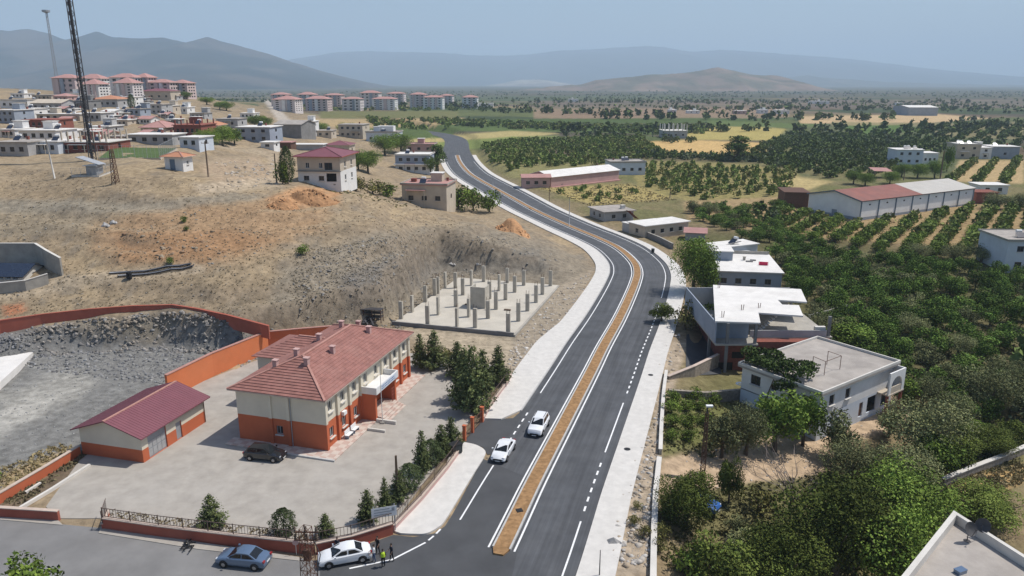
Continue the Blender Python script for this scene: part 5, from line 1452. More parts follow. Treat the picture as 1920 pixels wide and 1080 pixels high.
V("village_house", "long low white and grey house behind the green sports pitch", 237, 326, 254, 271, 9, -3, ["grey_wall"], ('flat', "white_roof"), 4)
V("blue_shed", "pale blue and white shed at the right end of the sports pitch", 336, 376, 259, 278, 8, -9, ["blue_white_wall"], ('flat', "white_roof"), 2, cat="shed")
V("village_house", "blue-grey two-storey house with verandas right of the village trees", 443, 509, 240, 267, 12, -6, ["blue_grey_wall"], ('flat', "white_roof"), 3, 2)
V("village_house", "bare concrete house with flat roof above the village trees", 406, 447, 224, 239, 11, -3, ["grey_wall"], ('flat', "grey_roof"), 2)
V("village_barn", "big windowless grey barn with low gable right of the blue-grey house", 513, 568, 234, 258, 16, -10, ["concrete_dark"], ('gx', "grey_roof", 1.6), 0, cat="barn")
V("village_house", "narrow white two-storey house beside the grey barn", 569, 588, 229, 254, 10, -4, ["white_wall"], ('flat', "white_roof"), 2, 2)
V("white_shed", "small white shed with dark door above the dirt track", 489, 514, 268, 279, 6, -3, ["white_wall"], ('flat', "white_roof"), 1, cat="shed")
V("track_shed", "low brown-roofed shed beside the small white shed", 514, 546, 268, 278, 6, -3, ["rust_metal"], ('flat', "pink_roof"), 0, cat="shed")
V("long_shed", "long white-roofed shed behind the purple-roofed house", 548, 606, 272, 282, 6, -2, ["grey_wall"], ('flat', "white_roof"), 0, cat="shed")
V("village_house", "low house with purple-red roof behind the purple-roofed house", 610, 656, 273, 290, 9, -4, ["tan_wall"], ('hip', "purple_roof", 1.4), 2)
V("village_house", "pinkish unplastered two-part house left of the white villa", 634, 682, 235, 258, 12, -8, ["tan_wall"], ('flat', "grey_roof"), 4, 2)
o, b, W, Hh = V("white_villa", "white villa with roof terrace above the tree clump", 686, 746, 249, 268, 13, -5, ["blue_white_wall"], ('flat', "grey_roof", 0.4), 4, 1); b.tank(0, 0, Hh + .25)
q = MB(); q.box(-4, 5, 0, 5, Hh + 0.25, Hh + 3); q.build("upper_room", "white_wall", o)
V("village_house", "low pink-walled house with pale roof edge left of the road bend", 757, 814, 272, 286, 10, -3, ["pink_wall"], ('flat', "pink_roof", 0.3), 3)
o, b, W, Hh = V("blue_house", "blue-grey house with white balcony rails left of the far road", 741, 806, 292, 324, 12, -4, ["white_wall", "blue_grey_wall"], ('flat', "white_roof", 0.25), 4, 2)
q = MB(); q.box(-W / 2 - 0.3, W / 2 + 0.3, -7.6, -6.02, Hh * 0.48, Hh * 0.52); q.build("balcony_floor", "white_wall", o)
o, b, W, Hh = V("plain_house", "cream house with broken red roof edges in front of the dark bushes", 752, 840, 348, 390, 11, -9, ["tan_wall"], ('flat', "pink_roof", 0.35), 3, 1)
b.chimney(-W / 2 + 2, 0, Hh + .3, 0.8, 1.4, "brick")

for l, r, yt, yb, dp, wm, rm, n, lab in (
 (124, 150, 176, 186, 10, "white_wall", ('flat', "white_roof"), 3, "white house on the crest left of the hilltop blocks"),
 (60, 98, 179, 188, 10, "tan_wall", ('flat', "grey_roof"), 4, "tan house high on the hillside above the olive roof"),
 (20, 46, 176, 184, 10, "white_wall", ('flat', "white_roof"), 3, "small white house at the top left of the village"),
 (100, 128, 181, 190, 10, "pink_wall", ('hip', "pink_roof", 1.5), 3, "pinkish hip-roofed house below the crest houses"),
 (240, 264, 205, 217, 9, "blue_grey_wall", ('flat', "grey_roof"), 2, "small slate house left of the grey block house"),
 (326, 352, 202, 213, 9, "white_wall", ('flat', "white_roof"), 3, "white bungalow right of the little cream house"),
 (218, 240, 226, 236, 8, "tan_wall", ('flat', "white_roof"), 2, "little tan house at the bend of the village lane"),
 (356, 384, 213, 223, 9, "grey_wall", ('flat', "grey_roof"), 3, "grey house on the slope right of the white bungalow"),
 (384, 408, 236, 247, 9, "tan_wall", ('hip', "orange_tile", 1.4), 2, "tan house with small orange hip roof left of the bare concrete house"),
 (112, 140, 246, 258, 9, "white_wall", ('flat', "white_roof"), 3, "white house just above the brick shell house"),
 (168, 206, 238, 249, 9, "grey_wall", ('flat', "white_roof"), 3, "grey house above the right end of the brick shell house"),
 (206, 234, 257, 268, 8, "tan_wall", ('flat', "grey_roof"), 2, "low tan house left of the long house at the pitch"),
 (0, 30, 244, 258, 9, "white_wall", ('flat', "white_roof"), 3, "white house at the left edge above the front row"),
 (450, 476, 213, 222, 9, "white_wall", ('flat', "white_roof"), 3, "white house above the green trees on the far slope"),
 (592, 622, 246, 258, 9, "tan_wall", ('flat', "grey_roof"), 2, "tan house between the narrow white house and the unplastered one")):
    front_house("village_house", lab, l, r, yt, yb, dp, -4, [wm], rm, n)

rg_ = random.Random(21)
for i in range(34):
    x, y = rg_.uniform(0, 400), rg_.uniform(186, 262)
    if x > 360 and y < 205: continue
    w_ = rg_.uniform(18, 30) * (0.55 + 0.45 * (y - 180) / 85); h_ = w_ * rg_.uniform(0.3, 0.45)
    front_house("village_house", "small pale house packed between the larger houses of the hill village", x, x + w_, y - h_, y, 7, rg_.uniform(-14, 6), [rg_.choice(["white_wall", "grey_wall", "tan_wall", "blue_white_wall", "white_wall", "concrete_dark"])], rg_.choice([('flat', "white_roof"), ('flat', "grey_roof"), ('flat', "white_roof"), ('gx', "pink_roof", 0.9)]), rg_.choice([2, 3]), group="small houses packed in the hill village")

def purple_house():
    p = G(600, 350); m = mpp(p); W, Hh = 82 * m, 55 * m
    a = R(-6); n = Vector((-math.sin(a), math.cos(a), 0)); c = Vector(p) + n * 6
    o = thing("purple_roof_house", "cream two-storey house with wide purple hip roof on the crest", "house", c, a)
    b = Bld(o, W, 12, Hh, ["white_wall", "tan_wall"], band=Hh * 0.52, z0=-2)
    z2 = Hh * 0.52 + 0.7
    b.win('S', -W / 2 + 2.4, z2, 0.9, 1.3); b.win('S', -W / 2 + 5.6, z2, 0.9, 1.3); b.win('S', W / 2 - 2.8, z2 - 0.4, 1.9, 1.7, "dark_frame")
    b.win('S', -W / 2 + 2.0, 1.4, 1.3, 1.1, "dark_frame"); b.win('S', -W / 2 + 5.6, 1.4, 1.3, 1.1, "dark_frame"); b.opening('S', W / 2 - 2.2, 1.2, 2.4, 1.9); b.win('S', W / 2 - 1.6, 0.3, 0.6, 0.4, sill=False)
    b.row('E', 2, z2); b.row('E', 2, 1.2)
    b.walls(); b.hip("purple_roof", 1.7, 0.8, "purple_roof", fascia="red_wall")
    q = MB(); q.box(-W / 2 - 0.25, W / 2 + 0.25, -6.5, -6.002, Hh * 0.51, Hh * 0.54); q.build("balcony_slab", "concrete_dark", o)
purple_house()

# estates of apartment blocks
_AP = {}
def apartment(l, r, yt, yb, label, group, rz=0, dep=15):
    p = G((l + r) / 2, yb); m = mpp(p); W = (r - l) * m; Hh = (yb - yt) * m
    if p.y > 2200: p = Vector(U((l + r) / 2, yb, 6.0)); m = mpp(p); W = (r - l) * m; Hh = (yb - yt) * m
    o = thing("apartment_block", label, "apartment block", p, R(rz), group)
    rg = random.Random(int(l * 7 + yb)); b = Bld(o, W, dep, Hh, [rg.choice(["apartment_wall", "white_wall", "apartment_wall_rose"])], z0=-4)
    fl = rg.choice([4, 5, 5, 6]); nw = max(3, int(W / 5.5))
    for f in range(fl):
        z = f * Hh / fl + Hh / fl * 0.28
        b.row('S', nw, z, W / nw * 0.42, Hh / fl * 0.5, m=0.8, sill=False, mull=0, frame="dark_frame"); b.row('E', 3, z, 1.9, Hh / fl * 0.5, sill=False, mull=0, frame="dark_frame")
    b.walls(); b.hip("pink_roof", rg.uniform(2.2, 3.4), 0.9)
    for i in range(2):
        u = W * rg.uniform(-0.3, 0.3); q = MB(); q.box(u - W * 0.07, u + W * 0.07, -dep / 2 - 1.0, -dep / 2 - 0.002, Hh * 0.04, Hh * 0.97); q.build("stair_bay", rg.choice(["apartment_wall_rose", "white_wall", "blue_grey_wall"]), o)
mt("apartment_wall_rose", (0.55, 0.44, 0.42), 0.06, 0.2, 0.85, 0.2)
mt("apartment_wall", (0.62, 0.57, 0.555), 0.06, 0.2, 0.85, 0.2, stain=0.3, stain_col=(0.52, 0.42, 0.41))
for l, r, yt, yb, rz in ((112, 156, 148, 183, -4), (160, 203, 149, 181, -4), (166, 198, 159, 185, -4), (218, 266, 147, 182, -5), (226, 262, 157, 186, -5), (264, 290, 147, 181, -5), (288, 330, 156, 183, -6), (330, 362, 157, 184, -6)):
    apartment(l, r, yt, yb, "pink-roofed apartment block of the hilltop group behind the village", "hilltop apartment blocks", rz, 12)
for l, r, yt, yb, rz in ((514, 545, 178, 200, -6), (520, 562, 187, 209, -6), (563, 594, 178, 200, -6), (578, 620, 186, 208, -6), (612, 644, 179, 200, -6), (645, 680, 186, 207, -5), (679, 714, 175, 202, -5), (701, 744, 186, 206, -5), (728, 760, 176, 198, -5), (771, 800, 178, 204, -5), (796, 832, 183, 205, -5), (826, 850, 180, 202, -5), (868, 896, 183, 203, -5)):
    apartment(l, r, yt, yb, "pink-roofed apartment block of the estate standing on the plain", "apartment blocks on the plain", rz, 16)

# ------------------------------------------------------------------ vegetation
def rnd_dirs(rng, n, up=0.0):
    v = rng.normal(size=(n, 3)); v[:, 2] += up
    return v / np.linalg.norm(v, axis=1)[:, None]

def leaf_quads(rng, C, Nn, size, aspect=0.6):
    """quads centred at C roughly facing Nn"""
    n = len(C)
    d = Nn + 0.75 * rng.normal(size=(n, 3)); d /= np.linalg.norm(d, axis=1)[:, None]
    a = np.cross(d, rng.normal(size=(n, 3))); a /= np.linalg.norm(a, axis=1)[:, None] + 1e-9
    b = np.cross(d, a)
    s = (np.asarray(size) * (0.65 + 0.7 * rng.random(n)))[:, None] * 0.5
    V = np.stack([C - a * s, C - b * s * aspect, C + a * s, C + b * s * aspect], 1).reshape(-1, 3)
    return V, np.arange(4 * n).reshape(n, 4)

def crown_points(rng, rx, rz, cz, nb, n, br, up=0.25, flat=1.0):
    c = rnd_dirs(rng, nb) * (rng.random(nb) ** 0.45)[:, None] * np.array([rx, rx, rz]) * 0.72
    c[:, 2] = cz + np.maximum(c[:, 2], -rz * 0.75)
    r = br * (0.7 + 0.6 * rng.random(nb))
    w = r ** 2 / (r ** 2).sum()
    k = rng.choice(nb, n, p=w)
    d = rnd_dirs(rng, n, up)
    P = c[k] + d * (r[k] * (0.62 + 0.42 * rng.random(n)))[:, None] * np.array([1, 1, flat])
    return P, d, k

def tree_mesh(kind, seed):
    big = kind.endswith('_big'); kind = kind.replace('_big', '')
    rng = np.random.default_rng(seed)
    t = MB()
    if kind == 'conifer':
        Hh, Rr = 5.0, 1.35
        P, D, cc, S = [], [], [], []
        nl = 17
        for i in range(nl):
            z = 0.35 + (Hh - 0.5) * (i / nl) ** 0.95
            rr = Rr * (1 - (z / Hh)) ** 0.8 * (0.8 + 0.4 * rng.random()) + 0.08
            nbr = max(5, int(11 * (1 - i / nl)) + 3)
            a0 = rng.random() * 6.28
            for j in range(nbr):
                a = a0 + 6.283 * j / nbr + 0.35 * rng.normal(); L = rr * (0.6 + 0.55 * rng.random())
                m = max(9, int(40 * L / Rr))
                s = rng.random(m) ** 0.6 * L
                lift = 0.30 * s + 0.1 * rng.normal(size=m)
                Q = np.stack([np.cos(a) * s, np.sin(a) * s, z + lift], 1) + rng.normal(size=(m, 3)) * 0.085
                P.append(Q); D.append(np.tile([np.cos(a) * 0.6, np.sin(a) * 0.6, 0.75], (m, 1))); cc.append(np.full(m, 0.7 + 0.7 * rng.random())); S.append(np.full(m, 0.21))
        P = np.concatenate(P); D = np.concatenate(D); cc = np.concatenate(cc); S = np.concatenate(S)
        base = np.array([0.098, 0.118, 0.045])
        t.tube([(0, 0, -0.2), (0, 0, Hh * 0.5), (0, 0, Hh * 0.93)], [0.13, 0.08, 0.02], 6)
    elif kind == 'juniper':      # rounder, denser evergreen
        Hh, Rr = 4.0, 1.3
        n = 3800
        z = rng.random(n) ** 0.8
        prof = np.sin(np.pi * np.clip(z * 0.86 + 0.12, 0, 1)) ** 0.7
        a = rng.random(n) * 6.283; lob = 1 + 0.18 * np.sin(a * 5 + z * 9) + 0.12 * np.sin(a * 9 - z * 17)
        r = Rr * prof * lob * (0.72 + 0.32 * rng.random(n))
        P = np.stack([np.cos(a) * r, np.sin(a) * r, 0.15 + z * (Hh - 0.2)], 1); D = np.stack([np.cos(a), np.sin(a), 0.5 + 0 * a], 1)
        cc = 0.75 + 0.5 * vnoise(a * 2.2, z * 7, seed); S = np.full(n, 0.17); base = np.array([0.075, 0.098, 0.040])
        t.tube([(0, 0, -0.2), (0, 0, Hh * 0.6)], [0.12, 0.05], 6)
    elif kind == 'bare':
        Hh, Rr = 5.0, 2.2
        for i in range(16):
            a = rng.random() * 6.283; p = Vector((0, 0, 1.0 + 0.5 * rng.random())); pts = [p]; d = Vector((math.cos(a) * 0.5, math.sin(a) * 0.5, 1.0))
            for k in range(5):
                d = (d + Vector(rng.normal(size=3) * 0.22)).normalized(); p = p + d * 0.72; pts.append(p)
                if k > 0:
                    e = (d + Vector(rng.normal(size=3) * 0.5)).normalized(); t.tube([p, p + e * 0.6, p + e * 1.0 + Vector((0, 0, 0.25))], [0.02, 0.014, 0.006], 4)
            t.tube(pts, [0.05, 0.04, 0.032, 0.025, 0.018, 0.008], 4)
        return None, t.mesh("branches", "bare_wood"), Hh, Rr
    else:
        spec = {'grove': (4.0, 2.6, 2.3, 1.75, 20, 1700, 0.95, (0.077, 0.123, 0.031), 0.30),
                'olive': (4.6, 2.5, 2.45, 2.15, 24, 2600, 0.9, (0.127, 0.138, 0.078), 0.26),
                'broad': (6.5, 3.3, 3.6, 3.0, 28, 3200, 1.2, (0.097, 0.143, 0.034), 0.36),
                'fig': (5.0, 3.0, 2.7, 2.3, 34, 5200, 0.8, (0.098, 0.122, 0.034), 0.23),
                'bush': (2.2, 1.5, 1.1, 1.0, 12, 900, 0.65, (0.110, 0.151, 0.037), 0.24),
                'dry': (1.8, 1.4, 0.9, 0.8, 10, 600, 0.6, (0.155, 0.145, 0.062), 0.22),
                'poplar': (9.0, 1.6, 5.0, 4.2, 26, 1800, 1.0, (0.069, 0.102, 0.030), 0.40)}[kind]
        Hh, Rr, cz, rz, nb, n, br, base, ls = spec
        if big: n, ls, nb = int(n * 3.2), ls * 0.52, int(nb * 1.5)
        P, D, k = crown_points(rng, Rr, rz, cz, nb, n, br)
        P[:, 2] = np.maximum(P[:, 2], 0.12 + 0.1 * rng.random(n))
        bl = 0.55 + 0.95 * rng.random(nb) ** 1.3; cc = bl[k]; S = np.full(n, ls); base = np.array(base)
        zt = cz - rz * 0.45
        t.tube([(0, 0, -0.3), (0.05, 0.02, zt * 0.5), (0.0, 0.05, zt)], [0.045 * Hh ** 0.9 + 0.04, 0.03 * Hh + 0.03, 0.1], 7)
        for i in range(6):
            a = i * 1.05 + rng.random() * 0.5; L = Rr * 0.62
            t.tube([(0, 0.03, zt * 0.85), (math.cos(a) * L * 0.5, math.sin(a) * L * 0.5, zt + rz * 0.3), (math.cos(a) * L, math.sin(a) * L, zt + rz * (0.6 + 0.3 * rng.random()))], [0.09, 0.06, 0.025], 5)
    V, Q = leaf_quads(rng, P, D, S, 0.75 if kind == 'fig' else 0.6)
    hue = rng.normal(size=(len(P), 1)) * np.array([[0.10, 0.05, 0.02]])
    col_ = base[None, :] * (np.array([1.0, 1.0, 1.0]) if kind in ('conifer', 'juniper') else np.array([1.34, 1.32, 1.05]) if kind in ('grove', 'olive', 'broad') else np.array([1.18, 1.2, 0.95]))[None, :] * (cc * (0.78 + 0.45 * rng.random(len(P))))[:, None] * (1 + hue)
    me = np_mesh("crown_" + kind, V, Q, "leaf_conifer" if kind in ('conifer', 'juniper') else "leaf", np.repeat(np.clip(col_, 0.005, 0.4), 4, 0))
    return me, t.mesh("trunk_" + kind, "bark"), Hh, Rr
TREES = {k: [tree_mesh(k, 1000 + 31 * i + len(k)) for i in range(nv)] for k, nv in (('conifer', 4), ('juniper', 2), ('grove', 5), ('olive', 4), ('broad', 4), ('fig', 3), ('bush', 4), ('dry', 3), ('poplar', 2), ('bare', 1), ('fig_big', 2), ('broad_big', 2), ('olive_big', 2))}
_rt = random.Random(11)

NAMES = {'conifer': 'conifer_tree', 'juniper': 'juniper_tree', 'grove': 'orchard_tree', 'olive': 'olive_tree', 'broad': 'broadleaf_tree', 'fig': 'fig_tree', 'bush': 'bush', 'dry': 'dry_shrub', 'poplar': 'poplar_tree', 'bare': 'bare_tree'}
def tree(kind, p, hgt, wid, label, group=None, name=None, cat=None, var=None):
    k2 = kind + '_big' if (kind + '_big' in TREES and wid / (2 * TREES[kind][0][3]) > 1.25) else kind
    cr, tr, Hh, Rr = TREES[k2][_rt.randrange(len(TREES[k2]))]
    n = name or NAMES[kind]
    o = thing(n, label, cat or ("bush" if kind in ('bush', 'dry') else "tree"), p, _rt.random() * 6.28, group)
    sx = wid / (2 * Rr); o.scale = (sx, sx * (0.92 + 0.16 * _rt.random()), hgt / Hh)
    if cr is not None:
        link("crown", cr, o); link("trunk", tr, o)
    else:
        q = MB(); q.tube([(0, 0, -0.3), (0.04, 0, 0.6), (0, 0.04, 1.2)], [0.14, 0.1, 0.08], 7); q.build("trunk", "bark", o); link("branches", tr, o)
    return o
def tpx(kind, x, y, hpx, wpx, label, group=None, **k):
    p = G(x, y); m = mpp(p)
    return tree(kind, p, hpx * m * 1.04, wpx * m, label, group, **k)

# school yard evergreens
SY = "evergreens in the school yard"
for kind, x, y, hp, wp, lab in (
 ('conifer', 398, 990, 66, 46, "young spiky conifer in the yard behind the long street wall"),
 ('juniper', 533, 1005, 54, 36, "rounded green juniper behind the street wall above the blue car"),
 ('conifer', 611, 1006, 46, 32, "small conifer behind the wall corner beside the lattice pylon"),
 ('conifer', 690, 980, 66, 40, "conifer left of the white signboard at the yard corner"),
 ('conifer', 723, 958, 66, 26, "slim dark conifer directly behind the white signboard"),
 ('conifer', 748, 940, 62, 36, "conifer beside the wooden pole on the pavement side"),
 ('juniper', 768, 918, 50, 38, "round evergreen between pole and tall slim conifer"),
 ('conifer', 792, 890, 86, 32, "tall slim conifer in the row along the pavement railing"),
 ('juniper', 808, 872, 48, 38, "bushy light green evergreen in the row along the pavement railing"),
 ('conifer', 828, 856, 62, 36, "conifer second from the dark bin in the pavement row"),
 ('conifer', 846, 838, 58, 34, "conifer right beside the dark waste bin"),
 ('conifer', 788, 690, 64, 30, "conifer closest to the school's far corner"),
 ('conifer', 815, 692, 72, 46, "broad dark evergreen just past the school's far corner"),
 ('dry', 840, 688, 32, 30, "low shrub between the evergreens past the school"),
 ('conifer', 858, 706, 66, 42, "conifer left of the largest yard evergreen"),
 ('conifer', 886, 774, 128, 60, "largest dark evergreen by the school gate, casting a shadow"),
 ('conifer', 872, 752, 100, 52, "dark evergreen leaning into the largest one by the gate"),
 ('conifer', 905, 738, 84, 46, "conifer just behind the largest yard evergreen"),
 ('conifer', 934, 720, 72, 40, "evergreen nearest the rubble verge at the yard's far corner")):
    tpx(kind, x, y, hp * 1.04, wp * 1.25, lab, SY)
# right-hand gardens
GR = "garden trees right of the road"
for kind, x, y, hp, wp, lab in (
 ('broad', 1300, 548, 98, 74, "dense green tree at the outside of the road bend"),
 ('broad', 1325, 560, 70, 50, "dark tree squeezed between the roadside tree and the slab-roofed house"),
 ('bush', 1318, 612, 44, 46, "light green bush left of the unfinished house"),
 ('dry', 1285, 618, 44, 44, "brownish dry shrub beside the pavement near the unfinished house"),
 ('fig', 1240, 604, 34, 44, "small fig bush growing at the pavement edge"),
 ('olive', 1352, 858, 84, 72, "grey-green olive leftmost in the row below the white house"),
 ('olive', 1398, 852, 92, 78, "grey-green olive second in the row below the white house"),
 ('broad', 1452, 846, 104, 92, "yellow-green tree in the row below the white house"),
 ('broad', 1505, 836, 92, 66, "yellow-green tree against the white house's front corner"),
 ('olive', 1568, 862, 88, 70, "olive tree in front of the white house's sunny wall"),
 ('olive', 1590, 905, 80, 96, "spreading dusky olive below the olive at the white house"),
 ('olive', 1722, 860, 108, 128, "large spreading olive tree right of the house's sandy yard"),
 ('olive', 1690, 925, 92, 110, "dark olive below the large spreading olive"),
 ('broad', 1755, 895, 80, 80, "dark green tree at the end of the terrace wall"),
 ('broad', 1690, 1000, 120, 150, "broad deep green tree left of the corner roof"),
 ('olive', 1852, 775, 80, 92, "olive tree standing on bare soil near the right edge"),
 ('olive', 1915, 770, 84, 80, "olive tree cut by the right picture edge"),
 ('fig', 1860, 850, 46, 90, "bright green low fig above the terrace wall"),
 ('fig', 1795, 868, 50, 70, "bushy green fig left above the terrace wall"),
 ('fig', 1284, 985, 98, 120, "dark fig tree hanging over the blue car"),
 ('fig', 1366, 945, 84, 46, "slender young fig tree right of the lattice pole"),
 ('fig', 1560, 1085, 185, 210, "largest yellow-green fig tree in the bottom garden"),
 ('fig', 1470, 1110, 130, 150, "fig tree left of the largest one at the bottom edge"),
 ('broad', 1650, 1120, 170, 150, "dark leafy tree between the largest fig and the corner roof"),
 ('fig', 1345, 1105, 100, 120, "leafy fig at the bottom edge beside the stone wall"),
 ('olive', 1410, 1060, 62, 90, "low grey-green olive in the bottom garden"),
 ('bush', 1295, 1085, 62, 70, "green bush at the bottom edge right of the stone wall"),
 ('fig', 1850, 985, 66, 130, "broad-leaved green shrub along the parapet of the corner roof"),
 ('bare', 1482, 965, 96, 110, "leafless brown tree behind the bottom garden figs"),
 ('dry', 1425, 965, 44, 60, "dark dry shrub left of the leafless tree"),
 ('olive', 1540, 640, 50, 70, "dark tree beside the pale garden wall behind the white house"),
 ('broad', 1590, 660, 56, 70, "dark green tree right of the pale garden wall")):
    tpx(kind, x, y, hp * 1.1, wp * 1.34, lab, GR)
GX = "garden trees in the overgrown plots"
for i, (k_, x, y, hp, wp) in enumerate((('olive', 1640, 905, 74, 90), ('broad', 1625, 965, 80, 90), ('fig', 1430, 1040, 60, 76), ('broad', 1620, 1040, 120, 130), ('olive', 1380, 1010, 46, 56), ('olive', 1780, 800, 70, 90), ('olive', 1815, 745, 60, 80), ('olive', 1745, 770, 70, 90), ('broad', 1690, 760, 56, 76), ('olive', 1880, 730, 60, 80), ('broad', 1820, 820, 40, 70), ('fig', 1895, 825, 40, 70), ('broad', 1745, 960, 70, 90), ('broad', 1700, 1060, 110, 90), ('olive', 1665, 820, 66, 70), ('fig', 1735, 1010, 60, 60), ('broad', 1580, 1030, 100, 100))):
    tpx(k_, x, y, hp, wp, "leafy garden tree in the overgrown plots between white house and bottom edge", GX)
# vegetable patch
for i, (x, y) in enumerate(((1258, 775), (1285, 770), (1312, 768), (1262, 800), (1292, 798), (1318, 795), (1260, 826), (1290, 824), (1262, 752), (1300, 748), (1335, 758))):
    p = G(x, y); o = tree('bush', p, 1.5, 2.7, "bright green bean bush in the vegetable patch by the long wall", "vegetable patch bushes"); 
# weeds by the road wall
for i, (x, y, s) in enumerate(((1205, 1010, 1.2), (1190, 985, 1.0), (1242, 1010, 1.4), (1235, 1035, 1.2), (1195, 955, 0.8))):
    tree('dry', G(x, y), s, s * 1.5, "purplish dry weed clump along the long roadside wall", "dry weeds by the roadside wall")
# bottom-left crown, hillside shrubs
tpx('broad', 52, 1190, 165, 170, "green tree crown rising into the bottom left corner")
tpx('broad', -20, 935, 70, 60, "dark little tree at the left picture edge")
for x, y, hp, wp, lab in ((568, 477, 18, 28, "solitary round green shrub on the bare slope"), (346, 416, 11, 16, "small green shrub on the orange earth"), (350, 433, 9, 13, "tiny shrub just below the one on the orange earth"), (320, 494, 13, 18, "small shrub at the orange bank above the dark pipes")):
    tpx('bush', x, y, hp, wp, lab, "shrubs on the bare hill")
# village trees
VG = "trees among the village houses"
for kind, x, y, hp, wp, lab in (
 ('broad', 392, 278, 36, 40, "dark tree beside the pale blue shed, left of the village clump"),
 ('broad', 418, 274, 38, 42, "dark tree in the middle of the village clump"), ('broad', 440, 272, 30, 34, "dark tree right in the village clump by the verandas"),
 ('broad', 478, 240, 24, 36, "green tree behind the verandas house"), ('broad', 498, 240, 22, 26, "green tree right behind the verandas house"),
 ('juniper', 540, 345, 68, 22, "tall dark cypress left of the purple-roofed house"), ('bush', 530, 345, 42, 26, "green bush at the foot of the cypress"),
 ('juniper', 248, 205, 27, 11, "dark cypress beside the white two-level house"), ('broad', 350, 186, 14, 22, "tree on the hilltop crest by the blocks"), ('broad', 388, 196, 14, 26, "dark tree clump on the crest slope"), ('broad', 425, 208, 18, 26, "dark tree at the crest beside the track"),
 ('broad', 412, 205, 14, 20, "dark tree left of the one at the crest track"),
 ('broad', 690, 325, 44, 48, "grey-green tree right of the purple-roofed house"), ('broad', 672, 318, 36, 34, "tree touching the purple-roofed house's right wall"),
 ('broad', 722, 292, 40, 46, "dark tree below the white villa, left one"), ('broad', 752, 288, 38, 46, "dark tree below the white villa, right one"),
 ('poplar', 820, 322, 56, 24, "tall green tree beside the far bend of the road"), ('broad', 808, 328, 36, 26, "tree between the blue-grey house and the far road"),
 ('bush', 860, 392, 44, 46, "dark bush mass left of the road, larger one"), ('bush', 888, 396, 38, 40, "dark bush in the middle beside the road"), ('bush', 918, 398, 38, 40, "dark round bush touching the road pavement"),
 ('dry', 668, 358, 26, 40, "yellowish shrub right of the purple-roofed house"), ('dry', 700, 364, 24, 44, "yellowish shrub in the dry garden below the houses"), ('bush', 728, 368, 24, 34, "green shrub beside the cream house"),
 ('broad', 650, 250, 20, 34, "dark tree right of the narrow white house"), ('broad', 600, 252, 22, 34, "dark tree behind the narrow white house"),
 ('poplar', 1382, 302, 52, 38, "big dark solitary tree at the edge of the straw field")):
    tpx(kind, x, y, hp, wp * 1.25, lab, VG)
FT = "trees around the right-hand farmhouses"
for i, (x, y, hp, wp, lab) in enumerate(((1690, 332, 26, 40, "dark tree below the white farmhouse, left of the group"), (1720, 334, 28, 44, "dark tree below the white farmhouse, middle of the group"), (1752, 334, 34, 40, "dark tree below the small white house"), (1775, 322, 46, 26, "tall dark tree between the farmhouses"), (1600, 345, 26, 40, "dark tree left of the open field shelter"), (1622, 348, 24, 40, "dark tree next to the open field shelter"), (1668, 345, 24, 40, "dark tree right of the open field shelter"), (1872, 392, 30, 60, "bare-looking grey tree beyond the brick hut"), (1910, 392, 30, 50, "grey-green tree near the right edge beyond the brick hut"), (1790, 488, 30, 60, "dark tree at the border between grove and row orchard, left one"), (1840, 492, 34, 70, "dark tree at the border between grove and row orchard, right one"), (1720, 482, 26, 60, "dark tree at the grove's upper border"), (1300, 400, 24, 36, "dark bush behind the roadside bungalow, left one"), (1330, 405, 26, 40, "dark bush behind the roadside bungalow, right one"))):
    tpx('broad' if i < 7 else 'olive', x, y, hp, wp, lab, FT)

# ---- orchards
def area(poly, du, dv, ang, jit, seed, keep=1.0):
    """grid of planting points (world) inside a photo polygon"""
    rng = np.random.default_rng(seed)
    W = np.array([U(*q)[:2] for q in poly])
    a = ang
    ca, sa = math.cos(a), math.sin(a)
    u = W @ np.array([ca, sa]); v = W @ np.array([-sa, ca])
    gu, gv = np.meshgrid(np.arange(u.min(), u.max(), du), np.arange(v.min(), v.max(), dv))
    gu = gu.ravel() + rng.normal(size=gu.size) * jit; gv = gv.ravel() + rng.normal(size=gv.size) * jit
    x, y = gu * ca - gv * sa, gu * sa + gv * ca
    ok = (sdf(x, y, [tuple(p) for p in W]) < 0) & (rng.random(x.size) < keep)
    return x[ok], y[ok]
def dir_px(a, b):
    d = U(*b)[:2] - U(*a)[:2]; return math.atan2(d[1], d[0])
ROWB = dir_px((1665, 452), (1718, 406))
ORCH = []     # x, y, radius, height, kind, colour
def plant(poly, du, dv, ang, jit, seed, r, hh, kind, keep=1.0):
    x, y = area(poly, du, dv, ang, jit, seed, keep)
    rng = np.random.default_rng(seed + 5)
    s = 0.8 + 0.4 * rng.random(len(x))
    for i in range(len(x)):
        ORCH.append((x[i], y[i], r * s[i], hh * (0.85 + 0.3 * rng.random()), kind))
plant([(1440, 478), (1500, 462), (1640, 478), (1760, 490), (1880, 505), (2250, 560), (2250, 800), (1930, 745), (1840, 752), (1720, 735), (1680, 690), (1600, 640), (1540, 600), (1520, 560), (1480, 530)], 4.3, 4.3, 0.35, 0.75, 1, 2.7, 3.7, 'grove', 0.90)
plant([(1480, 392), (1515, 398), (1615, 418), (1830, 388), (2250, 372), (2250, 500), (1930, 478), (1700, 472), (1500, 440), (1440, 415)], 2.3, 5.9, ROWB, 0.25, 2, 2.2, 2.6, 'row', 0.97)
plant([(1185, 308), (1490, 318), (1480, 366), (1300, 372), (1215, 350)], 5.0, 7.5, ROWB, 0.5, 3, 2.1, 3.0, 'row', 0.85)
plant([(900, 285), (960, 268), (1200, 255), (1240, 285), (1200, 305), (1150, 310), (1020, 318), (960, 330), (915, 310)], 4.2, 7.5, 1.1, 0.6, 4, 2.4, 2.8, 'row', 0.88)
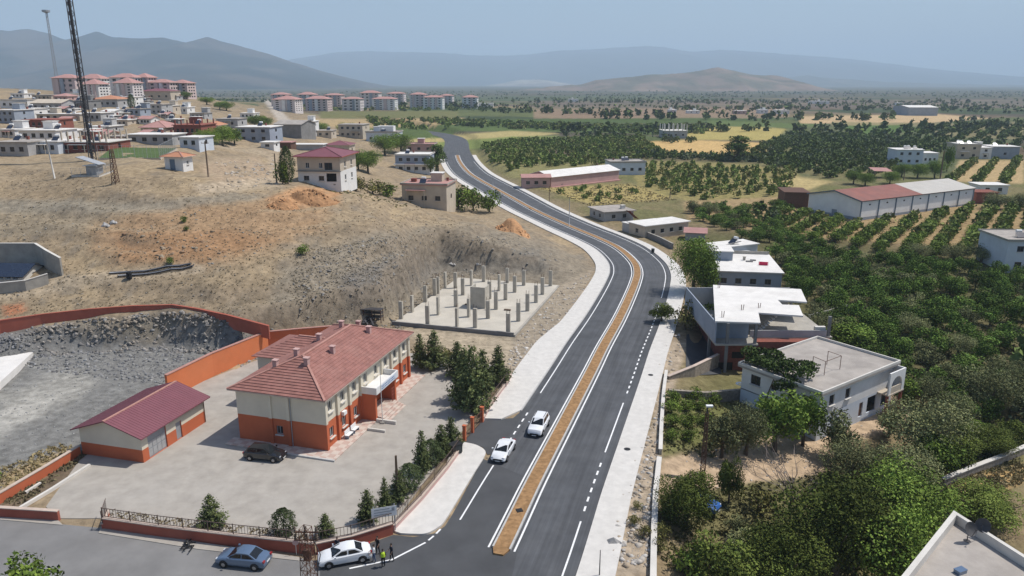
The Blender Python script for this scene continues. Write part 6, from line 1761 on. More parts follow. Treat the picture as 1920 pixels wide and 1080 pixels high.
plant([(1295, 392), (1460, 385), (1480, 440), (1560, 455), (1500, 470), (1420, 452), (1330, 425)], 4.2, 4.6, 0.2, 0.8, 5, 2.5, 3.0, 'grove', 0.85)
plant([(1390, 292), (1560, 282), (1680, 285), (1680, 325), (1560, 335), (1420, 308)], 3.8, 7.2, ROWB, 0.4, 6, 2.4, 3.0, 'grove', 0.92)
plant([(1480, 250), (1700, 258), (2200, 280), (2200, 300), (1920, 285), (1780, 290), (1560, 282), (1400, 285)], 4.5, 9.0, ROWB, 0.5, 7, 2.9, 3.2, 'grove', 0.92)
plant([(1700, 236), (1920, 232), (1920, 262), (1760, 256)], 5.0, 14.0, ROWB, 0.5, 8, 3.0, 3.2, 'grove', 0.95)
plant([(1790, 306), (1930, 300), (1930, 345), (1780, 342)], 2.4, 9.0, ROWB, 0.3, 9, 2.2, 2.6, 'row', 0.95)
plant([(1015, 358), (1170, 350), (1230, 372), (1120, 384)], 6, 7, 0.4, 2.0, 10, 1.6, 1.7, 'row', 0.6)
plant([(830, 236), (1330, 238), (1320, 250), (1000, 246), (840, 244)], 7, 8, 0.2, 1.5, 11, 3.6, 2.8, 'row', 0.8)
plant([(690, 240), (860, 236), (830, 256), (700, 262)], 8, 8, 0.2, 2, 12, 3.4, 3.2, 'row', 0.8)
plant([(560, 212), (860, 212), (860, 222), (560, 224)], 12, 14, 0.2, 3, 13, 3.6, 3.0, 'row', 0.6)
plant([(1190, 286), (1400, 296), (1560, 300), (1560, 306), (1390, 304), (1190, 296)], 4, 5, 0.2, 1, 14, 2.4, 3.2, 'grove', 0.9)
plant([(1240, 262), (1320, 262), (1300, 268), (1230, 268)], 8, 8, 0, 2, 15, 3.4, 3.6, 'grove', 0.8)
keep = []
for q in ORCH:
    if float(seg_dist(np.array([q[0]]), np.array([q[1]]), ROADP)[0]) > 15:
        keep.append(q)
ORCH = sorted(keep, key=lambda q: math.hypot(q[0], q[1]) / q[2] + (1e6 if PX(q[0], q[1], 1.0)[0] > 1935 else 0))
oxyz = h(np.array([q[0] for q in ORCH]), np.array([q[1] for q in ORCH]))
_ro = random.Random(5)
for i, q in enumerate(ORCH[:300]):
    kind = 'olive' if (q[4] == 'grove' and _ro.random() < 0.13) else ('bush' if q[4] == 'row' else 'grove')
    lab = "dark green orchard tree in the dense grove behind the white house" if q[4] == 'grove' else "fruit tree in the planted rows below the big warehouse"
    if kind == 'olive': lab = "grey-green olive tree mixed into the dense dark grove"
    tree(kind, (q[0], q[1], oxyz[i]), q[3], q[2] * 2, lab, {'grove': "trees of the dense grove", 'row': "fruit trees in rows"}[q[4]] if kind != 'olive' else "olives in the grove", name="fruit_tree" if q[4] == 'row' else None, cat="tree")

def merged_trees(name, label, cat, pts, leaves, seed, ls, cols):
    """many crowns in one mesh: pts = (x, y, z, r, h, colour index)"""
    rng = np.random.default_rng(seed)
    tmpl = []
    for v in range(6):
        P, D, k = crown_points(np.random.default_rng(seed + v), 1.0, 0.5, 0.52, 7, leaves, 0.42)
        P[:, 2] = np.clip(P[:, 2], 0.03, 1.1)
        tmpl.append((P, D, 0.75 + 0.5 * np.random.default_rng(v).random(7)[k]))
    VV, CC = [], []
    for (x, y, z, r, hh, ci) in pts:
        P, D, cc = tmpl[rng.integers(6)]
        a = rng.random() * 6.283; ca, sa = math.cos(a), math.sin(a)
        Q = P @ np.array([[ca * r, sa * r, 0], [-sa * r, ca * r, 0], [0, 0, hh]]) + np.array([x, y, z])
        V_, _ = leaf_quads(rng, Q, D, np.full(len(Q), ls * r), 0.7)
        VV.append(V_)
        CC.append(np.repeat(np.array(cols[ci])[None, :] * (cc * (0.8 + 0.4 * rng.random(len(Q))) * (0.8 + 0.4 * rng.random()))[:, None], 4, 0))
    V_ = np.concatenate(VV); C_ = np.concatenate(CC)
    o = link(name, np_mesh(name, V_, np.arange(len(V_)).reshape(-1, 4), "leaf", np.clip(C_, 0.005, 0.4)))
    return tag(o, label, cat, kind="stuff")
OC = [(0.092, 0.122, 0.036), (0.13, 0.17, 0.042), (0.11, 0.13, 0.07), (0.17, 0.18, 0.06)]
rest = [(q[0], q[1], oxyz[300 + i], q[2], q[3], (0 if _ro.random() < 0.8 else 2) if q[4] == 'grove' else (1 if _ro.random() < 0.75 else 3)) for i, q in enumerate(ORCH[300:])]
near = [r for r in rest if r[1] < 420]; farr = [r for r in rest if r[1] >= 420]
print("orchard", len(ORCH), len(near), len(farr))
merged_trees("orchards", "green rows and groves of orchard trees across the plain", "orchard", near + farr, 70, 77, 0.5, OC)
# scattered trees and hedgerows of the far plain
rng = np.random.default_rng(99)
FTp = []
for i in range(7000):
    y = 560 * (6.5 ** rng.random()); x = (rng.random() * 1.5 - 0.62) * y * 0.95
    if float(vnoise(np.array([x / 160]), np.array([y / 90]), 7)[0]) < 0.5: continue
    px, py = PX(x, y, 0)
    if x < -60 and y < 1150: continue
    if any(a < px < b and c < py < d for a, b, c, d in ((1200, 1500, 262, 290), (1290, 1520, 236, 262), (1500, 1800, 214, 231), (780, 1050, 246, 272))): continue
    FTp.append((x, y, 0.0, 1.3 + 2.4 * rng.random() ** 2 + y / 1500, 2.0 + 3.0 * rng.random(), rng.integers(3)))
for (x0, x1, y0, n) in ((0.05, 0.75, 640, 60), (0.1, 0.5, 820, 50), (-0.02, 0.2, 900, 30), (-0.16, -0.02, 1010, 30), (0.2, 0.7, 1100, 50), (0, 0.6, 1500, 60)):
    for i in range(n):
        t = x0 + (x1 - x0) * rng.random(); y = y0 * (1 + 0.10 * (t - x0)) + rng.normal() * 8
        FTp.append((t * y, y, 0.0, 3 + 4 * rng.random(), 4 + 5 * rng.random(), 0))
zz = h(np.array([q[0] for q in FTp]), np.array([q[1] for q in FTp]))
FTp = [(q[0], q[1], zz[i], *q[3:]) for i, q in enumerate(FTp)]
merged_trees("distant_trees", "scattered dark trees and hedgerows on the distant plain", "trees", FTp, 16, 78, 0.9, OC)

# vine covering the pergola of the white house
def vine():
    loc, rz, W, D, Hh = WH
    M_ = Matrix.Translation(loc) @ Matrix.Rotation(rz, 4, 'Z')
    rng = np.random.default_rng(4)
    o = thing("grape_vine", "dark green vine spreading over the terrace edge of the white house", "vine", M_ @ Vector((-1.5, -D / 2 - 0.7, -0.3)), rz)
    n = 4200
    cx = np.array([(-W / 2 + 1.0, -1.5, 1.6), (-W / 2 + 2.6, -2.6, 1.9), (-W / 2 + 4.2, -3.6, 1.7), (-W / 2 + 5.6, -3.4, 1.3), (-W / 2 + 2.2, -0.3, 1.5), (-W / 2 + 4.4, -1.6, 1.9), (-W / 2 + 6.2, -D / 2 + 2.0, 0.8), (-W / 2 + 7.4, -D / 2 + 1.2, 0.3), (-W / 2 + 6.6, -D / 2 + 0.2, -0.4), (-W / 2 + 3.2, -1.0, 2.1), (-W / 2 + 0.6, 0.8, 1.0), (-W / 2 + 5.8, -2.4, 1.5), (-W / 2 + 6.9, -2.2, 0.7), (-W / 2 + 7.6, -D / 2 - 0.3, -1.0)])
    rr_ = np.random.default_rng(12)
    ex = [(x_, -D / 2 + 0.4 + 2.6 * rr_.random(), 0.8 + 1.1 * rr_.random()) for x_ in np.linspace(-W / 2 + 0.2, W / 2 - 2.8, 13)] + [(W * 0.08, -D / 2 - 0.5, -0.4), (W * 0.14, -D / 2 - 0.3, 0.2), (-W / 2 + 0.4, -D / 2 + 3.4, 1.2), (-W / 2 + 1.8, -D / 2 + 3.8, 1.4)]
    cx = np.array(ex)
    cx[:, 2] += Hh + 0.1
    k = rng.integers(len(cx), size=n); d = rnd_dirs(rng, n, 0.2)
    P = cx[k] + d * np.array([1.25, 1.25, 0.7]) * (0.6 + 0.45 * rng.random(n))[:, None]
    P[:, 2] = np.where((P[:, 1] > -D / 2 - 0.4), np.maximum(P[:, 2], Hh + 0.35), P[:, 2])
    P = P - np.array([-1.5, -D / 2 - 0.7, -0.3])
    V_, Q = leaf_quads(rng, P, d, np.full(n, 0.34), 0.8)
    c = np.array([0.07, 0.105, 0.03])[None] * ((0.7 + 0.6 * rng.random(len(cx)))[k] * (0.8 + 0.4 * rng.random(n)))[:, None]
    link("foliage", np_mesh("vine_foliage", V_, Q, "leaf", np.repeat(c, 4, 0)), o)
    t = MB(); t.tube([(0, 0, -0.6), (0.1, 0.1, 2.0), (0.4, 0.2, 4.2), (0.8, 0.6, Hh + 0.6)], [0.12, 0.1, 0.08, 0.06], 6); t.tube([(0.8, 0.6, Hh + 0.6), (-0.6, 2.0, Hh + 1.4), (-2.2, 3.4, Hh + 1.9)], [0.06, 0.05, 0.03], 5)
    t.build("stem", "bark", o)
vine()

# ------------------------------------------------------------------ stones and dry grass
def scatter(poly, n, seed):
    rng = np.random.default_rng(seed)
    xs, ys = [p[0] for p in poly], [p[1] for p in poly]
    px = rng.uniform(min(xs), max(xs), n * 3); py = rng.uniform(min(ys), max(ys), n * 3)
    ok = sdf(px, py, poly) < 0
    px, py = px[ok][:n], py[ok][:n]
    # march all lines of sight at once on the bare terrain
    v = (py - 540) / FPX; dn, fw, rx = SP + v * CP, CP - v * SP, (px - 960) / FPX
    t = np.full(len(px), 55.0); hit = np.zeros(len(px), bool)
    for i in range(190):
        hit |= (CAMH - dn * t) < hill(rx * t, fw * t)
        t = np.where(hit, t, t * 1.012)
    lo, hi = t / 1.012, t
    for i in range(7):
        mid = (lo + hi) / 2; bl = (CAMH - dn * mid) < hill(rx * mid, fw * mid)
        lo, hi = np.where(bl, lo, mid), np.where(bl, mid, hi)
    t = hi
    x, y = rx * t, fw * t
    return x, y, h(x, y)
ICO = np.array([(0, 0, 1), (0.9, 0, 0.35), (0.28, 0.85, 0.35), (-0.72, 0.53, 0.35), (-0.72, -0.53, 0.35), (0.28, -0.85, 0.35), (0.7, 0.5, -0.4), (-0.3, 0.85, -0.4), (-0.9, 0, -0.4), (-0.3, -0.85, -0.4), (0.7, -0.5, -0.4)])
IF = np.array([(0, 1, 2), (0, 2, 3), (0, 3, 4), (0, 4, 5), (0, 5, 1), (1, 6, 2), (2, 7, 3), (3, 8, 4), (4, 9, 5), (5, 10, 1), (2, 6, 7), (3, 7, 8), (4, 8, 9), (5, 9, 10), (1, 10, 6)])
def stones(name, label, groups, seed):
    rng = np.random.default_rng(seed); VV, FF, CC = [], [], []; b = 0
    for poly, n, s0, s1, c0, c1 in groups:
        x, y, z = scatter(poly, n, rng.integers(1e6))
        for i in range(len(x)):
            s = s0 + (s1 - s0) * rng.random() ** 3
            a = rng.random() * 6.283
            P = ICO * (1 + 0.35 * rng.normal(size=ICO.shape)) * np.array([s, s * (0.6 + 0.5 * rng.random()), s * 0.6])
            P = P @ np.array([[math.cos(a), math.sin(a), 0], [-math.sin(a), math.cos(a), 0], [0, 0, 1]])
            VV.append(P + np.array([x[i], y[i], z[i] + 0.05 * s])); FF.append(IF + b); b += len(ICO)
            t = rng.random(); c = (np.array(c0) * (1 - t) + np.array(c1) * t) * (0.8 + 0.4 * rng.random())
            CC.append(np.repeat(c[None], len(ICO), 0))
    if name == "quarry_rubble":            # angular rock of the cut face
        E_ = np.array([U(*q)[:2] for q in [(-160, 700), (0, 682), (130, 662), (300, 655), (400, 662), (455, 668), (500, 655)]])
        sl = np.concatenate([[0], np.cumsum(np.linalg.norm(np.diff(E_, axis=0), axis=1))])
        tt = rng.random(2200) * sl[-1]; XX = np.interp(tt, sl, E_[:, 0]); YY = np.interp(tt, sl, E_[:, 1]) + rng.uniform(-1.2, 3.0, 2200)
        ZZ, TT = h(XX, YY), vnoise(XX / 6, YY / 3, 3)
        for x0, y0, z0, t in zip(XX, YY, ZZ, TT):
            s = 0.08 + 0.32 * rng.random() ** 2.5; P = ICO * (1 + 0.45 * rng.normal(size=ICO.shape)) * np.array([s, s * 0.7, s * 0.8])
            VV.append(P + np.array([x0, y0, z0])); FF.append(IF + b); b += len(ICO)
            c = (np.array((0.17, 0.175, 0.185)) * (1 - t) + np.array((0.27, 0.23, 0.18)) * t) * (0.6 + 0.9 * rng.random())
            CC.append(np.repeat(c[None], len(ICO), 0))
    o = link(name, np_mesh(name, np.concatenate(VV), np.concatenate(FF), "ground_stone", np.clip(np.concatenate(CC), 0.02, 0.7)))
    return tag(o, label, "stones", kind="stuff")
mt("ground_stone", (1, 1, 1), 0.2, 3, 0.95, 0.1, attr="tint")
GREY, PALE, TAN, ORG = (0.26, 0.255, 0.25), (0.50, 0.48, 0.45), (0.36, 0.29, 0.21), (0.42, 0.24, 0.13)
stones("hill_stones", "loose stones and rubble strewn over the bare hillside", [
    ([(0, 320), (560, 355), (750, 400), (1000, 440), (1100, 500), (740, 590), (500, 605), (300, 575), (0, 600)], 1500, 0.05, 0.3, (0.24, 0.195, 0.14), (0.26, 0.24, 0.21)),
    ([(560, 480), (700, 440), (900, 440), (1080, 490), (820, 500), (740, 590), (560, 600)], 1500, 0.06, 0.34, (0.17, 0.16, 0.15), (0.30, 0.285, 0.26)),
    ([(200, 425), (520, 430), (500, 470), (330, 500), (220, 490)], 260, 0.08, 0.5, (0.27, 0.165, 0.10), (0.30, 0.25, 0.18)),
    ([(400, 300), (520, 300), (520, 345), (430, 350)], 300, 0.1, 0.6, (0.42, 0.39, 0.35), TAN)], 1)
stones("quarry_rubble", "grey broken rock covering the quarry floor and its cut face", [
    ([(0, 615), (130, 600), (300, 590), (420, 605), (490, 640), (400, 690), (330, 730), (200, 700), (0, 660)], 2600, 0.06, 0.36, (0.12, 0.12, 0.125), (0.30, 0.295, 0.285)),
    ([(0, 670), (400, 690), (150, 850), (0, 940)], 700, 0.04, 0.16, (0.18, 0.18, 0.18), (0.32, 0.32, 0.31))], 2)
stones("verge_rubble", "pale rubble along the road verges", [
    ([(960, 650), (1050, 540), (1110, 505), (1085, 585), (1000, 690), (940, 720)], 900, 0.05, 0.35, TAN, PALE),
    ([(1180, 870), (1225, 800), (1240, 650), (1290, 640), (1245, 740), (1225, 1080), (1140, 1080)], 900, 0.05, 0.4, TAN, PALE),
    ([(1300, 850), (1520, 800), (1700, 760), (1560, 900), (1260, 930)], 300, 0.04, 0.2, TAN, PALE)], 3)
def tufts(name, label, groups, seed):
    rng = np.random.default_rng(seed); PP, DD, SS, CC = [], [], [], []
    for poly, n, s, c in groups:
        x, y, z = scatter(poly, n, rng.integers(1e6))
        for k in range(5):
            m = len(x); j = rng.normal(size=(m, 2)) * s * 0.35
            PP.append(np.stack([x + j[:, 0], y + j[:, 1], z + s * 0.3 * rng.random(m)], 1)); DD.append(rnd_dirs(rng, m, 0.0) * np.array([1, 1, 0.3])); SS.append(np.full(m, s)); CC.append(np.array(c)[None] * (0.7 + 0.6 * rng.random(m))[:, None])
    P, D, S, C = map(np.concatenate, (PP, DD, SS, CC))
    V_, Q = leaf_quads(rng, P, D, S, 0.5)
    o = link(name, np_mesh(name, V_, Q, "leaf", np.repeat(np.clip(C, 0.01, 0.6), 4, 0)))
    return tag(o, label, "grass", kind="stuff")
STRAW, OLV, GRN = (0.36, 0.29, 0.155), (0.20, 0.185, 0.085), (0.085, 0.12, 0.035)
tufts("dry_grass", "tufts of dry straw-coloured grass over slopes and verges", [
    ([(0, 320), (560, 355), (900, 420), (740, 590), (500, 605), (300, 575), (0, 600)], 3800, 0.24, (0.29, 0.235, 0.155)),
    ([(540, 480), (700, 440), (1000, 440), (740, 590), (560, 600)], 1800, 0.22, (0.215, 0.19, 0.145)),
    ([(0, 890), (120, 845), (150, 862), (60, 920), (0, 940)], 300, 0.4, STRAW),
    ([(1245, 740), (1420, 740), (1500, 800), (1330, 860), (1245, 870)], 700, 0.35, OLV),
    ([(1240, 930), (1600, 880), (1760, 800), (1920, 780), (1920, 900), (1760, 960), (1700, 1080), (1240, 1080)], 3200, 0.4, OLV),
    ([(1760, 900), (1920, 865), (1920, 905), (1780, 955)], 500, 0.4, STRAW),
    ([(1010, 352), (1180, 345), (1270, 375), (1110, 388)], 700, 0.6, STRAW),
    ([(1500, 480), (1920, 510), (1920, 760), (1700, 740), (1560, 640)], 1800, 0.6, OLV),
    ([(1740, 830), (1920, 800), (1920, 850), (1780, 880)], 500, 0.5, GRN),
    ([(205, 966), (590, 1016), (600, 1026), (205, 978)], 350, 0.34, (0.26, 0.21, 0.12)),
    ([(-10, 945), (150, 856), (170, 870), (40, 955)], 260, 0.4, (0.19, 0.16, 0.09)),
    ([(640, 355), (850, 395), (750, 390), (600, 352)], 300, 0.5, OLV)], 9)

# ------------------------------------------------------------------ cars
def car(label, p, heading, paint, kind='sedan', name="car", group=None):
    """heading = direction of the nose; local +x is forward"""
    o = thing(name, label, "car", p, heading, group)
    L, Wd = (4.55, 1.78) if kind == 'sedan' else (4.5, 1.82)
    hl, hw = L / 2, Wd / 2
    if kind == 'sedan':
        top = [(-2.27, 0.62), (-2.2, 0.86), (-1.75, 1.0), (-1.25, 1.02), (0.95, 0.97), (1.5, 0.90), (2.05, 0.78), (2.25, 0.58)]
        cab = dict(rb=-1.62, rt=-0.85, ft=0.30, fb=1.15, zb=0.99, zt=1.44)
    elif kind == 'hatch':
        top = [(-2.2, 0.70), (-2.16, 0.95), (-1.9, 1.02), (-1.2, 1.04), (0.95, 1.0), (1.5, 0.92), (2.05, 0.80), (2.22, 0.58)]
        cab = dict(rb=-2.05, rt=-1.55, ft=0.25, fb=1.15, zb=1.02, zt=1.52)
    else:
        top = [(-2.24, 0.78), (-2.2, 1.06), (-1.9, 1.12), (-1.2, 1.14), (0.85, 1.10), (1.4, 1.05), (2.0, 0.95), (2.22, 0.66)]
        cab = dict(rb=-2.05, rt=-1.7, ft=0.2, fb=0.95, zb=1.12, zt=1.70)
    zl = 0.24 if kind != 'suv' else 0.32
    b = MB(); vs, fs = [], []
    xs = [t[0] for t in top]
    for i, (x, z) in enumerate(top):
        e = abs(x) / hl
        w = hw * (1 - 0.10 * e ** 4 - (0.05 if i in (0, len(top) - 1) else 0))
        lo = zl + (0.12 if i in (0, len(top) - 1) else 0.0)
        mid = lo + (z - lo) * 0.55
        sec = [(0, lo), (w * 0.90, lo), (w * 0.985, lo + 0.12), (w, mid), (w * 0.97, z - 0.10), (w * 0.86, z - 0.015), (0, z + 0.02)]
        full = [(x, y, q) for y, q in sec] + [(x, -y, q) for y, q in sec[-2:0:-1]]
        vs += full
    n = 12
    for i in range(len(top) - 1):
        for k in range(n):
            k2 = (k + 1) % n
            fs.append((i * n + k, (i + 1) * n + k, (i + 1) * n + k2, i * n + k2))
    fs.append(tuple(range(n))); fs.append(tuple(range(len(top) * n - 1, (len(top) - 1) * n - 1, -1)))
    b.add(vs, fs)
    body = b.build("body", paint, o, angle=38)
    # cabin
    cb = MB(); w0, w1 = hw * 0.90, hw * 0.74
    zb, zt = cab['zb'] - 0.06, cab['zt']
    rings = [[(cab['rb'], zb, w0 * 0.96), (cab['rt'], zt - 0.05, w1), (cab['ft'] - 0.05, zt - 0.03, w1), (cab['fb'], zb, w0)]]
    A = [(cab['rb'], w0 * 0.95, zb), (cab['rt'], w1, zt - 0.04), ((cab['rt'] + cab['ft']) / 2, w1 * 1.01, zt), (cab['ft'], w1, zt - 0.05), (cab['fb'], w0 * 0.97, zb)]
    vsl = A + [(x, -y, z) for x, y, z in A] + [(cab['rt'] + 0.02, 0, zt), ((cab['rt'] + cab['ft']) / 2, 0, zt + 0.05), (cab['ft'], 0, zt - 0.01)]
    cb.add(vsl, [(0, 4, 3, 2, 1), (5, 6, 7, 8, 9), (0, 1, 10, 6, 5), (4, 9, 8, 12, 3), (1, 2, 11, 10), (2, 3, 12, 11), (10, 11, 7, 6), (11, 12, 8, 7)])
    roof = cb.build("cabin", paint, o, angle=30)
    def glass(nm, pts, off, shrink=0.88, par=roof):
        P = [Vector(q) for q in pts]; c = sum(P, Vector()) / len(P)
        nn = (P[1] - P[0]).cross(P[2] - P[0]).normalized()
        if nn.dot(c - Vector((0, 0, 0.8))) < 0: nn = -nn
        g = MB(); g.add([c + (q - c) * shrink + nn * off for q in P], [tuple(range(len(P)))]); return g.build(nm, "car_glass", par)
    glass("windscreen", [A[4], A[3], (A[3][0], -A[3][1], A[3][2]), (A[4][0], -A[4][1], A[4][2])], 0.012, 0.9)
    glass("rear_window", [A[0], A[1], (A[1][0], -A[1][1], A[1][2]), (A[0][0], -A[0][1], A[0][2])], 0.012, 0.86)
    for s in (1, -1):
        m = (cab['rt'] + cab['ft']) / 2 + 0.05
        q0 = [(A[0][0] + 0.28, s * (A[0][1] * 0.99 + 0.005), zb + 0.08), (A[1][0] + 0.05, s * (A[1][1] + 0.02), zt - 0.12), (m - 0.05, s * (A[1][1] + 0.025), zt - 0.09), (m - 0.05, s * (w0 * 0.965), zb + 0.08)]
        q1 = [(m + 0.05, s * (w0 * 0.965), zb + 0.08), (m + 0.05, s * (A[1][1] + 0.025), zt - 0.09), (A[3][0] - 0.02, s * (A[3][1] + 0.02), zt - 0.12), (A[4][0] - 0.22, s * (A[4][1] * 0.99 + 0.005), zb + 0.08)]
        for q in (q0, q1):
            glass("side_window", q, 0.012, 0.97)
        g = MB(); g.box(cab['fb'] - 0.35, cab['fb'] - 0.2, s * (hw + 0.02), s * (hw + 0.18), zb + 0.06, zb + 0.2); g.build("mirror", paint, o)
        g = MB(); g.box(hl - 0.28, hl - 0.1, s * hw * 0.55, s * hw * 0.86, 0.60, 0.74); g.build("headlight", "headlight", o)
        g = MB(); g.box(-hl + 0.0, -hl + 0.14, s * hw * 0.55, s * hw * 0.88, 0.74, 0.90); g.build("taillight", "taillight", o)
        for x in (-hl + 0.86, hl - 0.86):
            r = 0.32 if kind != 'suv' else 0.36
            w = MB(); w.lathe([(r * 0.55, -0.11), (r * 0.94, -0.11), (r, -0.07), (r, 0.07), (r * 0.94, 0.11), (r * 0.55, 0.11)], 20)
            wo = w.build("wheel", "rubber", o, (x, s * (hw - 0.09), r), (R(90), 0, 0), angle=40)
            w = MB(); w.lathe([(0, -0.115), (r * 0.5, -0.115), (r * 0.64, -0.1), (r * 0.64, 0.1), (r * 0.5, 0.115), (0, 0.115)], 12); w.build("rim", "rim", wo, angle=40)
            w = MB(); w.lathe([(0, 0), (r * 1.2, 0)], 18); w.build("wheel_arch", "black_trim", o, (x, s * (hw + 0.004), r + 0.02), (R(90), 0, 0))
            # tyre must stand proud of the arch
            wo.location.y = s * (hw - 0.06)
    g = MB(); g.box(hl - 0.06, hl + 0.015, -0.5, 0.5, 0.40, 0.56); g.build("grille", "black_trim", o)
    g = MB(); g.box(hl + 0.0, hl + 0.025, -0.26, 0.26, 0.30, 0.40); g.build("number_plate", "white_plastic", o)
    g = MB(); g.box(-hl - 0.02, -hl + 0.03, -0.26, 0.26, 0.52, 0.63); g.build("number_plate", "white_plastic", o)
    if kind == 'suv':
        for s in (1, -1):
            g = MB(); g.bar((cab['rt'] + 0.2, s * 0.58, zt + 0.06), (cab['ft'] - 0.2, s * 0.58, zt + 0.06), 0.05); g.build("roof_rail", "black_trim", o)
    return o
def ang_px(a, b):
    d = U(*b)[:2] - U(*a)[:2]; return math.atan2(d[1], d[0])
def rp(px, py, z=0.0):
    q = U(px, py, z); return (q[0], q[1], z)
hd = math.atan2(-(ROAD_C[idx_at(830)] - ROAD_C[idx_at(900)])[1], -(ROAD_C[idx_at(830)] - ROAD_C[idx_at(900)])[0])
car("white sedan driving towards the camera beside the school driveway", rp(944, 852, 0.008), hd, "car_white", 'sedan')
car("white estate SUV driving towards the camera behind the white sedan", rp(1010, 806, 0.008), hd, "car_white", 'suv')
car("white sedan parked at the wall corner with people behind it", rp(647, 1050, 0.015), ang_px((690, 1046), (604, 1062)), "car_white", 'sedan')
car("blue-grey sedan parked along the street wall", rp(458, 1056, 0.0), ang_px((505, 1060), (412, 1050)), "car_blue", 'sedan')
car("black hatchback parked beside the school's shaded wall", rp(498, 859, 0.014), ang_px((465, 856), (530, 862)), "car_black", 'hatch')
pb_ = G(1308, 950)
car("bright blue car half hidden under the fig tree", pb_, R(-35), "car_bright_blue", 'hatch')

# ------------------------------------------------------------------ people
def person(label, loc, face, top="cloth_white", legs="cloth_jeans", vest=None, arms=(0.15, 0.2), stride=0.1, hgt=1.75, group="men standing at the parked white car"):
    o = thing("person", label, "person", loc, face, group)
    s = hgt / 1.75
    V, E, Rr = [], [], []
    def vtx(p, r, parent=None):
        V.append((p[0] * s, p[1] * s, p[2] * s)); Rr.append((r[0] * s, r[1] * s) if hasattr(r, '__len__') else (r * s, r * s))
        if parent is not None: E.append((parent, len(V) - 1))
        return len(V) - 1
    pel = vtx((0, 0, 0.93), (0.155, 0.115)); wst = vtx((0, 0, 1.08), (0.14, 0.105), pel); ch = vtx((0.015, 0, 1.30), (0.17, 0.12), wst); nb = vtx((0, 0, 1.45), (0.075, 0.07), ch); nk = vtx((0.015, 0, 1.52), 0.055, nb)
    for i, sd_ in enumerate((1, -1)):
        fx = stride * (1 if i else -1)
        hp = vtx((0, sd_ * 0.09, 0.88), 0.095, pel); kn = vtx((fx * 0.5 + 0.02, sd_ * 0.10, 0.50), 0.065, hp); an = vtx((fx - 0.02, sd_ * 0.10, 0.09), 0.042, kn); vtx((fx + 0.15, sd_ * 0.12, 0.035), 0.035, an)
        a = arms[i]
        sh = vtx((0, sd_ * 0.185, 1.41), 0.062, ch); el = vtx((a * 0.25, sd_ * 0.25, 1.13), 0.045, sh); wr_ = vtx((a * 0.9 + 0.04, sd_ * 0.24, 0.90 + a * 0.45), 0.030, el)
        pm = vtx((a * 1.1 + 0.06, sd_ * 0.235, 0.83 + a * 0.5), (0.036, 0.022), wr_)
        for f in range(4):
            y = sd_ * (0.205 + 0.02 * f); ln = (0.075, 0.085, 0.08, 0.06)[f]
            k1 = vtx((a * 1.1 + 0.075, y, 0.80 + a * 0.5), 0.010, pm); vtx((a * 1.1 + 0.06 + ln * 0.3, y, 0.80 + a * 0.5 - ln), 0.008, k1)
        vtx((a * 1.1 + 0.12, sd_ * 0.20, 0.80 + a * 0.5), 0.010, pm)
    me = bpy.data.meshes.new("person_skeleton"); me.from_pydata(V, E, [])
    tmp = bpy.data.objects.new("person_tmp", me); col.objects.link(tmp)
    md = tmp.modifiers.new("skin", 'SKIN')
    for i, r in enumerate(Rr): me.skin_vertices[0].data[i].radius = r
    me.skin_vertices[0].data[0].use_root = True
    tmp.modifiers.new("sub", 'SUBSURF').levels = 1
    dg = bpy.context.evaluated_depsgraph_get(); dg.update()
    bm_ = bpy.data.meshes.new_from_object(tmp.evaluated_get(dg)); bm_.name = "body"
    bpy.data.objects.remove(tmp)
    for m in ("skin", top, legs, "black_trim"): bm_.materials.append(MAT[m])
    for f in bm_.polygons:
        c = f.center / s
        if c.z < 0.095: k = 3
        elif c.z < 0.97 and abs(c.y) < 0.2: k = 2
        elif c.z > 1.47: k = 0
        elif abs(c.y) > 0.19 and c.z < 1.15: k = 0
        else: k = 1
        f.material_index = k
    bm_.polygons.foreach_set("use_smooth", [True] * len(bm_.polygons))
    link("body", bm_, o)
    hd_ = MB(); hd_.lathe([(0.0, -0.115), (0.05, -0.105), (0.07, -0.06), (0.078, 0.0), (0.076, 0.05), (0.055, 0.10), (0.0, 0.12)], 14, c=(0.02, 0, 1.635))
    hd_.box(0.088, 0.118, -0.012, 0.012, 1.605, 1.64); hd_.box(0.0, 0.03, 0.075, 0.09, 1.6, 1.66); hd_.box(0.0, 0.03, -0.09, -0.075, 1.6, 1.66)
    h_ = hd_.build("head", "skin", o, smooth=False); h_.scale = (s, s, s)
    e = MB()
    for y in (0.03, -0.03): e.box(0.085, 0.1, y - 0.012, y + 0.012, 1.64, 1.655)
    e.box(0.082, 0.098, -0.022, 0.022, 1.572, 1.58); e.build("face", "hair", h_)
    hr = MB(); hr.lathe([(0.083, 0.015), (0.084, 0.06), (0.06, 0.112), (0.0, 0.132)], 14, c=(0.008, 0, 1.635)); hr.build("hair", "hair", h_)
    if vest:
        v = MB()
        for k_ in range(1):
            v.lathe([(0.205, 1.02), (0.20, 1.15), (0.215, 1.30), (0.17, 1.43), (0.09, 1.47)], 16)
        vo = v.build("vest", vest, o, smooth=True); vo.scale = (0.78 * s, 0.98 * s, s)
    return o
person("man in white shirt and blue jeans leaning at the white car's boot", rp(702, 1054, 0.012), R(200), "cloth_white", "cloth_jeans", arms=(0.35, 0.3))
person("man in yellow-green safety vest and black trousers", rp(719, 1063, 0.012), R(100), "cloth_black", "cloth_black", "hi_vis", (0.1, 0.12))
person("man in dark shirt and dark trousers standing furthest from the car", rp(735, 1052, 0.012), R(210), "cloth_navy", "cloth_black", None, (0.1, 0.25), 0.14)
person("man in black standing by the wall behind the white shirt man", rp(709, 1038, 0.012), R(230), "cloth_black", "cloth_black", None, (0.12, 0.1))
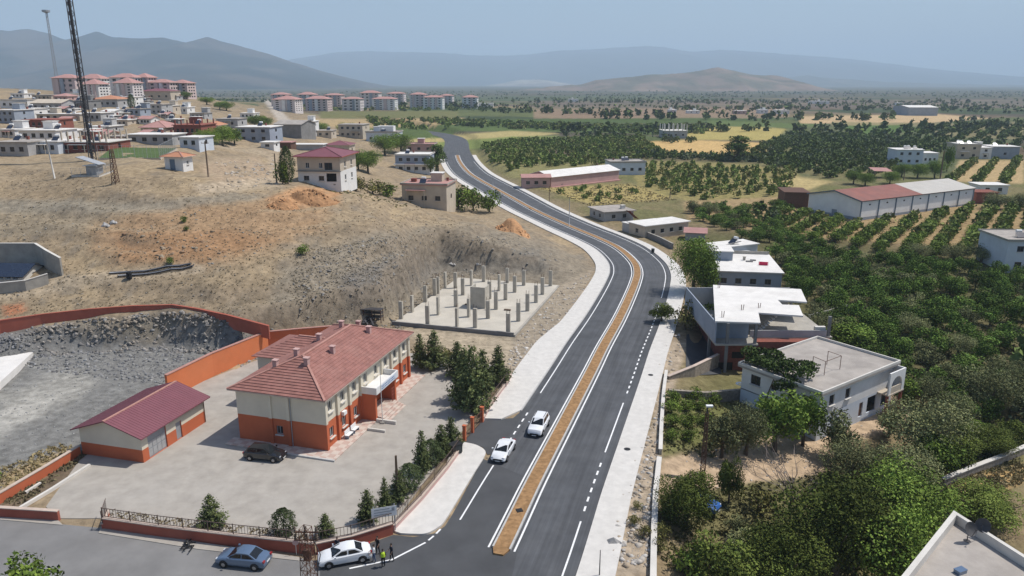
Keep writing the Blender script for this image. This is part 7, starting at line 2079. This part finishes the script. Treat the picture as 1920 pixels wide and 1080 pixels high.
person("man behind the parked white car with only his head showing", rp(634, 1040, 0.05), R(250), "cloth_navy", "cloth_navy", None, (0.1, 0.1))

# ------------------------------------------------------------------ poles, masts and pylons
def pole(label, x, yb, yt, r=0.11, mat="wood_pole", arm=True, name="utility_pole", lean=0.0, p=None, hgt=None):
    p = p or G(x, yb); m = mpp(p); hgt = hgt or (yb - yt) * m * 1.03
    o = thing(name, label, "pole", p)
    q = MB(); q.tube([(0, 0, -0.4), (lean * hgt * 0.5, 0, hgt * 0.5), (lean * hgt, 0, hgt)], [r * 1.3, r * 1.1, r * 0.8], 8); q.build("shaft", mat, o, smooth=True)
    if arm:
        q = MB(); q.bar((lean * hgt - 0.8, 0, hgt - 0.4), (lean * hgt + 0.8, 0, hgt - 0.4), 0.1); q.build("crossarm", "rust_metal", o)
        for xx in (-0.7, 0, 0.7):
            q = MB(); q.lathe([(0.03, 0), (0.07, 0.08), (0.03, 0.16), (0.07, 0.22), (0.0, 0.3)], 8, c=(lean * hgt + xx, 0, hgt - 0.34)); q.build("insulator", "sill_stone", o)
    return o
pole("dark wooden pole between conifers by the pavement railing", 746, 942, 848, 0.13, "wood_pole", False)
pole("leaning pale utility pole on the slope left of the mast", 103, 335, 262, 0.14, "sill_stone", False, lean=-0.07)
pole("brown twin utility pole on the slope right of the booth", 391, 332, 268, 0.16, "wood_pole", True)
pole("brown utility pole beside the cypress at the dirt track", 519, 345, 290, 0.14, "wood_pole", False)
pole("slim grey lamp post standing in the road median", 1063, 424, 371, 0.09, "galvanized", False, "lamp_post", p=Vector((*ROAD_C[idx_at(424)], 0.16)))
pole("grey post in the median near the far bend", 924, 351, 333, 0.09, "galvanized", False, "lamp_post", p=Vector((*ROAD_C[idx_at(351)], 0.16)))
pole("thin dark post on the right pavement at the bottom", 1124, 1082, 1030, 0.04, "mast_dark", False, "sign_post", p=Vector(rp(1124, 1078, 0.14)))
pole("utility pole above the warehouse roof beside the farmhouses", 1762, 340, 285, 0.25, "wood_pole", True)
pole("utility pole in the dry field by the pink farm shed", 1256, 372, 352, 0.14, "wood_pole", True)
pole("thin pole at the road edge near the pink annex", 1030, 378, 350, 0.1, "wood_pole", False)
pole("short pole beside the warehouse's far side trees", 1694, 338, 318, 0.18, "wood_pole", False)
def lattice(label, p, hgt, wb, wt, nseg, mat, rr=0.05, name="lattice_mast", legs=3, top=None, cat="mast"):
    o = thing(name, label, cat, p)
    def lp(k, z):
        f = z / hgt; w = wb + (wt - wb) * f; a = 2 * math.pi * k / legs + 0.5
        return Vector((math.cos(a) * w / 2, math.sin(a) * w / 2, z))
    for k in range(legs):
        q = MB(); q.tube([lp(k, -0.4), lp(k, hgt)], rr, 6); q.build("leg", mat, o)
    for i in range(nseg):
        z0, z1 = hgt * i / nseg, hgt * (i + 1) / nseg
        q = MB()
        for k in range(legs):
            k2 = (k + 1) % legs
            q.bar(lp(k, z0), lp(k2, z1), rr * 0.9); q.bar(lp(k2, z0), lp(k, z1), rr * 0.9); q.bar(lp(k, z1), lp(k2, z1), rr * 0.9)
        q.build("bracing", mat, o)
    return o, lp
p = G(172, 300); p = Vector(p)
o, lp = lattice("tall dark lattice mast rising out of the top left of the picture", p, 74.0, 2.1, 1.5, 34, "mast_dark", 0.11)
q = MB(); q.bar((0.15, 0, 0), (0.15, 0, 74), 0.5); q.build("cable_ladder", "mast_dark", o)
for k, zz in enumerate((40, 46, 52, 58, 64)):
    q = MB(); q.box(0.9, 1.15, -0.2, 0.2, zz, zz + 2.2); q.build("antenna", "white_plastic", o)
p2 = Vector(U(109, 168, 34.0)); p2.z = hz(p2.x, p2.y)
m2 = mpp(p2); hh2 = 140 * m2
o, lp = lattice("slim distant lattice mast with a platform top at the far left", p2, hh2, 3.0, 1.6, 24, "grey_metal", 0.25)
q = MB(); q.lathe([(0.3, hh2 - 1), (3.2, hh2), (3.2, hh2 + 1.6), (2.9, hh2 + 1.6), (2.9, hh2 + 0.2), (0.3, hh2 + 0.1)], 12); q.build("platform", "grey_metal", o)
# rusty lattice pylon in front of the wall corner
p = rp(583, 1118, 0.0)
o, lp = lattice("rusty lattice pylon with insulators at the bottom edge", p, 6.3, 1.5, 1.0, 7, "rust_metal", 0.032, "lattice_pylon", 4, cat="pylon")
for zz in (5.9, 5.2):
    q = MB(); q.bar((-0.95, 0, zz), (0.95, 0, zz), 0.09); ca = q.build("crossarm", "rust_metal", o)
    for xx in (-0.85, 0.0, 0.85):
        q = MB(); q.lathe([(0.05, 0), (0.13, 0.06), (0.06, 0.16), (0.14, 0.24), (0.06, 0.34), (0.11, 0.42), (0.0, 0.52)], 9, c=(xx, 0, zz + 0.06)); q.build("insulator", "bark", ca)
q = MB(); q.box(-0.28, 0.28, -0.2, 0.2, 3.4, 4.3); q.build("switch_box", "rust_metal", o)
q = MB(); q.tube([(0.55, 0.1, 0.0), (0.75, -0.1, 2.6), (1.0, 0.1, 3.8), (0.5, 0.0, 5.4)], 0.04, 5); q.build("cable", "mast_dark", o)
p = Vector(G(1316, 905))
o, lp = lattice("brown lattice power pole with lamp head by the garden row", p, 8.2, 0.75, 0.4, 10, "rust_metal", 0.05, "lattice_pole", 4, cat="pole")
q = MB(); q.bar((0, 0, 8.2), (0, 0.1, 9.0), 0.12); q.build("mast_head", "mast_dark", o)
q = MB(); q.box(-0.15, 0.55, -0.2, 0.2, 8.95, 9.1); q.build("lamp_head", "white_plastic", o)
p = Vector(G(217, 343))
o, lp = lattice("short brown lattice power pole on the slope left of the booth", p, 7.0, 1.5, 0.7, 6, "rust_metal", 0.07, "lattice_pole", 4, cat="pole")

# ------------------------------------------------------------------ the bare column structure
def column_slab():
    c, W, D, rz = rect_px((963, 630), (741, 606), (1037, 537), 0.0)
    o = thing("foundation_slab", "concrete foundation slab with bare columns beside the road", "building site", (c[0], c[1], 0), rz)
    q = MB(); q.box(-W / 2, W / 2, -D / 2, D / 2, -0.3, 0.35); q.build("slab", "slab", o)
    q = MB(); q.box(-W / 2 - 0.2, W / 2 + 0.1, -D / 2 - 0.3, -D / 2 - 0.003, -0.3, 0.62); q.build("edge_beam", "concrete_dark", o)
    q = MB(); q.box(W / 2 + 0.003, W / 2 + 0.35, -D / 2 - 0.3, D / 2, -0.3, 0.3); q.build("edge_beam", "concrete", o)
    rng = random.Random(3)
    for (x, yb, yt) in ((746, 597, 565), (773, 585, 548), (802, 609, 565), (822, 590, 545), (854, 540, 505), (857, 613, 572), (806, 553, 528), (821, 550, 520), (835, 540, 508), (868, 553, 515), (891, 614, 578), (879, 594, 556), (884, 535, 510), (907, 528, 497), (915, 597, 558), (930, 580, 535), (918, 560, 520), (936, 545, 512), (948, 562, 530), (953, 623, 581), (972, 602, 563), (951, 530, 502), (965, 548, 518), (982, 535, 502), (989, 583, 545), (1005, 567, 530), (1017, 552, 518), (1032, 536, 505), (855, 575, 525), (785, 565, 530)):
        w_ = U(x, yb, 0.35)[:2] - c
        lx, ly = w_[0] * math.cos(-rz) - w_[1] * math.sin(-rz), w_[0] * math.sin(-rz) + w_[1] * math.cos(-rz)
        if abs(lx) > W / 2 - 0.1 or abs(ly) > D / 2 - 0.1:
            lx = max(-W / 2 + 0.4, min(W / 2 - 0.4, lx)); ly = max(-D / 2 + 0.4, min(D / 2 - 0.4, ly))
        hh = 3.1 + rng.random() * 0.35
        a, b_ = (0.34, 0.2) if rng.random() < 0.6 else (0.2, 0.36)
        q = MB(); q.box(lx - a, lx + a, ly - b_, ly + b_, 0.352, 0.35 + hh); cl = q.build("column", "column_concrete", o)
        q = MB()
        for dx in (-a * 0.7, a * 0.7):
            for dy in (-b_ * 0.7, b_ * 0.7): q.bar((lx + dx, ly + dy, 0.3 + hh), (lx + dx, ly + dy, 0.35 + hh + 0.5 + 0.3 * rng.random()), 0.03)
        q.build("rebar", "rust_metal", cl)["kind"] = "stuff"
    w_ = U(899, 575, 0.35)[:2] - c
    lx, ly = w_[0] * math.cos(-rz) - w_[1] * math.sin(-rz), w_[0] * math.sin(-rz) + w_[1] * math.cos(-rz)
    q = MB(); t = 0.22
    q.box(lx - 1.4, lx + 1.4, ly - 1.0, ly - 1.0 + t, 0.352, 4.3); q.box(lx - 1.4, lx - 1.4 + t, ly - 1.0 + t, ly + 1.6, 0.352, 4.3); q.box(lx + 1.4 - t, lx + 1.4, ly - 1.0 + t, ly + 1.6, 0.352, 4.3)
    q.build("lift_shaft", "column_concrete", o)
    q = MB(); q.box(lx - 3, lx - 1.6, ly + 0.2, ly + 0.8, 0.352, 0.5); q.box(lx + 5, lx + 6.2, ly - 1, ly - 0.6, 0.352, 0.6); q.build("timber_pile", "wood_pole", o)
column_slab()

# ------------------------------------------------------------------ small things around the school
def board():
    p = rp(722, 1000, 0.0)
    o = thing("signboard", "white two-post signboard over the yard corner wall", "sign", p, R(17))
    for x in (-0.95, 0.95):
        q = MB(); q.bar((x, 0, 0), (x, 0, 2.9), 0.08); q.build("post", "galvanized", o)
    q = MB(); q.box(-1.15, 1.15, -0.06, -0.041, 1.75, 2.75); bd = q.build("board", "white_plastic", o)
    for i, (x0, x1) in enumerate(((-0.9, 0.5), (-0.9, 0.7), (-0.9, 0.3))):
        q = MB(); q.box(x0, x1, -0.066, -0.062, 2.5 - i * 0.26, 2.57 - i * 0.26); q.build("print_line", "grey_metal", bd)
    q = MB(); q.box(0.7, 0.95, -0.066, -0.062, 2.25, 2.6); q.build("print_emblem", "grey_metal", bd)
board()
def bin_():
    p = rp(854, 850, 0.14)
    o = thing("waste_bin", "dark wheeled waste container on the pavement at the driveway", "bin", p, R(40))
    q = MB(); q.prism([(-0.62, -0.48), (0.62, -0.48), (0.62, 0.48), (-0.62, 0.48)], 0.18, 1.15); q.build("body", "bin", o)
    q = MB(); q.box(-0.68, 0.68, -0.54, 0.54, 1.152, 1.24); q.build("lid", "black_trim", o)
    for x in (-0.5, 0.5):
        for y in (-0.36, 0.36):
            q = MB(); q.lathe([(0, -0.04), (0.09, -0.04), (0.09, 0.04), (0, 0.04)], 10); q.build("wheel", "rubber", o, (x, y, 0.09), (R(90), 0, 0))
    for x in (-0.64, 0.64):
        q = MB(); q.box(x - 0.03, x + 0.03, -0.3, 0.3, 0.85, 0.92); q.build("handle", "galvanized", o)
bin_()
def scrap(label, p, seed, n, size, mat, name, cat):
    rng = random.Random(seed); o = thing(name, label, cat, p, rng.random() * 3)
    for i in range(n):
        q = MB(); a = rng.random() * 6.28; l = size * (0.5 + rng.random()); x, y = rng.gauss(0, size * 0.5), rng.gauss(0, size * 0.25)
        q.bar((x - math.cos(a) * l / 2, y - math.sin(a) * l / 2, 0.03 + 0.2 * rng.random() * size), (x + math.cos(a) * l / 2, y + math.sin(a) * l / 2, 0.06 + 0.5 * rng.random() * size), 0.12 * size, 0.05 * size); q.build("piece", mat, o)
    return o
scrap("small heap of dark scrap lying at the edge of the old street", rp(352, 1027, 0.052), 5, 14, 0.8, "black_trim", "scrap_heap", "scrap")
scrap("dark scrap and crates behind the school roof", Vector(G(686, 605)), 6, 16, 2.2, "mast_dark", "scrap_heap", "scrap")
o = thing("iron_rack", "rusty iron rack standing behind the school roof", "rack", Vector(G(690, 606)), R(-8))
q = MB()
for x in (-2.2, -0.7, 0.8, 2.3):
    q.bar((x, 0, 0), (x, 0, 2.2), 0.12); q.bar((x, 1.2, 0), (x, 1.2, 2.2), 0.12)
q.build("uprights", "rust_metal", o)
for zz in (0.9, 1.6, 2.2):
    q = MB(); q.box(-2.3, 2.4, -0.1, 1.3, zz, zz + 0.1); q.build("shelf", "mast_dark", o)
p = rp(556, 1040, 0.05)
o = thing("round_sign", "small round sign on a short post by the street wall", "sign", p, R(10))
q = MB(); q.tube([(0, 0, 0), (0, 0, 1.1)], 0.03, 6); q.build("post", "galvanized", o)
q = MB(); q.lathe([(0.0, -0.015), (0.28, -0.015), (0.28, 0.015), (0.0, 0.015)], 18); q.build("disc", "pink_wall", o, (0, -0.04, 1.25), (R(90), 0, 0))
# quarry slab, concrete retaining walls and shed at the left edge
wsl = [tuple(U(*w_, 0.95)[:2]) for w_ in ((-200, 672), (62, 660), (-2, 718), (-200, 880))]
q = MB(); q.prism(wsl[::-1], -0.1, 0.95); tag(q.build("concrete_pad", "white_roof"), "white concrete pad in the quarry at the left picture edge", "pad")
Lw = [G(*q) for q in ((-60, 496), (10, 492), (72, 492), (92, 505), (118, 516))]
wall("concrete_wall", "tall grey concrete retaining wall round the hillside shed", [(p.x, p.y) for p in (Lw[0], Lw[1], Lw[2])], 3.4, 0.3, "concrete", "concrete_light")
wall("concrete_wall", "sloping end of the concrete retaining wall facing the dark pipes", [(p.x, p.y) for p in (Lw[2], Lw[3], Lw[4])], [3.4, 3.4, 3.0], 0.3, "concrete", "concrete_light")
Lw = [G(*q) for q in ((-80, 556), (0, 550), (50, 545), (92, 532))]
wall("concrete_wall", "low concrete wall below the dark-roofed shed at the left edge", [(p.x, p.y) for p in Lw], 1.7, 0.3, "concrete", "concrete_light")
o, b, W, Hh = front_house("hillside_shed", "shed with dark blue sloping roof and white posts at the left edge", -40, 46, 516, 531, 6, -4, ["concrete_light"], ('gx', "solar", 1.3), 5, cat="shed", frame="white_plastic")
# dark pipes on the slope
for k, (a, c_, lab) in enumerate((((206, 514), (358, 497), "long dark pipe bundle lying on the dirt track, upper one"), ((222, 519), (362, 501), "long dark pipe bundle lying on the dirt track, lower one"))):
    A, B = Vector(G(*a)), Vector(G(*c_)); o = thing("pipe_bundle", lab, "pipes", A, 0, "pipes on the hillside track")
    for j in range(3):
        pts = []
        for t in np.linspace(0, 1, 8):
            x, y = A.x + (B.x - A.x) * t, A.y + (B.y - A.y) * t; pts.append(Vector((x, y, hz(x, y) + 0.2)) - A + Vector((0, 0.3 * (j - 1), 0)))
        q = MB(); q.tube(pts, 0.12, 8); q.build("pipe", "grey_metal" if j == 1 else "mast_dark", o, smooth=True)
o = thing("water_drum", "small black drum standing by the pipe bundles", "drum", Vector(G(243, 523)))
q = MB(); q.lathe([(0.0, 0), (0.42, 0), (0.45, 0.3), (0.42, 0.6), (0.45, 0.9), (0.42, 1.15), (0, 1.15)], 14); q.build("barrel", "rubber", o); q = MB(); q.lathe([(0.43, 1.152), (0.43, 1.2), (0, 1.2)], 14); q.build("lid", "black_trim", o)
# booth, mast cabin, sports pitch
p = G(331, 319); m = mpp(p)
o = thing("transformer_booth", "small white booth with blue doors and orange tiled roof on the slope", "booth", Vector(p) + Vector((0, 1.6, 0)), R(-12))
b = Bld(o, 38 * m, 3.6, 24 * m, ["white_wall"], z0=-1.5); W = b.W; b.door('S', -W / 2 + W * 0.42, W * 0.3, 20 * m, "car_blue"); b.win('E', 0, 1.2, 0.8, 0.8); b.walls(); b.hip("orange_tile", 0.9, 0.7, "ridge_tile")
p = G(172, 330); m = mpp(p)
o = thing("mast_cabin", "small grey cabin with a slanting roof at the foot of the mast", "cabin", Vector(p) + Vector((0, 1.5, 0)), R(-6))
b = Bld(o, 20 * m, 2.4, 18 * m, ["grey_metal"], z0=-1.5); b.door('S', 0, 0.9, 1.7, "galvanized"); b.walls(); r = b.flat("galvanized", 0.5, 0.15)
q = MB(); q.bar((-3.2, 0, 18 * m + 1.9), (2.0, 0, 18 * m + 0.3), 2.6, 0.12); q.build("canopy", "galvanized", o)
o, P, z, hh = wall("cabin_fence", "pale mesh fence on a low kerb round the mast cabin", [(G(*q).x, G(*q).y) for q in ((135, 331), (186, 332), (214, 322))], 0.25, 0.25, "concrete_light", None, "fence"); railing(o, P, z, hh, 1.6, 0.35, 2.2, "galvanized", 0.0)
ptc = [G(*q) for q in ((185, 300), (300, 300), (332, 281), (212, 279))]
q = MB(); q.add([(p.x, p.y, p.z + 0.45) for p in ptc], [(0, 1, 2, 3)]); pit_ = q.build("sports_pitch", "turf"); tag(pit_, kind="structure")
o, P, z, hh = wall("pitch_fence", "tall mesh fence along the green sports pitch", [(p.x, p.y) for p in (ptc[0], ptc[1], ptc[2])], 0.4, 0.25, "tan_wall", None, "fence"); railing(o, P, z, hh, 3.2, 0.9, 3.2, "galvanized", 0.0)
# walls right of the road
Lw = [U(*q, 0)[:2] for q in ((1224, 1120), (1226, 1000), (1229, 930), (1236, 862))]
wall("stone_wall", "long low grey wall along the verge in the lower part", Lw, 0.6, 0.42, "concrete", "concrete_light", zb=-0.3, sink=1.6)
Lw = [U(*q, 0)[:2] for q in ((1238, 850), (1240, 800), (1244, 740), (1249, 700))]
wall("stone_wall", "long low wall along the vegetable patch beside the pavement", Lw, 0.75, 0.32, "concrete", "concrete_light", zb=-0.3, sink=1.6)
Lw = [Vector(G(*q)) for q in ((1252, 712), (1300, 706), (1345, 690))]
wall("ramp_wall", "brown stone ramp wall rising to the unfinished house", [(p.x, p.y) for p in Lw], [0.5, 1.6, 2.2], 0.4, "stone_wall", "coping", sink=1.2)
Lw = [Vector(G(*q)) for q in ((1254, 742), (1320, 752), (1395, 748))]
wall("terrace_wall", "rough stone terrace wall above the vegetable patch", [(p.x, p.y) for p in Lw], [0.9, 1.3, 1.5], 0.5, "stone_wall", None, sink=1.0)
Lw = [Vector(G(*q)) for q in ((1765, 912), (1830, 885), (1880, 866), (1960, 832))]
wall("terrace_wall", "pale-topped stone terrace wall near the right edge", [(p.x, p.y) for p in Lw], 0.9, 0.45, "stone_wall", "concrete_light", sink=1.0)
Lw = [Vector(G(*q)) for q in ((1515, 606), (1550, 597), (1586, 586))]
wall("garden_wall", "pale garden wall running into the grove behind the slab-roofed house", [(p.x, p.y) for p in Lw], 1.6, 0.25, "concrete_light", None)
Lw = [tuple(ROAD_C[i] + ROAD_N[i] * 13.2) for i in range(idx_at(470), idx_at(430))][::3]
wall("garden_wall", "low grey garden wall along the road below the bungalows", Lw, 1.4, 0.3, "concrete_dark", "concrete", zb=-0.1, sink=1.0)
Lw = [Vector(G(*q)) for q in ((1500, 690), (1620, 640))]
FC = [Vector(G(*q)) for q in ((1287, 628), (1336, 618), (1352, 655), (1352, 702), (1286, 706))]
q = MB(); q.add([(p.x, p.y, p.z + 0.06) for p in FC], [(0, 1, 2, 3, 4)]); tag(q.build("forecourt_shade", "asphalt"), kind="structure")  # asphalt-coloured sheet painting in the shadow beside the unfinished house
for x_, y_ in ((1220, 703), (1176, 842)):
    q = MB(); c_ = U(x_, y_, 0.14); q.lathe([(0, 0.006), (0.36, 0.006), (0.38, 0.0)], 16, c=(c_[0], c_[1], 0.142)); q.build("manhole_cover", "black_trim", pc_)
o = thing("litter_bin", "small black bin on the right pavement before the bend", "bin", rp(1224, 474, 0.14))
q = MB(); q.lathe([(0.0, 0.1), (0.36, 0.1), (0.42, 1.0), (0.36, 1.05), (0.0, 1.1)], 12); q.build("body", "bin", o); q = MB(); q.box(-0.3, 0.3, -0.05, 0.05, 0.0, 0.1); q.build("foot", "black_trim", o)
# mounds of orange earth
def mound(label, x, y, wpx, hpx, seed):
    p = Vector(G(x, y)); m = mpp(p); w, hh = wpx * m / 2, hpx * m
    o = thing("earth_mound", label, "earth heap", p)
    rng = np.random.default_rng(seed); n, k = 15, 26
    q = MB(); fs = []
    uu, vv = np.meshgrid(np.linspace(-1, 1, n), np.linspace(-1, 1, k), indexing='ij'); X, Y = (vv * w).ravel(), (uu * w * 0.7).ravel()
    z = np.maximum(0, 1 - np.hypot(uu, vv).ravel()) ** 0.8 * hh * (0.7 + 0.9 * vnoise(X / w * 3 + seed, Y / w * 3, seed))
    vs = list(zip(X, Y, h(p.x + X, p.y + Y) - p.z + z - 0.12 + 0.10 * rng.random(n * k)))
    for i in range(n - 1):
        for j in range(k - 1): fs.append((i * k + j, i * k + j + 1, (i + 1) * k + j + 1, (i + 1) * k + j))
    q.add(vs, fs); q.build("heap", "orange_rock", o)
    VV, FF, b0 = [], [], 0
    aa, ra = rng.random(120) * 6.283, rng.random(120) ** 0.6; XX, YY = np.cos(aa) * ra * w, np.sin(aa) * ra * w * 0.7
    ZZ = h(p.x + XX, p.y + YY) - p.z + np.maximum(0, 1 - ra) ** 0.8 * hh
    for X, Y, z in zip(XX, YY, ZZ):
        s = 0.08 + 0.28 * rng.random() ** 2
        VV.append(ICO * (1 + 0.3 * rng.normal(size=ICO.shape)) * s + np.array([X, Y, z])); FF.append(IF + b0); b0 += len(ICO)
    st = link("clods", np_mesh("clods", np.concatenate(VV), np.concatenate(FF), "orange_rock"), o); st["kind"] = "stuff"
mound("long heap of orange rubble below the purple-roofed house", 590, 378, 90, 22, 3)
mound("lower heap of orange rubble left of the larger one", 530, 388, 60, 12, 4)
mound("heap of orange earth beside the far pavement", 962, 432, 66, 20, 5)
# boulders on the slope
for i, (x, y, s, lab) in enumerate(((196, 424, 1.0, "pale boulder on the orange slope, larger one"), (212, 418, 0.8, "pale boulder on the orange slope, smaller one"), (846, 497, 0.8, "dark boulder left at the rock cut above the columns"), (896, 496, 0.6, "grey boulder right at the rock cut above the columns"), (1150, 1020, 0.7, "pale broken concrete lump on the right verge"))):
    rng = np.random.default_rng(i); o = thing("boulder", lab, "boulder", Vector(G(x, y)))
    q = MB(); P_ = ICO * (1 + 0.25 * rng.normal(size=ICO.shape)) * s * np.array([1, 0.8, 0.7]); q.add([tuple(v) for v in P_], [tuple(f) for f in IF]); q.build("rock_body", "rock", o)
    q = MB(); P_ = ICO * (1 + 0.3 * rng.normal(size=ICO.shape)) * s * 0.5 + np.array([s * 0.9, -s * 0.3, -s * 0.1]); q.add([tuple(v) for v in P_], [tuple(f) for f in IF]); q.build("rock_chip", "rock", o)
